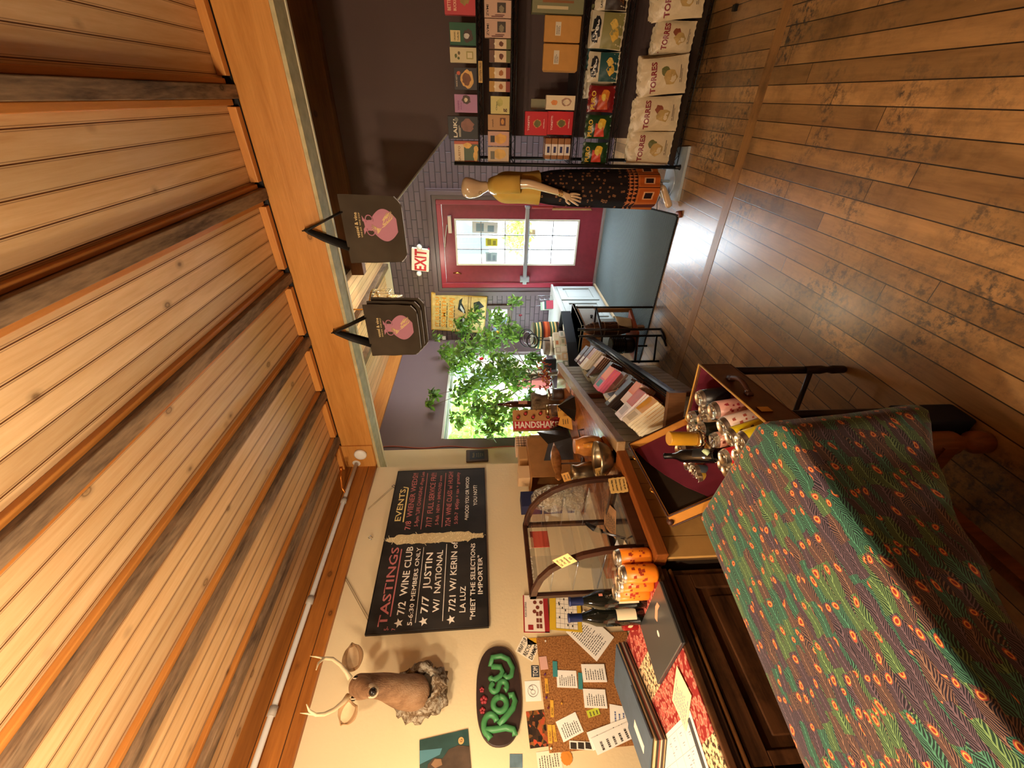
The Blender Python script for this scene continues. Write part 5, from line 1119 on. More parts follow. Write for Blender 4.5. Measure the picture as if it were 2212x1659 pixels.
tag('price_tag', 'square cream tag set diagonally on the near curved frame of the display case', F, W, H, [(-W/2, -H/2), (W/2, -H/2), (W/2, H/2), (-W/2, H/2)], ['RSC 11oz', 'Oni Red', 'Grenache', '$16'], base='e8cc88', size=.014)
p = at(1223, 1030, 1, YF+.012); F = Fr(p, XP, ZP).off(0, 0, 0, rot=R(20)); W, H = .06, .035
tag('price_tag', 'brown kraft tag on the far curved frame of the display case', F, W, H, [(-W/2, -H/2), (W/2, -H/2), (W/2, H/2), (-W/2, H/2)], ['open late', 'come in'], base='a87838', size=.011)
p = at(1372, 1200, 1, YN-.02); F = Fr(p, (1, -.3, 0), ZP); W, H = .03, .05
tag('price_tag', 'small folded cream tag under the near corner of the display case', F, W, H, [(-W/2, -H/2), (W/2, -H/2), (W/2, H/2), (-W/2, H/2)], ['$4'], base='dcae6a', size=.014)
# ================================================================ drinks and desk things
def can(label, p, r=.033, h=.115, col='e07818', rim='c9c4b8', group=None, deco=None, rot=None, name='drink_can', cat='can'):
    T = thing(name, label, cat, (0, 0, 0), group)
    MB().lathe((0, 0, 0), [(r*.75, 0), (r*.97, .008), (r, .014), (r, h-.016)], 20).build('sleeve', flat(col, .35) if isinstance(col, str) else col, T)
    o = MB().lathe((0, 0, 0), [(r, h-.016), (r*.96, h-.010), (r*.82, h-.002), (r*.84, h), (r*.80, h), (r*.78, h-.005), (.001, h-.005)], 20, cap=False).build('lid', flat('e6e0d2', .3, 1), T)
    MB().lathe((0, .006, h-.005), [(.010, 0), (.010, .002), (.001, .002)], 10).build('ring_pull', flat('bfb8aa', .25, 1), o)
    if deco:
        mb = MB(); rn = random.Random(len(label)); 
        for i in range(14): a = -.3+rn.uniform(-1.1, 1.1); z = h*rn.uniform(.25, .75); s = rn.uniform(.002, .006); q = lambda da, dz: ((r+.0006)*math.cos(a+da), (r+.0006)*math.sin(a+da), z+dz); mb.quad(q(-s/r, -s), q(s/r, -s), q(s/r*.6, s), q(-s/r, s*1.2))
        mb.build('floral_print', flat(deco, .5), T)
    T.location = p
    if rot is not None: T.rotation_euler = rot
    return T
for i, (x, y) in enumerate([(-1.452, .815), (-1.520, .817), (-1.588, .819), (-1.455, .885)]):
    can(['front orange floral can beside the display case', 'middle orange floral can of the row beside the display case', 'rear orange floral can, nearest the wine bottles', 'orange floral can tucked against the display case corner'][i], (x, y-.0, ZC+.0005), h=.14, col='e8801c', deco='a83a20', group='orange cans beside the display case')
def bottle(label, p, s=1., glassc='12140f', labc='e0d2b0', name='wine_bottle', cat='wine bottle', H=.30, R0=.038, foil='1c2a5a', tag=None):
    T = thing(name, label, cat, p); p = Vector(p)
    MB().lathe(p, [(R0*.85, 0), (R0, .006), (R0, H*.56), (R0*.93, H*.64), (R0*.6, H*.74), (R0*.42, H*.82), (R0*.38, H*.90), (R0*.38, H)], 24).build('glass_body', flat(glassc, .06, 0, .8), T)
    MB().lathe(p, [(R0*.42, H*.80), (R0*.42, H*.975), (R0*.46, H*.98), (R0*.46, H*1.003), (.001, H*1.004)], 20, cap=False).build('foil_capsule', flat(foil, .35, .3), T)
    mb = MB(); a0 = -.9; 
    mb.grid(lambda u, v: p+Vector(((R0+.0006)*math.cos(a0+1.9*u), (R0+.0006)*math.sin(a0+1.9*u), H*(.12+.26*v))), 14, 2)
    mb.build('paper_label', flat(labc, .6), T)
    if tag: MB().grid(lambda u, v: p+Vector(((R0+.001)*math.cos(a0+.8+.25*u), (R0+.001)*math.sin(a0+.8+.25*u), H*(.60-.02+.05*v))), 3, 2).build('price_sticker', flat(tag, .6), T)
    return T
bottle('dark wine bottle with a cream label standing nearest the orange cans', (-1.655, .826, ZC), tag='e0907a', H=.31)
bottle('dark wine bottle with blue foil behind the nearest one, by the calendar', (-1.735, .80, ZC), H=.31)
# ---------------- dresser used as a desk
M_dr = wood('dresser_wood', '66402400'[:6], '2c180c', 'Y', knots=.2, rough=.4, contrast=1.2, streak=8); M_drt = wood('dresser_edge', '8a5a2c', '4a2a12', 'Y', knots=0, rough=.35)
T = thing('dresser', 'old dark brown panelled dresser used as a desk, at the left under the kilim', 'dresser', (-1.8, .3, 0))
MB().box(-2.10, -1.48, -.55, .835, .04, .845).build('body', M_dr, T)
MB().box(-2.12, -1.452, -.57, .842, .845, .868).build('top_board', M_dr, T, bevel=.004)
MB().box(-1.482, -1.462, -.57, .838, .822, .845).build('cornice', M_dr, T, bevel=.005)
MB().box(-1.480, -1.458, -.56, .832, .806, .816).build('gilt_moulding', M_drt, T, bevel=.003)
for y0, y1 in ((.30, .76), (-.30, .22)):
    mb = MB(); mb.box(-1.482, -1.466, y0-.05, y1+.05, .74, .80).box(-1.482, -1.466, y0-.05, y1+.05, .12, .18).box(-1.482, -1.466, y0-.05, y0, .18, .74).box(-1.482, -1.466, y1, y1+.05, .18, .74)
    o = mb.build('panel_frame', M_dr, T, bevel=.003); MB().box(-1.480, -1.472, y0+.03, y1-.03, .22, .70).build('raised_panel', M_dr, o, bevel=.004)
# kilim runner
kl = N('kilim', .95, 0, .1); sp = kl.n('ShaderNodeSeparateXYZ'); kl.l(kl.pos(), sp.inputs[0])
vo = kl.n('ShaderNodeTexVoronoi', i_Scale=48.0); kl.l(kl.pos(), vo.inputs[0]); nz = kl.n('ShaderNodeTexNoise', i_Scale=70.0, i_Detail=3.0); kl.l(kl.pos(), nz.inputs[0])
red = kl.ramp(vo.outputs['Distance'], [(.1, hx('c25a50')), (.3, hx('a8403a')), (.42, hx('d8907a')), (.6, hx('8a2c2a'))]); cre = kl.ramp(nz.outputs[0], [(.44, hx('4a3a30')), (.5, hx('d9b98c')), (.62, hx('e3c9a0'))])
bandf = kl.math('FRACT', kl.math('MULTIPLY', sp.outputs[1], 2.9)); kl.l(kl.mix(kl.ramp(bandf, [(0, (0,)*3), (.62, (0,)*3), (.63, (1,)*3), (.98, (1,)*3)], 'CONSTANT'), red, cre), kl.b.inputs['Base Color']); kl.bump(nz.outputs[0], .4, .002)
MB().box(-2.05, -1.462, -.5, .83, .8685, .872).build('kilim_runner', kl.m, label='red and cream patterned kilim cloth laid over the dresser top', cat='cloth')
T = thing('laptop', 'closed grey laptop with a small pale logo lying on the kilim', 'laptop', (-1.585, .662, .8725))
rz = R(2); 
MB().box(-1.755, -1.42, .56, .765, .873, .880).build('base', flat('5a5c60', .4, .8), T, bevel=.002)
MB().box(-1.755, -1.42, .56, .765, .8805, .888).build('screen_lid', flat('74787e', .32, .85), T, bevel=.0025)
MB().lathe((-1.588, .662, .888), [(.011, 0), (.011, .0006)], 16, sx=.8).build('logo', flat('e6e2d8', .4), T)
MB().prism(Fr((-1.62, .70, .888), XP, YP), [(.06, -.01), (.10, .012), (.13, .012), (.12, .03), (.09, .03), (.05, .008)], 0, .0005).build('sticker', flat('e0a080', .5), T)
# stack of magazines, folders
rn = random.Random(11); cols = ['2a2622', 'b8a070', '3a2a26', 'c9c0a8', '8a4a3a', '26221e', 'd0b88a', '5a3a4a', '2e3a44', 'b09a6a', '1c1a18', '9a3a34', 'cbbf9a', '30302e']
MO = Vector((-1.95, .625, 0)); MA = (math.cos(R(24)), math.sin(R(24)), 0); MBv = (-math.sin(R(24)), math.cos(R(24)), 0)
for i in range(7):
    z = .8725+.0065*i; a = rn.uniform(-.010, .010); T_ = MB().prism(Fr((MO.x+a, MO.y, z), MA, MBv), [(-.22, -.215), (.0, -.215), (.0, .215), (-.22, .215)], 0, .0058)
    T_.build('magazine', flat(cols[i], .5), label=['bottom', 'second', 'third', 'fourth', 'fifth', 'sixth', 'topmost'][i]+' magazine of the stack behind the laptop', cat='magazine', group='magazine stack on the dresser')
zt_ = .8725+.0065*7+.001
bfm = flat('46586a', .5, var=.12)
MB().prism(Fr((MO.x, MO.y, zt_), MA, MBv), [(-.21, -.05), (-.004, -.05), (-.004, .21), (-.21, .21)], 0, .006).build('folder', bfm, label='slate blue folder with faint gold specks, on the far half of the magazine stack', cat='folder')
o = thing('folder', 'slate blue folder with a white label, on the near half of the magazine stack', 'folder', (-2.0, .46, zt_+.007))
F = Fr((MO.x, MO.y, zt_+.007), MA, MBv); MB().pane(F, -.21, .002, -.21, .0, 0, .006).build('cover', bfm, o); MB().pane(F, -.13, -.095, -.16, -.06, .006, .007).build('label', flat('e6dccb', .6), o)
F = Fr((-1.78, .80, .8735), XP, YP)
th = thing('lollipop_jar', 'small red glass with a round cream label beside the magazine stack', 'jar', (-1.83, .80, .873))
MB().lathe((-1.83, .80, .873), [(.016, 0), (.018, .004), (.018, .06), (.014, .065)], 16).build('glass', flat('8a1c1c', .1), th); MB().lathe((-1.812, .80, .91), [(.016, 0), (.016, .001)], 18, axis=(1, -.2, .3)).build('label', flat('e8d8a8', .6), th)
# planner sheets at the lower left
def sheet(name, label, c, w, h, rz, z, grid=None, col='efe9dc', seed=0, head=None, t=.0012):
    F = Fr((c[0], c[1], z), (math.cos(rz), math.sin(rz), 0), (-math.sin(rz), math.cos(rz), 0)); mb = MB().pane(F, -w/2, w/2, -h/2, h/2, 0, t); mb.m = 1
    if grid:
        for i in range(grid[0]+1): y = -h*.46+h*.92*i/grid[0]; mb.pane(F, -w*.46, w*.46, y-.0006, y+.0006, t, t+.0003)
        for i in range(grid[1]+1): x = -w*.46+w*.92*i/grid[1]; mb.pane(F, x-.0006, x+.0006, -h*.46, h*.46, t, t+.0003)
        rn = random.Random(seed)
        for i in range(26): x, y = rn.uniform(-.42, .38)*w, rn.uniform(-.42, .42)*h; mb.pane(F, x, x+.02, y, y+.0025, t, t+.0004); mb.pane(F, x+.003, x+.015, y-.006, y-.004, t, t+.0004)
    else: lines(mb, F.off(0, 0, t), -w*.42, w*.42, -h*.42, h*.42, 9, seed=seed)
    mb.m = 2
    if head: mb.pane(F, w*.40, w*.46, -h*.46, h*.46, t, t+.0006)
    return mb.build(name, [flat(col, .75), flat('8a8fa0', .8), flat('3a3c44', .7)], label=label, cat='paper')
sheet('planner_sheet', 'large white monthly planner sheet lying at the near end of the dresser', (-1.80, .27, 0), .44, .34, R(-3), .8735, grid=(5, 5), seed=2, head=1)
sheet('planner_sheet', 'cream lined sheet with a dark header strip lying over the planner, beside the kilim', (-1.60, .47, 0), .15, .10, R(20), .8765, seed=5, col='efdcb0')
sheet('note_sheet', 'white handwritten sheet hanging behind the folders at the left', (-2.08, .34, 0), .16, .16, R(10), .8765, seed=8)
# ================================================================ far bar clutter
def base_at(xb, y, z=ZC): return at(xb, y, 2, z)
pw = bottle('slim dark bottle with a pink paper tag standing on the log by the window', (-2.24, 2.87, 1.10), H=.30, R0=.03, labc='c98a78', glassc='3a1a10', foil='3a1a10')
lg = thing('wooden_log', 'gnarled upright piece of grey driftwood log on the bar by the window', 'log', (-2.24, 2.84, ZC))
lgm = wood('driftwood', '8a7050', '3a2818', 'Z', knots=.3, rough=.9, contrast=1.5)
MB().lathe((-2.24, 2.84, ZC), [(.10, 0), (.105, .05), (.095, .13), (.11, .17), (.12, .20), (.10, .23)], 26, wob=lambda t, i: 1+.10*math.sin(3*t+i)+.06*math.sin(8*t)).build('log', lgm, lg)
def jar(label, p, r, h, fill, lid, contents=None):
    T = thing('glass_jar', label, 'jar', p); p = Vector(p)
    MB().lathe(p, [(r*.9, 0), (r, .01), (r, h*.8), (r*.85, h*.9)], 22).build('glass_body', M_case, T)
    MB().lathe(p+ZP*.004, [(r*.86, 0), (r*.93, .008), (r*.93, h*.62)], 18).build('contents', fill, T)
    MB().lathe(p, [(r*.9, h*.88), (r*.93, h*.89), (r*.93, h), (r*.86, h*1.01), (.001, h*1.01)], 22, cap=False).build('lid', lid, T)
jar('glass jar with a steel lid nearest the far end of the bar', (-1.98, 2.66, ZC), .05, .13, flat('3a2418', .5, var=.4), flat('b8b4a8', .2, 1))
jar('glass jar with a shiny brass lid beside the red glassware on the bar', (-2.10, 2.60, ZC), .05, .14, flat('6a4a30', .5, var=.4), flat('c9b890', .2, 1))
jar('squat glass jar behind the two lidded jars', (-2.34, 2.72, ZC), .06, .14, flat('8a7a58', .6, var=.3), flat('6a5a40', .5))
# six-pack carton
c = at(1110, 928, 0, -2.38); T = thing('bottle_carrier', 'cardboard bottle carrier with a red HANDSHAKE band and red caps', 'bottle carrier', (-2.3, 2.65, ZC))
p0 = at(1186, 926, 0, -2.30); p1 = at(1190, 889, 0, -2.30)
FX = Fr((-2.22, 2.46, .90), (-.16, .95, 0), ZP)
px_ = at(1110, 926, 0, -2.27); L_ = .0
F = Fr(at(1186, 926, 0, -2.25), (at(1108, 926, 0, -2.25)-at(1186, 926, 0, -2.25)), at(1186, 890, 0, -2.25)-at(1186, 926, 0, -2.25)) if False else None
# the carrier lies on its side so its lettering runs up the photo
ctr = at(1214, 926, 0, -2.30); F = Fr((ctr.x, ctr.y, ZC+.001), (.62, .78, 0), ZP)
W, H = .17, .40
MB().pane(F, 0, W, 0, H, -.10, 0).build('carton', flat('b8844e', .8), T, bevel=.003)
fz = Fr(F.p(W*.02, H*.02, .001), F.u, F.v)
MB().pane(F, .0, W*.42, .0, H, .0, .0015).build('red_band', flat('b8202a', .5), T)
fv = Fr(F.p(W*.08, H*.98, .0018), -ZP, F.u)
MB().text(fv, 0, 0, .075, 'HANDSHAKE', wx=H*.94/(glyphs('HANDSHAKE', .03)[2]*.075), bold=.03, t=.0006).build('lettering', flat('efe0cf', .5), T)
for i in range(6):
    z = H*(.10+.16*i); y = W*(.60 if i % 2 else .78); q = F.p(y, z, .0)
    o = MB().lathe(q, [(.016, -.01), (.016, .012), (.014, .016), (.010, .02), (.010, .026)], 14, axis=tuple(F.n)).build('bottle_neck', flat('3a1a14', .15), T)
    MB().lathe(q, [(.0125, .024), (.0135, .028), (.011, .034), (.001, .035)], 14, axis=tuple(F.n), cap=False).build('cap', flat('b02a30', .3), o)
bb = base_at(1203, 905); 
# books by the window
for i in range(4):
    F = Fr((-2.55+.0*i, 3.42+.034*i, ZC), XP, ZP); MB().box(-2.93, -2.81, 4.06+.075*i, 4.125+.075*i, WZ0+.001, WZ0+.42-.02*(i % 2)).build('book', flat(['8a3a30', 'b86a52', 'd8ccb0', '6a4238'][i], .6), label=['rust red', 'salmon', 'cream', 'brown'][i]+' book standing on the window sill behind the driftwood', cat='book', group='books by the window')
# black glossy tent and menu holder, pyramid tags
def tent(name, label, cat, p, w, h, d, rz, col, rough=.3):
    F = Fr(p, (math.cos(rz), math.sin(rz), 0), ZP); T = thing(name, label, cat, p); mb = MB()
    mb.hexa([F.p(-w/2, 0, d/2), F.p(w/2, 0, d/2), F.p(w/2, 0, d/2-.004), F.p(-w/2, 0, d/2-.004), F.p(-w/2, h, .002), F.p(w/2, h, .002), F.p(w/2, h, -.002), F.p(-w/2, h, -.002)])
    mb.build('front_leaf', flat(col, rough), T); mb = MB()
    mb.hexa([F.p(-w/2, 0, -d/2), F.p(w/2, 0, -d/2), F.p(w/2, 0, -d/2+.004), F.p(-w/2, 0, -d/2+.004), F.p(-w/2, h, .002), F.p(w/2, h, .002), F.p(w/2, h, -.002), F.p(-w/2, h, -.002)])
    mb.build('back_leaf', flat(col, rough), T); return T
T = thing('glossy_pyramid', 'glossy black faceted pyramid stand on the bar beside the yellow tags', 'display stand', (-1.84, 2.30, ZC))
P = Vector((-1.84, 2.30, ZC)); mb = MB()
for a in range(6):
    a0, a1 = R(60*a), R(60*a+60); mb.quad(P+Vector((.105*math.cos(a0), .105*math.sin(a0), 0)), P+Vector((.105*math.cos(a1), .105*math.sin(a1), 0)), P+Vector((.01, .01, .115)))
mb.build('facets', flat('17120f', .15), T)
for i, (dx, dy, l) in enumerate(((-.06, -.10, 'yellow triangular paper tag in front of the glossy black pyramid'), (-.10, .10, 'yellow paper tag with black print behind the glossy black pyramid'))):
    F = Fr(P+Vector((dx, dy, .02)), (.5, .85, 0), (-.4, .1, 1)); mb = MB().prism(F, [(-.05, 0), (.06, 0), (.06, .08), (.0, .10)] if i == 0 else [(-.05, 0), (.05, 0), (.05, .07), (-.05, .07)], 0, .0015); lines(mb, F.off(0, 0, .0015), -.0, .05, .02, .07, 3, seed=i); mb.build('paper_tag', [flat('d8a048', .6), M_ink], label=l, cat='tag')
# bottles of red and dark glass lying between the jars and the pyramid
for i in range(10):
    a, b = divmod(i, 5); p = Vector((-2.13-.035*b+.06*a, 2.42+.035*b+.05*a, ZC)); MB().lathe(p, [(.014, 0), (.016, .004), (.016, .06), (.006, .085), (.006, .10)], 12).build('small_bottle', flat('6a1016' if a else '120d10', .08), label=('red' if a else 'black')+' small glass bottle in the cluster beside the carrier, '+['nearest', 'second', 'third', 'fourth', 'farthest'][b], cat='bottle', group='small bottles on the bar')
# cardboard box with grey menu folder
T = thing('cardboard_box', 'open brown cardboard box standing at the back of the counter', 'box', (-2.4, 2.3, ZC)); cbm_ = flat('a8743c', .85, var=.08)
F = Fr((-2.28, 2.05, ZC), (0, 1, 0), ZP)
MB().pane(F, 0, .42, .001, .30, -.25, -.245).pane(F, 0, .42, .001, .30, -.004, 0).pane(F, 0, .42, .30, .304, -.25, 0).pane(F, .415, .42, .001, .26, -.245, -.004).pane(F, .005, .415, 0.001, .005, -.245, -.004).build('box_walls', cbm_, T)
T = thing('menu_holder', 'dark grey folded menu holder with two peaks leaning in front of the cardboard box', 'menu holder', (-2.02, 1.98, ZC))
F = Fr((-2.13, 2.03, ZC), (.12, .99, 0), ZP)
mb = MB(); mb.hexa([F.p(0, 0.02, .05), F.p(.20, .001, .05), F.p(.20, .001, .045), F.p(0, .02, .045), F.p(.05, .22, -.02), F.p(.20, .17, -.02), F.p(.20, .17, -.024), F.p(.05, .22, -.024)]); mb.build('left_leaf', flat('37322e', .45), T)
mb = MB(); mb.hexa([F.p(.20, .001, .05), F.p(.33, .001, .0), F.p(.33, .001, -.004), F.p(.20, .001, .046), F.p(.20, .17, -.02), F.p(.34, .24, -.04), F.p(.34, .24, -.044), F.p(.20, .17, -.024)]); mb.build('right_leaf', flat('2a2624', .2), T)
# boxes stacked near the wall
def bx(name, label, cat, c, s, rz, col, grid=None):
    F = Fr(c, (math.cos(rz), math.sin(rz), 0), ZP); T = thing(name, label, cat, c)
    MB().pane(F, -s[0]/2, s[0]/2, 0.0005, s[2]-.0005, -s[1]/2, s[1]/2).build('body', flat(col, .7), T, bevel=.002)
    if grid:
        mb = MB()
        for i in range(1, 5): x = -s[0]/2+s[0]*i/5; mb.pane(F, x-.002, x+.002, 0.002, s[2]-.002, s[1]/2, s[1]/2+.001); z = s[2]*i/5; mb.pane(F, -s[0]/2, s[0]/2, z-.002, z+.002, s[1]/2, s[1]/2+.001)
        mb.build('check_print', flat('4a3a34', .7), T)
    return T
bx('shelf_box', 'small flat tan carton lying on top of the cardboard box', 'box', (-2.41, 2.37, ZC+.305), (.13, .14, .07), R(85), 'b88c58')
bx('checked_box', 'small cream box with a dark checked print on top of the cartons', 'box', (-2.50, 2.60, ZC+.26), (.14, .12, .12), R(85), 'd8b08a', grid=1)
bx('carton_block', 'brown block under the checked box', 'box', (-2.50, 2.60, ZC), (.15, .13, .259), R(85), 'b08850')
bx('white_box', 'small pale box on the near end of the cardboard box', 'box', (-2.40, 2.17, ZC+.305), (.11, .12, .09), R(80), 'cfae84')
bx('navy_box', 'navy blue box with a small pale label standing by the cream wall', 'box', (-2.42, 1.93, ZC), (.13, .10, .39), R(88), '1e2246')
# fish-shaped wooden ornament
T = thing('carved_fish', 'mottled brown and gold carved fish on a stand behind the display case', 'ornament', (-1.95, 1.86, ZC))
fm = flat('a87440', .25, .3, var=.6); MB().lathe((-1.95, 1.72, ZC+.185), [(.006, 0), (.022, .02), (.016, .05), (.028, .10), (.034, .18), (.028, .25), (.012, .30), (.003, .34)], 14, axis=(.0, 1, -.05), side=(1, 0, 0), sx=.35, wob=lambda t, i: 1+.08*math.sin(4*t+i*2)).build('body', fm, T)
MB().lathe((-1.95, 1.86, ZC), [(.04, 0), (.04, .01), (.006, .014), (.005, .17)], 16).build('stand', flat('3a2418', .4), T)
# plastic wrapped parcel
pm = N('clear_wrap', .08, 0, .8); nz = pm.n('ShaderNodeTexNoise', i_Scale=28.0, i_Detail=5.0, i_Distortion=2.0); pm.l(pm.pos(), nz.inputs[0]); pm.l(pm.ramp(nz.outputs[0], [(.4, hx('6a5a40')), (.55, hx('d8cdb0')), (.65, hx('f4f0e6'))]), pm.b.inputs['Base Color']); pm.bump(nz.outputs[0], 1., .02); pm.b.inputs['Alpha'].default_value = .4
T = thing('wrapped_loaf', 'loaf in crinkled clear plastic wrap behind the display case', 'parcel', (-2.12, 1.72, ZC))
MB().lathe((-2.12, 1.72, ZC+.0), [(.05, 0), (.085, .03), (.08, .15), (.085, .24), (.06, .32), (.02, .35)], 24, wob=lambda t, i: 1+.07*math.sin(5*t+i*1.7)).build('wrapping', pm.m, T)
# pewter jugs, bowl and painted jug
M_pew = flat('8a7a60', .28, .9, var=.15)
def jug(label, p, s, rot=(0, 0, 0), mat=M_pew):
    T = thing('pewter_jug', label, 'jug', (0, 0, 0)); MB().lathe((0, 0, 0), [(.05*s, 0), (.055*s, .01*s), (.045*s, .03*s), (.06*s, .08*s), (.05*s, .13*s), (.038*s, .16*s), (.045*s, .19*s)], 22, cap=False).build('body', mat, T, solid=.003)
    MB().tube([(.04*s, 0, .17*s), (.085*s, 0, .15*s), (.085*s, 0, .09*s), (.055*s, 0, .06*s)], .006*s, 8).build('handle', mat, T); MB().lathe((0, 0, .002), [(.05*s, 0), (.05*s, .004)], 22).build('base_disc', mat, T)
    T.location = p; T.rotation_euler = rot
jug('pewter jug with wide rim standing by the far frame of the display case', (-1.66, 1.52, ZC), .9, (0, 0, R(140)))
T = thing('pewter_bowl', 'dull pewter bowl holding tags at the corner of the counter', 'bowl', (-1.475, 1.43, ZC))
MB().lathe((-1.475, 1.43, ZC), [(.035, 0), (.04, .006), (.075, .035), (.088, .07), (.09, .085)], 28, cap=False).build('bowl', M_pew, T, solid=.003); MB().lathe((-1.475, 1.43, ZC+.001), [(.035, 0), (.036, .004)], 20).build('foot', M_pew, T)
F = Fr((-1.50, 1.36, ZC+.05), (.3, .95, 0), (-.5, 0, .8)); mb = MB().pane(F, -.035, .035, 0, .05, 0, .0015); lines(mb, F.off(0, 0, .0015), -.03, .03, .005, .045, 4, seed=3); mb.build('price_tag', [flat('e0b868', .7), M_ink], label='cream handwritten tag leaning against the pewter bowl', cat='price tag')
T = thing('painted_jug', 'amber painted jug with a figure in relief, beside the pewter bowl', 'jug', (-1.565, 1.62, ZC))
MB().lathe((-1.565, 1.62, ZC), [(.04, 0), (.05, .01), (.058, .05), (.055, .10), (.042, .13), (.040, .15)], 24).build('body', flat('c8823a', .25, .2, var=.35), T)
MB().tube([(-1.535, 1.585, ZC+.03), (-1.522, 1.580, ZC+.07), (-1.53, 1.585, ZC+.11)], [.012, .018, .012], 8).build('relief_figure', flat('e09a3c', .3, var=.3), T)
MB().tube([(-1.515, 1.64, ZC+.12), (-1.48, 1.655, ZC+.13), (-1.475, 1.655, ZC+.10)], .004, 6).build('handle', M_black, T)
# stickers on the bar top
F = Fr((-1.83, 2.55, ZC+.0005), UC, -NC); mb = MB().pane(F, -.10, .05, -.02, .02, 0, .001); mb.build('bar_sticker', flat('c8926a', .5), label='peach sticker strip on the bar top beside the edge strip', cat='sticker')
F = Fr((-1.76, 2.38, ZC+.0005), UC, -NC); MB().pane(F, -.03, .03, -.015, .015, 0, .001).build('bar_sticker', flat('b87850', .5), label='small square orange sticker on the bar top', cat='sticker')
# ================================================================ cloth-covered table, nearest thing
pc = N('peacock_cloth', .85, 0, .2); sp = pc.n('ShaderNodeTexCoord'); G0 = pc.n('ShaderNodeNewGeometry')
s0 = pc.n('ShaderNodeSeparateXYZ'); pc.l(G0.outputs['Position'], s0.inputs[0])
# flatten the pattern onto the cloth: x+z along, y across
cbx = pc.n('ShaderNodeCombineXYZ'); pc.l(pc.math('SUBTRACT', s0.outputs[0], s0.outputs[2]), cbx.inputs[0]); pc.l(s0.outputs[1], cbx.inputs[1])
mpp = pc.n('ShaderNodeMapping'); mpp.inputs['Rotation'].default_value = (0, 0, R(12)); mpp.inputs['Scale'].default_value = (1, .82, 1); pc.l(cbx.outputs[0], mpp.inputs[0]); V = mpp.outputs[0]
nw = pc.n('ShaderNodeTexNoise', i_Scale=16.0, i_Detail=2.0); pc.l(V, nw.inputs[0])
sc_ = pc.n('ShaderNodeVectorMath', operation='SUBTRACT'); pc.l(nw.outputs['Color'], sc_.inputs[0]); sc_.inputs[1].default_value = (.5, .5, .5)
vs_ = pc.n('ShaderNodeVectorMath', operation='SCALE'); pc.l(sc_.outputs[0], vs_.inputs[0]); vs_.inputs['Scale'].default_value = .035
va_ = pc.n('ShaderNodeVectorMath', operation='ADD'); pc.l(V, va_.inputs[0]); pc.l(vs_.outputs[0], va_.inputs[1])
def feathers(off, fw, fl, seed):
    """one layer of staggered feather cells: returns colour, coverage"""
    v2 = pc.n('ShaderNodeVectorMath', operation='ADD'); pc.l(va_.outputs[0], v2.inputs[0]); v2.inputs[1].default_value = off
    s2 = pc.n('ShaderNodeSeparateXYZ'); pc.l(v2.outputs[0], s2.inputs[0])
    u = pc.math('DIVIDE', s2.outputs[0], fw); ci = pc.math('FLOOR', u); a = pc.math('SUBTRACT', pc.math('FRACT', u), .5); aa = pc.math('ABSOLUTE', a)
    w1 = pc.n('ShaderNodeTexWhiteNoise', noise_dimensions='1D'); pc.l(pc.math('ADD', ci, seed), w1.inputs['W'])
    v = pc.math('ADD', pc.math('DIVIDE', s2.outputs[1], fl), w1.outputs[0]); ri = pc.math('FLOOR', v); b = pc.math('FRACT', v)
    cb = pc.n('ShaderNodeCombineXYZ'); pc.l(ci, cb.inputs[0]); pc.l(ri, cb.inputs[1]); cb.inputs[2].default_value = seed
    w2 = pc.n('ShaderNodeTexWhiteNoise', noise_dimensions='3D'); pc.l(cb.outputs[0], w2.inputs['Vector']); rid = w2.outputs[0]
    sp_ = pc.n('ShaderNodeSeparateColor'); pc.l(w2.outputs['Color'], sp_.inputs[0])
    bg_ = pc.ramp(rid, [(0, hx('1c1824')), (.42, hx('241a26')), (.5, hx('162a28')), (.75, hx('1c3628'))], 'CONSTANT')
    ln_ = pc.ramp(rid, [(0, hx('6e5a66')), (.25, hx('8a6a58')), (.5, hx('4f8f74')), (.75, hx('7a9a62'))], 'CONSTANT')
    t = pc.math('SUBTRACT', pc.math('MULTIPLY', b, fl), pc.math('MULTIPLY', aa, fw*1.5)); br_ = pc.math('FRACT', pc.math('ADD', pc.math('MULTIPLY', t, 150.), 50.))
    lm = pc.math('MAXIMUM', pc.ramp(br_, [(0, (1,)*3), (.30, (.9,)*3), (.42, (0,)*3), (1, (0,)*3)]), pc.math('LESS_THAN', aa, .04))
    c1 = pc.mix(pc.math('MULTIPLY', lm, .85), bg_, ln_)
    ex = pc.math('DIVIDE', a, .24*.030/fw); ey = pc.math('DIVIDE', pc.math('SUBTRACT', b, .80), .15*.055/fl); d = pc.math('SQRT', pc.math('ADD', pc.math('MULTIPLY', ex, ex), pc.math('MULTIPLY', ey, ey)))
    eye = pc.ramp(d, [(0, hx('8c2c22')), (.35, hx('b8452c')), (.45, hx('dfa050')), (.68, hx('a8483a')), (.9, hx('6a5a48'))], 'CONSTANT')
    c1 = pc.mix(pc.math('MULTIPLY', pc.math('LESS_THAN', d, 1.), pc.math('GREATER_THAN', sp_.outputs[1], .30)), c1, eye)
    cov = pc.math('MULTIPLY', pc.math('LESS_THAN', aa, pc.math('SUBTRACT', .49, pc.math('MULTIPLY', pc.math('POWER', b, 3.), .25))), pc.math('GREATER_THAN', sp_.outputs[2], .25))
    return c1, cov
c1, _cv = feathers((0, 0, 0), .028, .050, 3.); c2, cv2 = feathers((.013, .021, 0), .031, .054, 11.)
c = pc.mix(cv2, c1, c2)
pc.l(c, pc.b.inputs['Base Color']); pc.b.inputs['Sheen Weight'].default_value = .15
M_peacock = pc.m
T = thing('covered_table', 'table under a peacock-feather patterned cloth in the near foreground', 'table', (-.98, .35, 0))
ZT = .75
top = [(-1.235, -.35), (-1.30, .20), (-1.196, .866), (-.722, .812), (-.672, .735), (-.752, .10), (-.82, -.40)]
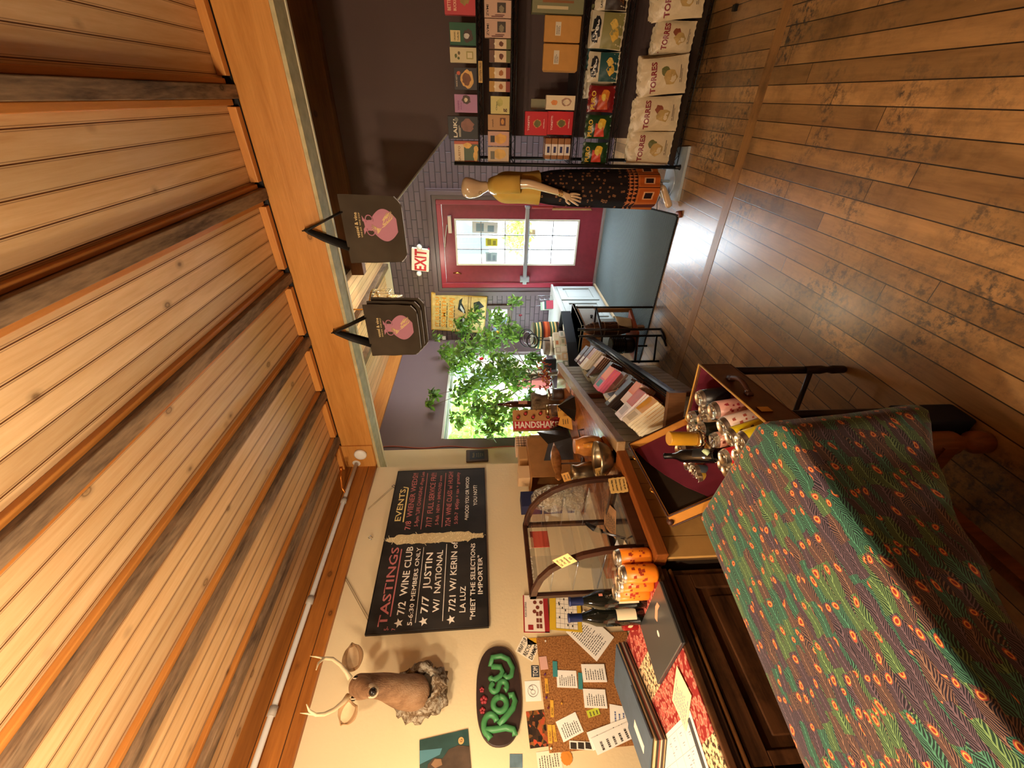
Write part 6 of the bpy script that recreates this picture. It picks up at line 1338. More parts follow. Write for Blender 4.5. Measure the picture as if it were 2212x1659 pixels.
top = [(-1.40, -.40), (-1.196, .866), (-.722, .812), (-.672, .735), (-.835, -.48)]
MB().prism(Fr((0, 0, 0), XP, YP), [(x*.985-.013, y*.985) for x, y in top], ZT-.03, ZT-.003).build('table_top', M_dr, T)
def edgept(s_):
    n = len(top); i = int(s_) % n; f = s_-int(s_); a = Vector(top[i]); b = Vector(top[(i+1) % n]); return a.lerp(b, f)
def hem(p):
    x, y = p
    if x > -.9: return max(.33, .585-.25*max(0, (y-.25)/.55)**1.3)
    if y > .7: return .5
    return .5
cx, cy = -1.0, .25; NE = 140
lens = [(Vector(top[(i+1) % 5])-Vector(top[i])).length for i in range(5)]; tot = sum(lens)
rim = []
for k in range(NE):
    d = tot*k/NE; i = 0
    while d > lens[i]: d -= lens[i]; i += 1
    a, b = Vector(top[i]), Vector(top[(i+1) % 5]); u = (b-a).normalized(); p = a+u*d; n2 = Vector((-u.y, u.x));
    if (p-Vector((cx, cy))).dot(n2) < 0: n2 = -n2
    rim.append((p, n2))
# soften normals
sm = []
for k in range(NE):
    v = Vector((0, 0))
    for j in range(-3, 4): v += rim[(k+j) % NE][1]
    sm.append(v.normalized())
mb = MB(); NV = 12; b0 = len(mb.v)
for j in range(6):
    f = j/5
    for k in range(NE): q = Vector((cx, cy)).lerp(rim[k][0]-sm[k]*.003, f); mb.v.append(Vector((q.x, q.y, ZT+.0025)))
for j in range(NV+1):
    f = [0, .03, .1][j] if j < 3 else .1+.9*(j-2)/(NV-2)
    for k in range(NE):
        p, n2 = rim[k][0], sm[k]; hz = hem(p); z = ZT+.0025-(ZT-hz)*f**1.0*(1 if j else 0)
        cor = math.exp(-((p-Vector((-.70, .77))).length/.10)**2)
        w_ = (.002+.004*f)*math.sin(k*.9+f*1.2)*f-.010*f+.05*cor*f; r = .005 if j == 0 else .007
        q = p+n2*(r+w_); mb.v.append(Vector((q.x, q.y, z if j else ZT-.0015)))
rows = 6+NV+1
for j in range(rows-1):
    for k in range(NE): k2 = (k+1) % NE; mb.face((b0+j*NE+k, b0+j*NE+k2, b0+(j+1)*NE+k2, b0+(j+1)*NE+k), True)
o = mb.build('tablecloth', M_peacock, label='peacock-feather patterned cloth spread over the foreground table, hanging down its sides', cat='tablecloth', solid=.0)
md = o.modifiers.new('s', 'SOLIDIFY'); md.thickness = .0015; md.offset = 1
M_turn = wood('turned_leg', '9a5a2c', '5a2e12', 'Z', knots=0, rough=.35)
prof = [(.022, 0), (.034, .012), (.034, .05), (.022, .07), (.020, .09), (.036, .12), (.036, .20), (.022, .23), (.030, .26), (.018, .30), (.026, .40), (.030, .62), (.030, .72)]
for x, y in ((-.815, .815), (-1.13, .80), (-.92, -.35), (-1.28, -.3)):
    MB().lathe((x, y, 0), prof, 18).build('leg', M_turn, T)
MB().box(-1.13, -.80, .775, .805, .14, .185).box(-.98, -.95, -.32, .79, .14, .185).build('stretcher', M_turn, T)
o = thing('fabric_bin', 'dark navy fabric bin on the floor under the hanging cloth corner', 'bin', (-.82, .90, 0))
MB().box(-.88, -.775, .865, .955, .0, .22).build('fabric_body', flat('1a2230', .9, var=.15), o, bevel=.01)
# ================================================================ open suitcase of cans on a luggage rack
A_ = Vector((-.138, .99, 0)).normalized(); RR_ = Vector((.99, .138, 0)).normalized(); O_ = Vector((-1.085, .90, .62)); Ls = .445
def P3(a, r, z): return O_+A_*a+RR_*r+ZP*z
M_lea = flat('5a3620', .4, var=.25); M_tan = flat('c8883c', .45, var=.08); M_pip = flat('3a1c10', .5); M_lin = flat('6a1a30', .9, var=.1); M_yelw = flat('c99a4a', .5)
T = thing('suitcase', 'open tan leather suitcase with wine red lining, full of cans', 'suitcase', (-1.05, 1.1, .48))
def hx8(mb, a0, a1, r0, r1, z0, z1): return mb.hexa([P3(a0, r0, z0), P3(a0, r1, z0), P3(a1, r1, z0), P3(a1, r0, z0), P3(a0, r0, z1), P3(a0, r1, z1), P3(a1, r1, z1), P3(a1, r0, z1)])
Wb = .265
mb = MB(); hx8(mb, 0, Ls, 0, Wb, -.135, -.127); hx8(mb, 0, .008, 0, Wb, -.127, 0); hx8(mb, Ls-.008, Ls, 0, Wb, -.127, 0); hx8(mb, .008, Ls-.008, 0, .008, -.127, -.005); hx8(mb, .008, Ls-.008, Wb-.008, Wb, -.127, 0)
mb.build('case_body', M_lea, T, bevel=.003)
mb = MB(); hx8(mb, .009, Ls-.009, .009, Wb-.009, -.1265, -.122); hx8(mb, .009, .012, .009, Wb-.009, -.122, -.008); hx8(mb, Ls-.012, Ls-.009, .009, Wb-.009, -.122, -.008); hx8(mb, .012, Ls-.012, Wb-.012, Wb-.009, -.122, -.008)
mb.build('body_lining', M_lin, T)
rimp = [P3(0, 0, .001), P3(0, Wb, .001), P3(Ls, Wb, .001), P3(Ls, 0, .001)]
MB().tube(rimp+[rimp[0]], .0045, 6).build('body_piping', M_yelw, T)
hp = [P3(Ls*.40+x, Wb+.006+.022*math.sin(math.pi*t), -.05) for t, x in [(i/8, .12*i/8) for i in range(9)]]
MB().tube(hp, .009, 8).tube([P3(Ls*.40-.012, Wb+.004, -.05), P3(Ls*.40+.012, Wb+.004, -.05)], .012, 8).tube([P3(Ls*.40+.108, Wb+.004, -.05), P3(Ls*.40+.132, Wb+.004, -.05)], .012, 8).build('handle', M_pip, T)
mb = MB(); [mb.hexa([P3(a-.015, Wb+.0, -.06), P3(a-.015, Wb+.006, -.06), P3(a+.015, Wb+.006, -.06), P3(a+.015, Wb, -.06), P3(a-.015, Wb, -.02), P3(a-.015, Wb+.006, -.02), P3(a+.015, Wb+.006, -.02), P3(a+.015, Wb, -.02)]) for a in (.07,)]
mb.build('latch', M_gold, T)
# lid
D_ = (RR_*-.50+ZP*.866).normalized(); NL = (RR_*.866+ZP*.50).normalized(); HL = .27; dl = .055
def L3(a, d, n): return O_+A_*(a+.012)+RR_*-.004+D_*d+NL*n
def lx(mb, a0, a1, d0, d1, n0, n1): return mb.hexa([L3(a0, d0, n0), L3(a1, d0, n0), L3(a1, d1, n0), L3(a0, d1, n0), L3(a0, d0, n1), L3(a1, d0, n1), L3(a1, d1, n1), L3(a0, d1, n1)])
mb = MB(); lx(mb, 0, Ls, 0, HL, -dl, -dl+.006); mb.build('lid_shell', M_lea, T)
mb = MB(); lx(mb, 0, .007, 0, HL, -dl+.006, 0); lx(mb, Ls-.007, Ls, 0, HL, -dl+.006, 0); lx(mb, .007, Ls-.007, HL-.007, HL, -dl+.006, 0); lx(mb, .007, Ls-.007, 0, .007, -dl+.006, -.01)
mb.build('lid_wall', M_tan, T)
mb = MB(); lx(mb, .008, Ls-.008, .008, HL-.008, -dl+.0065, -dl+.010); mb.build('lid_lining', flat('2e2214', .9, var=.2), T)
b = MB(); n = 14
pp_ = [(.010+(Ls-.02)*i/n, HL*(.93-.20*math.sin(math.pi*(.15+.55*i/n)) if i < 4 else .93-.20*math.sin(math.pi*(.15+.55*i/n)))) for i in range(n+1)]
poly = [L3(.010, .010, -dl+.022), L3(Ls-.01, .010, -dl+.022)]+[L3(a, d, -dl+.020) for a, d in [(Ls-.01, HL*.95), (Ls*.75, HL*.88), (Ls*.5, HL*.74), (Ls*.28, HL*.58), (Ls*.12, HL*.42), (.010, HL*.36)]]
b.v += poly; b.face(range(len(poly))); o = b.build('lid_pocket', M_lin, T, solid=.004)
rl = [L3(0, 0, .001), L3(0, HL, .001), L3(Ls, HL, .001), L3(Ls, 0, .001)]
MB().tube(rl, .004, 6).build('lid_piping', M_pip, T); rl = [L3(0, 0, -dl), L3(0, HL, -dl), L3(Ls, HL, -dl), L3(Ls, 0, -dl)]; MB().tube(rl, .004, 6).build('lid_piping', M_pip, T)
for a in (.16, .37): MB().tube([L3(a-.014, HL+.003, -.02), L3(a, HL+.012, -.012), L3(a+.014, HL+.003, -.02)], .003, 6).build('latch', M_gold, T)
for a in (0, Ls): MB().ball(L3(a, HL, -dl*.5), .013, 6, sc=(1, 1, 1)).build('corner_cap', M_pip, T)
# the cans: (photo x, y of lid, lid height z, radius, length, colour, lean(dx,dy), label)
CN = [(1508, 861, .665, .033, .12, '1a1a1e', (.10, .05), 'black can with a pale disc, far right corner of the suitcase'),
      (1514, 886, .655, .026, .09, '3a6a8a', (.05, 0), 'small blue can behind the large pink floral can'),
      (1537, 889, .665, .036, .13, 'd09a90', (.12, .05), 'large pink floral can beside the handle side of the suitcase'),
      (1490, 903, .665, .030, .11, '2a2226', (.0, .02), 'dark slim can at the far edge of the can pile'),
      (1512, 909, .66, .030, .11, 'd9c9a8', (.05, .03), 'cream can with black lettering in the far half of the pile'),
      (1489, 925, .675, .028, .11, '2e4a38', (.0, .0), 'dark green can behind the cream lettered can'),
      (1509, 927, .675, .028, .11, '1e2a24', (.06, .0), 'green black can in front of the dark green one'),
      (1558, 924, .675, .036, .14, 'd9c4b8', (.22, .12), 'large white and coral can lying towards the handle of the suitcase'),
      (1574, 947, .675, .034, .14, 'd9c01e', (.24, .14), 'bright yellow can lying near the middle of the pile'),
      (1598, 955, .672, .034, .14, 'd2b81c', (.24, .14), 'second bright yellow can, nearer the tablecloth'),
      (1538, 952, .67, .030, .11, 'c9907a', (.12, .04), 'salmon patterned can in the middle of the pile'),
      (1560, 990, .665, .032, .12, 'b8202a', (.16, .12), 'red can with cream lettering in the near half of the pile'),
      (1597, 969, .668, .030, .12, 'c9c4b0', (.2, .10), 'pale silver green can beside the second yellow can'),
      (1588, 985, .655, .028, .10, 'c8b89a', (.10, .05), 'small cream can beside the red can'),
      (1566, 1017, .66, .030, .11, 'd9b82a', (.12, .10), 'yellow can nearest the tablecloth edge'),
      (1557, 1004, .645, .028, .10, '3a5a7a', (.0, .0), 'blue can between the red and the nearest yellow can')]
def place_can(x, y, z, r, h, col, lean, lab, name='drink_can', text=None):
    p = at(x, y, 2, z); up = Vector((-lean[0]*1.1, -lean[1], 1)).normalized(); base = p-up*h
    # keep inside the case
    T = can(lab, (0, 0, 0), r, h, col, group=None, deco={'d09a90': 'b8404a', 'd9c4b8': 'd06a5a', 'd9c01e': '5a5a14', 'd2b81c': '5a5a14', 'b8202a': 'efe0c8', 'c9907a': '7a3a30', 'd9c9a8': '1a1a1a'}.get(col))
    q = Vector((0, 0, 1)).rotation_difference(up) @ __import__('mathutils').Quaternion((0, 0, 1), -.9); T.rotation_mode = 'QUATERNION'; T.rotation_quaternion = q; T.location = base
    return T
for c_ in CN: place_can(*c_)
# row standing in the lid pocket and a tall gold tin
for x, y, z, r, h, col, lab in [(1465, 970, .715, .029, .105, '4a2a24', 'brown black can at the far end of the row in the suitcase lid'), (1471, 985, .71, .028, .105, '6a5a4a', 'dull bronze can, second from the far end of the row in the lid'), (1484, 1003, .705, .028, .10, 'c8502a', 'orange red can in the row standing in the suitcase lid'), (1496, 1018, .70, .028, .10, '3a4048', 'slate can in the row standing in the suitcase lid'), (1500, 1034, .70, .031, .11, 'a88430', 'mustard can at the near end of the row in the suitcase lid')]:
    place_can(x, y, z, r, h, col, (-.16, .04), lab)
pg = at(1441, 951, 2, .83)
T = thing('gold_tin', 'tall gold tin standing on the cans at the far end of the suitcase', 'tin', (0, 0, 0)); hh = .125
MB().lathe((0, 0, 0), [(.030, 0), (.036, .004), (.036, .02), (.031, .026)], 20).build('foil_base', flat('d8cbb0', .15, 1), T); MB().lathe((0, 0, 0), [(.025, .026), (.026, .03), (.026, hh), (.024, hh+.003)], 22).build('sleeve', flat('b8861e', .35, var=.1), T)
T.location = (pg.x+.012, pg.y-.01, .83-hh); T.rotation_euler = (0, R(3), 0)
bottle('small black bottle lying among the cans in the suitcase', (0, 0, 0), H=.20, R0=.027, labc='1a1a1a', glassc='0c0c0d', foil='141414')
bt = [o for o in COL.objects if o.get('label') == 'small black bottle lying among the cans in the suitcase'][0]; bt.name = 'small_bottle'
p0, p1 = at(1546, 985, 2, .66), at(1472, 985, 2, .74); up = (p1-p0).normalized(); bt.rotation_mode = 'QUATERNION'; bt.rotation_quaternion = Vector((0, 0, 1)).rotation_difference(up); bt.location = p0
T = thing('spirit_tube', 'clear tube with a pale green cap sticking out of the cans', 'tube', at(1530, 970, 2, .72)); a, b = at(1556, 945, 2, .69), at(1528, 973, 2, .735)
MB().tube([a, b], .011, 10).build('glass_tube', M_case, T); MB().tube([b, b+(b-a).normalized()*.014], .012, 10).build('cap', flat('bcd4a8', .5), T)
# luggage rack
T = thing('luggage_rack', 'dark wooden luggage rack with turned feet carrying the open suitcase', 'luggage rack', (-1.0, 1.1, 0)); M_rk = flat('241812', .4, var=.2)
zr = .482
for a in (.07, Ls-.03):
    for r in (.02, Wb-.02):
        p = P3(a, r, 0); MB().tube([(p.x, p.y, zr), (p.x, p.y, .17)], [(.016, .012)]*2, 8).lathe((p.x, p.y, 0), [(.010, 0), (.016, .01), (.018, .06), (.012, .08), (.018, .11), (.016, .18)], 12).build('leg', M_rk, T)
    MB().tube([P3(a, .02, -.47), P3(a, Wb-.02, -.47)], .010, 8).build('stretcher', M_rk, T)
for r in (.02, Wb-.02): MB().tube([P3(.03, r, -.145), P3(Ls-.01, r, -.145)], .0095, 8).build('top_rail', M_rk, T)
MB().tube([P3(.07, .02, -.36), P3(Ls-.03, .02, -.36)], .009, 8).build('stretcher', M_rk, T)
# ================================================================ door mat, riser, low cabinets
mm_ = N('door_mat', .85, 0, .2); sp = mm_.n('ShaderNodeSeparateXYZ'); mm_.l(mm_.pos(), sp.inputs[0])
a = mm_.math('SINE', mm_.math('MULTIPLY', sp.outputs[0], 300.)); b = mm_.math('SINE', mm_.math('MULTIPLY', sp.outputs[1], 300.)); m_ = mm_.math('MULTIPLY', a, b)
mm_.l(mm_.ramp(m_, [(.2, hx('3e4645')), (.6, hx('6c7674'))]), mm_.b.inputs['Base Color']); mm_.bump(m_, .5, .003)
Fz = Fr((0, 0, 0), XP, YP)
T = thing('door_mat', 'large grey woven entrance mat in front of the maroon door', 'mat', (-1.4, 4.2, 0))
MB().prism(Fz, [(-.735, 3.24), (-2.1, 3.31), (-2.1, 5.19), (-.98, 5.19), (-.72, 3.29)], .0, .009).build('weave', mm_.m, T)
MB().tube([(-.73, 3.235, .005), (-2.1, 3.305, .005)], .007, 6).tube([(-.72, 3.24, .005), (-.97, 5.19, .005)], .007, 6).build('binding', flat('20262a', .7), T)
MB().tube([(-.70, 3.24, .012), (-.69, 3.20, .008), (-.72, 3.18, .006)], [.014, .018, .008], 7).build('doorstop', flat('7a3a22', .5), label='small red brown doorstop at the near corner of the grey mat', cat='doorstop')
T = thing('riser_board', 'low pale painted board under the mannequin and the rack', 'board', (-.45, 3.45, 0))
MB().prism(Fz, [(-.625, 3.275), (-.262, 3.295), (-.30, 3.62), (-.66, 3.60)], .001, .020).build('board', flat('a9b6bd', .35, var=.1), T)
# white panelled cabinet
M_wc = flat('a4a8a2', .45); T = thing('white_cabinet', 'white panelled low cabinet beside the maroon door', 'cabinet', (-2.4, 4.7, 0))
MB().box(-2.80, -2.07, 4.22, 5.20, .0, .58).build('body', M_wc, T); MB().box(-2.83, -2.045, 4.20, 5.22, .58, .605).build('top', flat('b4b6ae', .4), T, bevel=.004)
for y0, y1 in ((4.26, 4.69), (4.73, 5.16)):
    mb = MB(); mb.box(-2.068, -2.052, y0, y1, .06, .12).box(-2.068, -2.052, y0, y1, .47, .54).box(-2.068, -2.052, y0, y0+.07, .12, .47).box(-2.068, -2.052, y1-.07, y1, .12, .47)
    o = mb.build('door', M_wc, T, bevel=.002); MB().box(-2.068, -2.060, y0+.09, y1-.09, .15, .44).build('raised_panel', M_wc, o, bevel=.003)
MB().box(-2.05, -2.03, 4.2, 5.2, .0, .03).build('plinth_strip', flat('b09a78', .6), T)
T = thing('drawer_cabinet', 'small white topped drawer cabinet with an orange wood side, beyond the bar', 'cabinet', (-2.0, 3.55, 0))
M_or = wood('orange_side', 'b87634', '7a4416', 'Z', knots=.2, rough=.4)
MB().box(-2.5, -1.72, 3.345, 3.80, .40, .585).build('body', M_or, T)
for x_, y_ in ((-1.75, 3.37), (-1.75, 3.77), (-2.47, 3.37), (-2.47, 3.77)): MB().box(x_-.02, x_+.02, y_-.02, y_+.02, 0.0095, .40).build('leg', M_or, T); MB().box(-2.5, -1.70, 3.33, 3.81, .586, .615).build('top', flat('b8b4a8', .4), T, bevel=.004)
d = MB().box(-1.719, -1.708, 3.36, 3.79, .415, .57).build('drawer', flat('b2b0a6', .45), T, bevel=.002); MB().lathe((-1.708, 3.50, .485), [(.010, 0), (.008, .012), (.016, .022), (.012, .028)], 12, axis=(1, 0, 0)).build('knob', M_black, d)
# black angled display box with soaps
T = thing('black_display_box', 'matt black angled display box across the low cabinets, holding small cartons', 'display box', (-2.0, 3.5, .62))
pts = [(-2.06, 3.20), (-1.925, 3.42), (-1.79, 3.83), (-2.02, 3.90), (-2.16, 3.52), (-2.28, 3.30)]
mb = MB(); n = len(pts)
for i in (0, 1, 2, 3, 4, 5):
    a, b = Vector(pts[i]), Vector(pts[(i+1) % n]); u = (b-a).normalized(); nn = Vector((u.y, -u.x)); c_ = Vector((-2.03, 3.53))
    if (a-c_).dot(nn) > 0: nn = -nn
    mb.hexa([(a.x, a.y, .617), (b.x, b.y, .617), ((b+nn*.012).x, (b+nn*.012).y, .617), ((a+nn*.012).x, (a+nn*.012).y, .617), (a.x, a.y, .715), (b.x, b.y, .715), ((b+nn*.012).x, (b+nn*.012).y, .715), ((a+nn*.012).x, (a+nn*.012).y, .715)])
mb.build('side_walls', flat('1c1f22', .55), T); MB().prism(Fz, pts, .617, .622).build('base', flat('1c1f22', .55), T)
rn = random.Random(8); cols = ['c9b894', 'd8cdb4', 'a9a084', 'b87040', 'c9bfa4', 'e0d8c4', '8a8a6a', 'c8a880', 'd2c4a4', 'b8a888', 'cfc4ae', '9aa08c', 'd8c9a8', 'c0b090']
words = ['olive', 'cream', 'grey', 'orange', 'buff', 'white', 'sage', 'tan', 'ivory', 'beige', 'pale', 'grey green', 'straw', 'fawn']
k = 0
for lay in range(3):
    for i in range(6 if lay == 0 else 5):
        f = i/5; x = -2.115+.17*f+rn.uniform(-.006, .006)-.02*lay; y = 3.36+.44*f; z = .6225+.058*lay
        rz = R(60)+rn.uniform(-.25, .25); F = Fr((x, y, z), (math.cos(rz), math.sin(rz), 0), ZP); s_ = rn.uniform(.066, .076)
        T = thing('soap_carton', words[k % 14]+' small carton, '+['bottom', 'middle', 'top'][lay]+' layer, '+['nearest', 'second', 'third', 'fourth', 'fifth', 'farthest'][i]+' in the black display box', 'carton', (x, y, z), 'small cartons in the black display box')
        MB().pane(F, -s_/2, s_/2, .0005, .0565, -.045, .012).build('carton', flat(cols[k % 14], .6), T, bevel=.0015); MB().pane(F, -s_*.3, s_*.3, .015, .042, .012, .0128).build('label', flat(cols[(k*5+3) % 14], .6), T); k += 1
# small dark pouch, dried flowers, serape basket, hoops
p = Vector((-2.12, 3.42, .80)); T = thing('dark_pouch', 'dark slate leather pouch standing on the cartons by the plant', 'pouch', p)
MB().hexa([(-2.20, 3.36, .80), (-2.10, 3.40, .80), (-2.11, 3.44, .80), (-2.21, 3.40, .80), (-2.21, 3.33, .93), (-2.09, 3.38, .94), (-2.10, 3.41, .94), (-2.22, 3.36, .93)]).build('body', flat('2c3238', .4, var=.1), T, bevel=.012)
sr = N('serape', .95, 0, .1); sp = sr.n('ShaderNodeSeparateXYZ'); sr.l(sr.pos(), sp.inputs[0]); f = sr.math('FRACT', sr.math('MULTIPLY', sp.outputs[2], 5.6)); sr.l(sr.ramp(f, [(0, hx('3a4a30')), (.12, hx('8a3a20')), (.28, hx('b5532a')), (.45, hx('6a2418')), (.55, hx('2e2a22')), (.68, hx('b99a5c')), (.8, hx('3c5a44')), (.92, hx('c9b070'))], 'CONSTANT'), sr.b.inputs['Base Color']); sr = sr.m
T = thing('serape_basket', 'tall basket wrapped in a striped red and green woven blanket on the low cabinet', 'basket', (-2.35, 4.35, .606))
MB().lathe((-2.35, 4.35, .606), [(.13, 0), (.16, .02), (.165, .20), (.15, .29), (.155, .31)], 28, wob=lambda t, i: 1+.03*math.sin(7*t)).build('blanket_wrap', sr, T); MB().lathe((-2.35, 4.35, .916), [(.155, 0), (.16, .01), (.145, .02)], 28).build('rim', flat('5a5038', .9), T)
T = thing('serape_basket', 'smaller basket in a brown and cream striped blanket in front of the tall one', 'basket', (-2.27, 4.02, .606)); bs = sr.copy(); bs.node_tree.nodes
MB().lathe((-2.30, 4.00, .616), [(.08, 0), (.10, .02), (.105, .15), (.095, .22)], 24).build('blanket_wrap', flat('6a5644', .95, var=.35), T); MB().lathe((-2.30, 4.00, .75), [(.1065, 0), (.1065, .03)], 24).build('stripe', flat('b9a68a', .95), T)
for i, (x, y, z, r, l) in enumerate([(-2.22, 4.05, 1.03, .10, 'larger black wire hoop ornament leaning by the plant'), (-2.15, 3.86, .99, .075, 'smaller thick black hoop ornament beside the pouch')]):
    c_ = Vector((x, y, z)); T = thing('hoop_ornament', l, 'hoop', c_-ZP*r); u = Vector((.85, .5, .1)).normalized(); v = Vector((-.2, .1, 1)).normalized()
    MB().tube([c_+u*r*math.cos(t)+v*r*math.sin(t)*.8 for t in [2*math.pi*j/24 for j in range(25)]], .008 if i else .0055, 7, cap=False).build('hoop', M_black, T)
    MB().tube([c_-v*r*.8, Vector((x, y, .83 if i == 0 else .80))], .005, 6).build('stem', M_black, T)
    MB().tube([c_+u*r*.7*math.cos(t)+v*r*.5*math.sin(t)+Vector((0, 0, -.01)) for t in [2*math.pi*j/18 for j in range(19)]], .003, 6, cap=False).build('inner_ring', M_steel, T)
T = thing('dried_flowers', 'bunch of dried red and orange flowers where the bar meets the black box', 'flowers', (-2.02, 3.06, .87)); rn = random.Random(5); mb = MB(); m2 = MB(); m3 = MB()
for i in range(90):
    d = rv(rn); p = Vector((-2.05, 3.02, .93))+Vector((d.x*.06, d.y*.10, abs(d.z)*.05)); (leaf(mb, p, rv(rn), rv(rn), .035, .02) if i % 3 else leaf(m2, p, rv(rn), rv(rn), .05, .02))
for i in range(14): m3.tube([Vector((-2.05, 3.02, .872)), Vector((-2.05+rn.uniform(-.09, .09), 3.02+rn.uniform(-.12, .12), .95+rn.uniform(0, .05)))], .0015, 4)
mb.build('petals', flat('8a2420', .7, var=.3), T); m2.build('husks', flat('b9743a', .7, var=.3), T); m3.build('stems', flat('8a7a4a', .8), T)
# greeting cards in a wire holder by the door
T = thing('card_holder', 'wire holder with mint and white cards on the white cabinet next to the door', 'card holder', (-2.2, 4.95, .606))
mb = MB(); 
for z in (.66, .72, .78): mb.tube([(-2.30, 5.10, z), (-2.15, 5.08, z), (-2.13, 4.90, z)], .0022, 5)
mb.tube([(-2.30, 5.10, .607), (-2.30, 5.10, .82)], .0022, 5).tube([(-2.13, 4.90, .607), (-2.13, 4.90, .80)], .0022, 5).tube([(-2.15, 5.08, .607), (-2.15, 5.08, .80)], .0022, 5); mb.build('wire_frame', M_steel, T)
for i, (h, l) in enumerate((('a9c4a8', 'mint green card in the wire holder by the door'), ('d8d8cc', 'white card in the wire holder by the door'), ('3a5a58', 'dark teal card in the wire holder by the door'), ('a83a4a', 'crimson card in the wire holder by the door'))):
    F = Fr((-2.30+.02*i, 4.86-.03*i+.1, .607), (.75, .65, 0), (-.1, .1, 1)); MB().pane(F, 0, .11, .0, .15-.02*i, 0, .002).build('greeting_card', flat(h, .6), label=l, cat='card')
# iron stand with baskets between the bar and the mat
T = thing('iron_stand', 'black iron stand with a low red brown shelf at the far end of the bar', 'stand', (-1.7, 3.05, 0)); M_ir = flat('1c1614', .45, .4)
for p in ((-1.588, 3.03), (-1.626, 2.985)):
    MB().tube([(p[0], p[1], 0.005), (p[0], p[1], .72)], .010, 8).tube([(p[0], p[1], .012), (p[0]-.01, p[1]-.06, .006), (p[0]-.03, p[1]-.12, .006)], .009, 7).build('leg', M_ir, T)
for p in ((-1.84, 2.92), (-1.50, 3.28), (-1.86, 3.22)): MB().tube([(p[0], p[1], .005), (p[0], p[1], .52 if p[0] < -1.8 else .70)], .010, 8).build('leg', M_ir, T)
MB().tube([(-1.626, 2.985, .05), (-1.84, 2.92, .05)], .009, 7).tube([(-1.84, 2.92, .22), (-1.626, 2.985, .22)], .009, 7).build('cross_bar', M_ir, T)
MB().tube([(-1.50, 3.28, .52), (-1.588, 3.03, .52), (-1.626, 2.985, .52), (-1.84, 2.92, .52), (-1.86, 3.22, .52), (-1.50, 3.28, .52)], .009, 7).build('top_ring', M_ir, T)
MB().prism(Fz, [(-1.84, 2.93), (-1.60, 3.0), (-1.52, 3.27), (-1.84, 3.22)], .20, .222).build('shelf_board', flat('8a4428', .5, var=.15), T)
MB().lathe((-1.74, 3.03, .2225), [(.062, 0), (.07, .01), (.07, .07), (.06, .08)], 24).build('coil', flat('191719', .3), T)
T = thing('coiled_hose', 'glossy black ribbed cylinder standing on the low shelf of the iron stand', 'cylinder', (-1.74, 3.03, .31)); mb = MB()
for i in range(7): mb.tube([Vector((-1.74+.068*math.cos(t), 3.03+.068*math.sin(t), .315+.016*i)) for t in [2*math.pi*j/20 for j in range(21)]], .0085, 7, cap=False)
mb.build('ribs', flat('141214', .2), T); MB().lathe((-1.74, 3.03, .304), [(.06, 0), (.06, .115)], 20).build('core', M_dark, T)
wk = N('wicker', .8, 0, .2); sp = wk.n('ShaderNodeTexWave', i_Scale=40.0, i_Distortion=4.0); wk.l(wk.pos(), sp.inputs[0]); wk.l(wk.ramp(sp.outputs['Fac'], [(.2, hx('2e1c12')), (.7, hx('6a4630'))]), wk.b.inputs['Base Color']); wk.bump(sp.outputs['Fac'], .6, .006)
T = thing('wicker_umbrella_bundle', 'brown wicker bundle tied with cord leaning inside the iron stand', 'wicker bundle', (-1.68, 3.14, .2225))
MB().tube([(-1.66, 3.18, .225), (-1.655, 3.17, .36), (-1.65, 3.165, .55), (-1.65, 3.16, .63)], [.035, .065, .058, .03], 16).build('bundle', wk.m, T); MB().tube([(-1.65, 3.16, .62), (-1.64, 3.15, .69)], [.012, .004], 8).build('tip', M_black, T)
for z in (.34, .46, .55): MB().lathe((-1.654, 3.168, z), [(.066 if z < .5 else .061, 0), (.067 if z < .5 else .062, .006)], 18).build('cord', flat('9a7a5a', .8), T)
T = thing('cream_parcel', 'cream parcel leaning on the low shelf behind the black cylinder', 'parcel', (-1.62, 3.2, .2225))
MB().hexa([(-1.62, 3.10, .224), (-1.56, 3.18, .224), (-1.58, 3.23, .224), (-1.64, 3.15, .224), (-1.60, 3.13, .34), (-1.55, 3.20, .36), (-1.56, 3.24, .36), (-1.61, 3.17, .34)]).build('body', flat('a89c80', .8, var=.1), T, bevel=.006)
# ================================================================ ficus by the window
T = thing('ficus_plant', 'large leafy ficus filling the window corner, with a red rose among its leaves', 'plant', (-2.62, 4.05, .02))
tp_ = Vector((-2.66, 3.95, 0)); MB().lathe(tp_, [(.13, .0), (.15, .02), (.18, .26), (.185, .28), (.165, .28), (.16, .25)], 24).build('pot', flat('6a4030', .7, var=.1), T)
CL = [(1000, 700, -2.62, .16, 70), (1010, 760, -2.55, .20, 110), (1050, 740, -2.45, .20, 120), (1080, 790, -2.45, .20, 120), (1040, 820, -2.60, .22, 120), (1000, 850, -2.72, .17, 80), (1070, 880, -2.62, .20, 90), (1120, 900, -2.70, .16, 60), (1060, 925, -2.74, .14, 50), (1100, 720, -2.35, .15, 70), (990, 790, -2.72, .17, 80), (1110, 820, -2.55, .17, 80), (960, 760, -2.70, .12, 40), (1075, 690, -2.30, .14, 50), (1025, 680, -2.4, .12, 40), (1150, 780, -2.45, .12, 50), (1140, 860, -2.66, .12, 40), (1030, 890, -2.74, .16, 60), (940, 730, -2.6, .07, 10), (1110, 655, -2.2, .10, 26), (985, 905, -2.76, .10, 22), (935, 855, -2.82, .07, 22), (925, 880, -2.84, .05, 14), (1210, 925, -2.75, .07, 14)]
rn = random.Random(21); mbs = [MB(), MB(), MB()]; br = MB(); trunkt = Vector((-2.66, 3.92, 1.05)); br.tube([tp_+ZP*.25, Vector((-2.64, 3.96, .6)), trunkt, Vector((-2.66, 3.85, 1.45)), Vector((-2.70, 3.8, 1.8))], [.028, .024, .018, .012, .006], 8)
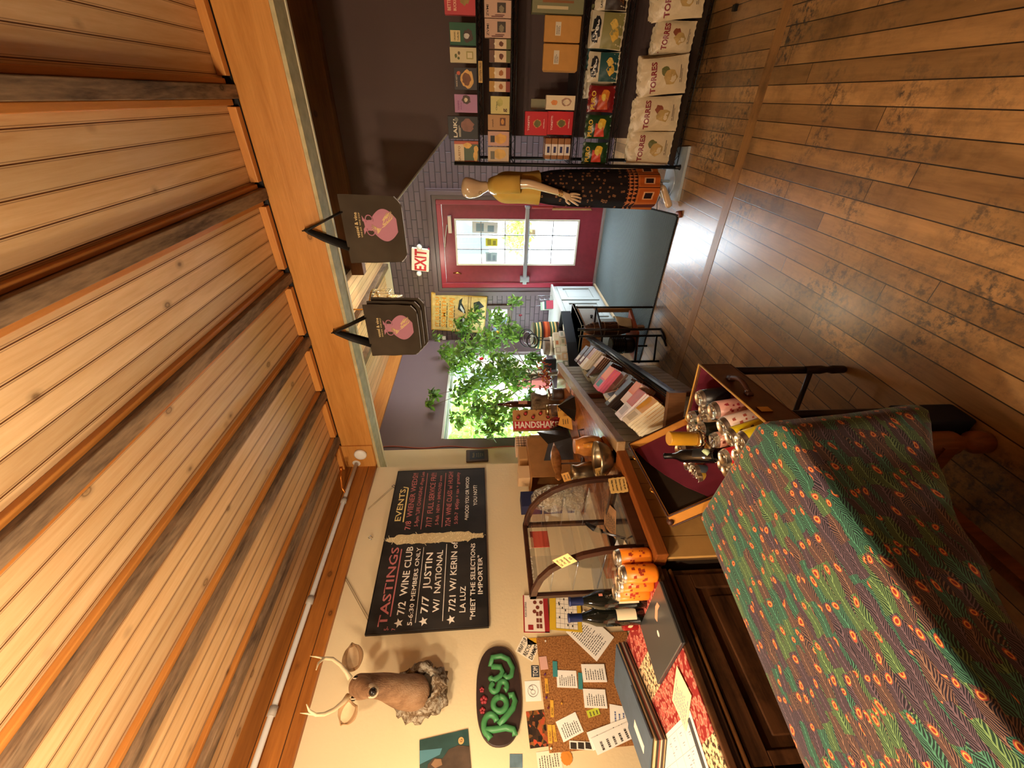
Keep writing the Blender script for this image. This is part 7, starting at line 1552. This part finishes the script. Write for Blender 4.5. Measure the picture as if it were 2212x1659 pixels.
for ci, (x, y, X, r, n) in enumerate(CL):
    c_ = at(x, y, 0, X); mid_ = (c_+trunkt)/2+Vector((0, 0, .12)); br.tube([trunkt+Vector((0, 0, rn.uniform(-.2, .3))), mid_, c_], [.008, .005, .002], 5)
    for i in range(int(n*1.9)):
        d = rv(rn).normalized()*(rn.random()**.5)*r; d.z *= .95; p = c_+d
        if p.x < XLF+.10: p.x = XLF+.10+rn.random()*.05
        if p.y > YB-.14: p.y = YB-.14-rn.random()*.1
        if i % 6 == 0: br.tube([c_+d*.3, p], [.0016, .0010], 4)
        leaf(mbs[rn.choice((0, 0, 1, 2))], p, Vector((rn.gauss(0, .6), rn.gauss(0, .6), rn.gauss(-.5, .5))), rv(rn)+Vector((0, 0, 1.0)), rn.uniform(.055, .09), rn.uniform(.030, .044))
br.build('branches', flat('6a5a42', .8, var=.15), T)
for mb, m_ in zip(mbs, (leaf_mat('ficus_leaf', '34501f', '5c7c30', .35, .25), leaf_mat('ficus_leaf_light', '55802a', '88aa40', .35, .3), leaf_mat('ficus_leaf_dark', '22381a', '3a5824', .3, .2))): mb.build('foliage', m_, T)
for (x, y, X, s_, l) in ((1040, 776, -2.30, .030, 'bright red silk rose in the middle of the ficus'), (1124, 682, -2.15, .026, 'dark red bud ornament low on the right of the ficus')):
    c_ = at(x, y, 0, X); mb = MB()
    for i in range(16): a = i*2.4; r = s_*(.25+.75*i/16); mb.ball(c_+Vector((.3*r, r*math.cos(a)*.6, r*math.sin(a)*.6)), s_*.38, 5, sc=(1, 1, .8))
    mb.build('silk_rose', flat('c8141c' if s_ > .028 else '7a1420', .6), label=l, cat='flower')
c_ = at(1070, 712, 0, -2.2); T = thing('bird_ornament', 'small blue and yellow bird ornament clipped among the ficus leaves', 'ornament', c_)
d = (at(1082, 724, 0, -2.2)-at(1060, 702, 0, -2.2)).normalized(); MB().tube([c_-d*.08, c_-d*.04, c_, c_+d*.04], [.004, .014, .016, .008], 9).build('body', flat('6f94b0', .5), T); MB().tube([c_+d*.04, c_+d*.08], [.008, .014], 8).build('tail', flat('e0b83a', .5), T)
MB().tube([c_-d*.02, c_-d*.01+Vector((.03, .02, .02))], [.01, .003], 6).build('wing', flat('c98a7a', .5), T)
# ================================================================ mannequin
MY = 3.45
fd = Vector((-1, -.22, 0)).normalized(); ld = Vector((.22, -1, 0)).normalized()     # facing, and its left (towards the camera)
mc = Vector((-.565, 3.46, 0))
def mp_(f, l, z): return mc+fd*f+ld*l+ZP*(z*1.02+.012 if z > .12 else z)
T = thing('mannequin', 'bald glossy mannequin in a mustard top and long dark patterned skirt beside the black rack', 'mannequin', (mc.x, mc.y, 0))
M_skin = flat('d2b48e', .14, 0, .6); M_skin.node_tree.nodes['Principled BSDF'].inputs['Coat Weight'].default_value = .6
hnd = mp_(.075, .215, .855)
nodes = {'pelvis': (mp_(0, 0, .95), (.10, .085)), 'waist': (mp_(.01, 0, 1.10), (.085, .07)), 'chest': (mp_(.02, 0, 1.26), (.105, .085)), 'clav': (mp_(.0, 0, 1.37), (.085, .06)), 'neck0': (mp_(.0, 0, 1.415), .042), 'neck': (mp_(.012, .005, 1.46), .038), 'skull0': (mp_(.02, .005, 1.515), (.064, .068)), 'skull': (mp_(.012, .005, 1.57), (.092, .084)), 'skull2': (mp_(.005, .005, 1.622), (.072, .066)),
         'jaw': (mp_(.088, .005, 1.505), (.034, .036)),
         'shL': (mp_(.0, .15, 1.365), .045), 'elL': (mp_(-.005, .205, 1.12), .034), 'wrL': (mp_(.055, .215, .895), .021), 'paL': (mp_(.08, .222, .845), (.026, .014)),
         'shR': (mp_(.0, -.15, 1.365), .045), 'elR': (mp_(-.03, -.21, 1.12), .034), 'wrR': (mp_(.03, -.22, .90), .021), 'paR': (mp_(.05, -.22, .85), (.026, .014)),
         'hipL': (mp_(.0, .075, .86), .085), 'knL': (mp_(.03, .08, .48), .05), 'anL': (mp_(.0, .07, .13), .027), 'heL': (mp_(-.005, .07, .105), .026), 'toL': (mp_(.145, .10, .040), (.030, .016)),
         'hipR': (mp_(.0, -.075, .86), .085), 'knR': (mp_(.02, -.07, .48), .05), 'anR': (mp_(-.04, -.03, .13), .027), 'heR': (mp_(-.045, -.03, .105), .026), 'toR': (mp_(.07, -.03, .040), (.030, .016))}
edges = [('pelvis', 'waist'), ('waist', 'chest'), ('chest', 'clav'), ('clav', 'neck0'), ('neck0', 'neck'), ('neck', 'skull0'), ('skull0', 'skull'), ('skull', 'skull2'), ('skull0', 'jaw'), ('clav', 'shL'), ('shL', 'elL'), ('elL', 'wrL'), ('wrL', 'paL'), ('clav', 'shR'), ('shR', 'elR'), ('elR', 'wrR'), ('wrR', 'paR'), ('pelvis', 'hipL'), ('hipL', 'knL'), ('knL', 'anL'), ('anL', 'heL'), ('heL', 'toL'), ('pelvis', 'hipR'), ('hipR', 'knR'), ('knR', 'anR'), ('anR', 'heR'), ('heR', 'toR')]
for s, l0 in (('L', .222), ('R', -.22)):
    p0 = nodes['pa'+s][0]
    for i, (df, ln, kk) in enumerate(((-.022, .070, .004), (-.008, .082, .008), (.007, .080, .010), (.021, .064, .012))):
        a = p0+fd*df*1.0-ZP*.022; b = p0+fd*(df*1.45+.010)-ZP*(.022+ln*.5)+ld*(.004*(1 if s == 'L' else -1)); c = p0+fd*(df*1.7+.022)-ZP*(.022+ln)
        nodes['f%s%da' % (s, i)] = (a, .0095); nodes['f%s%db' % (s, i)] = (b, .0082); nodes['f%s%dc' % (s, i)] = (c, .006); edges += [('pa'+s, 'f%s%da' % (s, i)), ('f%s%da' % (s, i), 'f%s%db' % (s, i)), ('f%s%db' % (s, i), 'f%s%dc' % (s, i))]
    nodes['t'+s+'a'] = (p0+fd*.028+ZP*.012, .0095); nodes['t'+s+'b'] = (p0+fd*.050-ZP*.022, .008); edges += [('pa'+s, 't'+s+'a'), ('t'+s+'a', 't'+s+'b')]
skinned('body', nodes, edges, M_skin, T, 2)
M_must = N('mustard_cloth', .8, 0, .2); nz = M_must.n('ShaderNodeTexNoise', i_Scale=7.0, i_Detail=2.0); M_must.l(M_must.pos((1, 1, .35)), nz.inputs[0]); M_must.l(M_must.ramp(nz.outputs[0], [(.3, hx('b8903c')), (.7, hx('d2ab55'))]), M_must.b.inputs['Base Color']); M_must.bump(nz.outputs[0], .7, .02); M_must = M_must.m
def wr(t, i): return 1+.035*math.sin(4*t+i*.9)+.02*math.sin(9*t-i*.7)
MB().lathe(mp_(.012, 0, 0), [(.150, 1.065), (.148, 1.07), (.135, 1.14), (.132, 1.22), (.140, 1.30), (.138, 1.355), (.105, 1.395), (.060, 1.425), (.052, 1.43)], 40, sx=1.05, sy=.80, wob=wr, cap=False, side=tuple(ld)).build('top', M_must, T, solid=.004, sub=1)
for s in (1, -1): MB().tube([mp_(0, s*.105, 1.375), mp_(0, s*.155, 1.345), mp_(.0, s*.178, 1.26), mp_(-.003, s*.193, 1.185)], [(.055, .055), (.062, .060), (.062, .058), (.060, .060)], 18, cap=False).build('sleeve', M_must, T, solid=.004)
sk = N('patterned_skirt', .85, 0, .2); s1 = sk.n('ShaderNodeSeparateXYZ'); sk.l(sk.pos(), s1.inputs[0]); z_ = s1.outputs[2]
cb = sk.n('ShaderNodeCombineXYZ'); ang = sk.math('MULTIPLY', sk.math('ADD', s1.outputs[0], sk.math('MULTIPLY', s1.outputs[1], .5)), 1.); sk.l(ang, cb.inputs[0]); sk.l(z_, cb.inputs[1])
vo = sk.n('ShaderNodeTexVoronoi', voronoi_dimensions='2D', i_Scale=34.0, distance='CHEBYCHEV'); sk.l(cb.outputs[0], vo.inputs[0]); se = sk.n('ShaderNodeSeparateColor'); sk.l(vo.outputs['Color'], se.inputs[0])
body_c = sk.mix(sk.math('MULTIPLY', sk.ramp(vo.outputs['Distance'], [(.0, (0,)*3), (.10, (0,)*3), (.14, (1,)*3), (.20, (1,)*3), (.24, (0,)*3)]), sk.math('GREATER_THAN', se.outputs[0], .62)), hx('1c1415'), hx('a8744a'))
sq = sk.math('MAXIMUM', sk.math('ABSOLUTE', sk.math('SUBTRACT', sk.math('FRACT', sk.math('MULTIPLY', ang, 9.)), .5)), sk.math('MULTIPLY', sk.math('ABSOLUTE', sk.math('SUBTRACT', z_, .245)), 5.5))
bigc = sk.ramp(sq, [(0, hx('241418')), (.16, hx('d9a070')), (.22, hx('b0561e')), (.40, hx('c0692a')), (.46, hx('5a2414'))], 'CONSTANT')
tri = sk.math('LESS_THAN', sk.math('FRACT', sk.math('MULTIPLY', z_, 30.)), sk.math('MULTIPLY', sk.math('ABSOLUTE', sk.math('SUBTRACT', sk.math('FRACT', sk.math('MULTIPLY', ang, 36.)), .5)), 2.))
tric = sk.mix(tri, hx('c07040'), hx('2a1410'))
low = sk.mix(sk.math('GREATER_THAN', z_, .33), bigc, tric); sk.l(sk.mix(sk.math('GREATER_THAN', z_, .41), low, body_c), sk.b.inputs['Base Color']); sk = sk.m
def wk2(t, i): return 1+(.012+.011*i)*math.sin(9*t+.5*i)+.01*math.sin(17*t)
MB().lathe(mp_(.01, 0, 0), [(.168, .165), (.168, .17), (.165, .30), (.160, .45), (.158, .60), (.155, .75), (.150, .88), (.140, .98), (.122, 1.06), (.118, 1.09)][::-1], 60, sx=1., sy=.85, wob=lambda t, i: 1+(.004*i)*math.sin(9*t+.3*i)+.002*i*math.sin(17*t), cap=False, side=tuple(ld)).build('skirt', sk, T, solid=.004)
MB().prism(Fr(mp_(.155, .02, 1.08), (fd*.15+ld*-1), (0, 0, 1)), [(-.03, -.16), (.03, -.20), (.04, 0), (-.03, 0)], 0, .008).build('red_sash', flat('a02a2c', .8, var=.2), T)
MB().prism(Fr(mp_(.165, .02, .92), (fd*.15+ld*-1), (0, 0, 1)), [(-.03, -.30), (.02, -.32), (.03, 0), (-.03, 0)], 0, .008).build('tan_fringe', flat('a8845a', .9, var=.3), T)
w0 = nodes['wrL'][0]; mb = MB()
for i in range(4): mb.lathe(w0+ZP*(.018-.009*i)+fd*(-.002+.002*i), [(.024, -.003), (.027, 0), (.024, .003)], 16, axis=(-.15, -.03, 1), cap=False)
mb.build('bracelet', M_gold, T)
for s in (1,): q = mp_(.055, .065, 1.475); MB().lathe(q, [(.010, -.001), (.013, 0), (.010, .001)], 14, axis=tuple(ld), cap=False).build('earring', flat('c8b088', .2, .9), T)
MB().lathe(mp_(-.05, -.02, .020), [(.012, 0), (.012, .10)], 10).lathe(mp_(-.05, -.02, .0205), [(.10, 0), (.10, .006)], 24).build('base_plate', flat('c9d4d8', .2, .3), T)
MB().tube([mp_(.05, -.16, .024), mp_(.10, -.20, .028), mp_(.16, -.19, .024)], .003, 5).build('cord', M_dark, label='thin dark cord lying on the pale board by the mannequin foot', cat='cord')
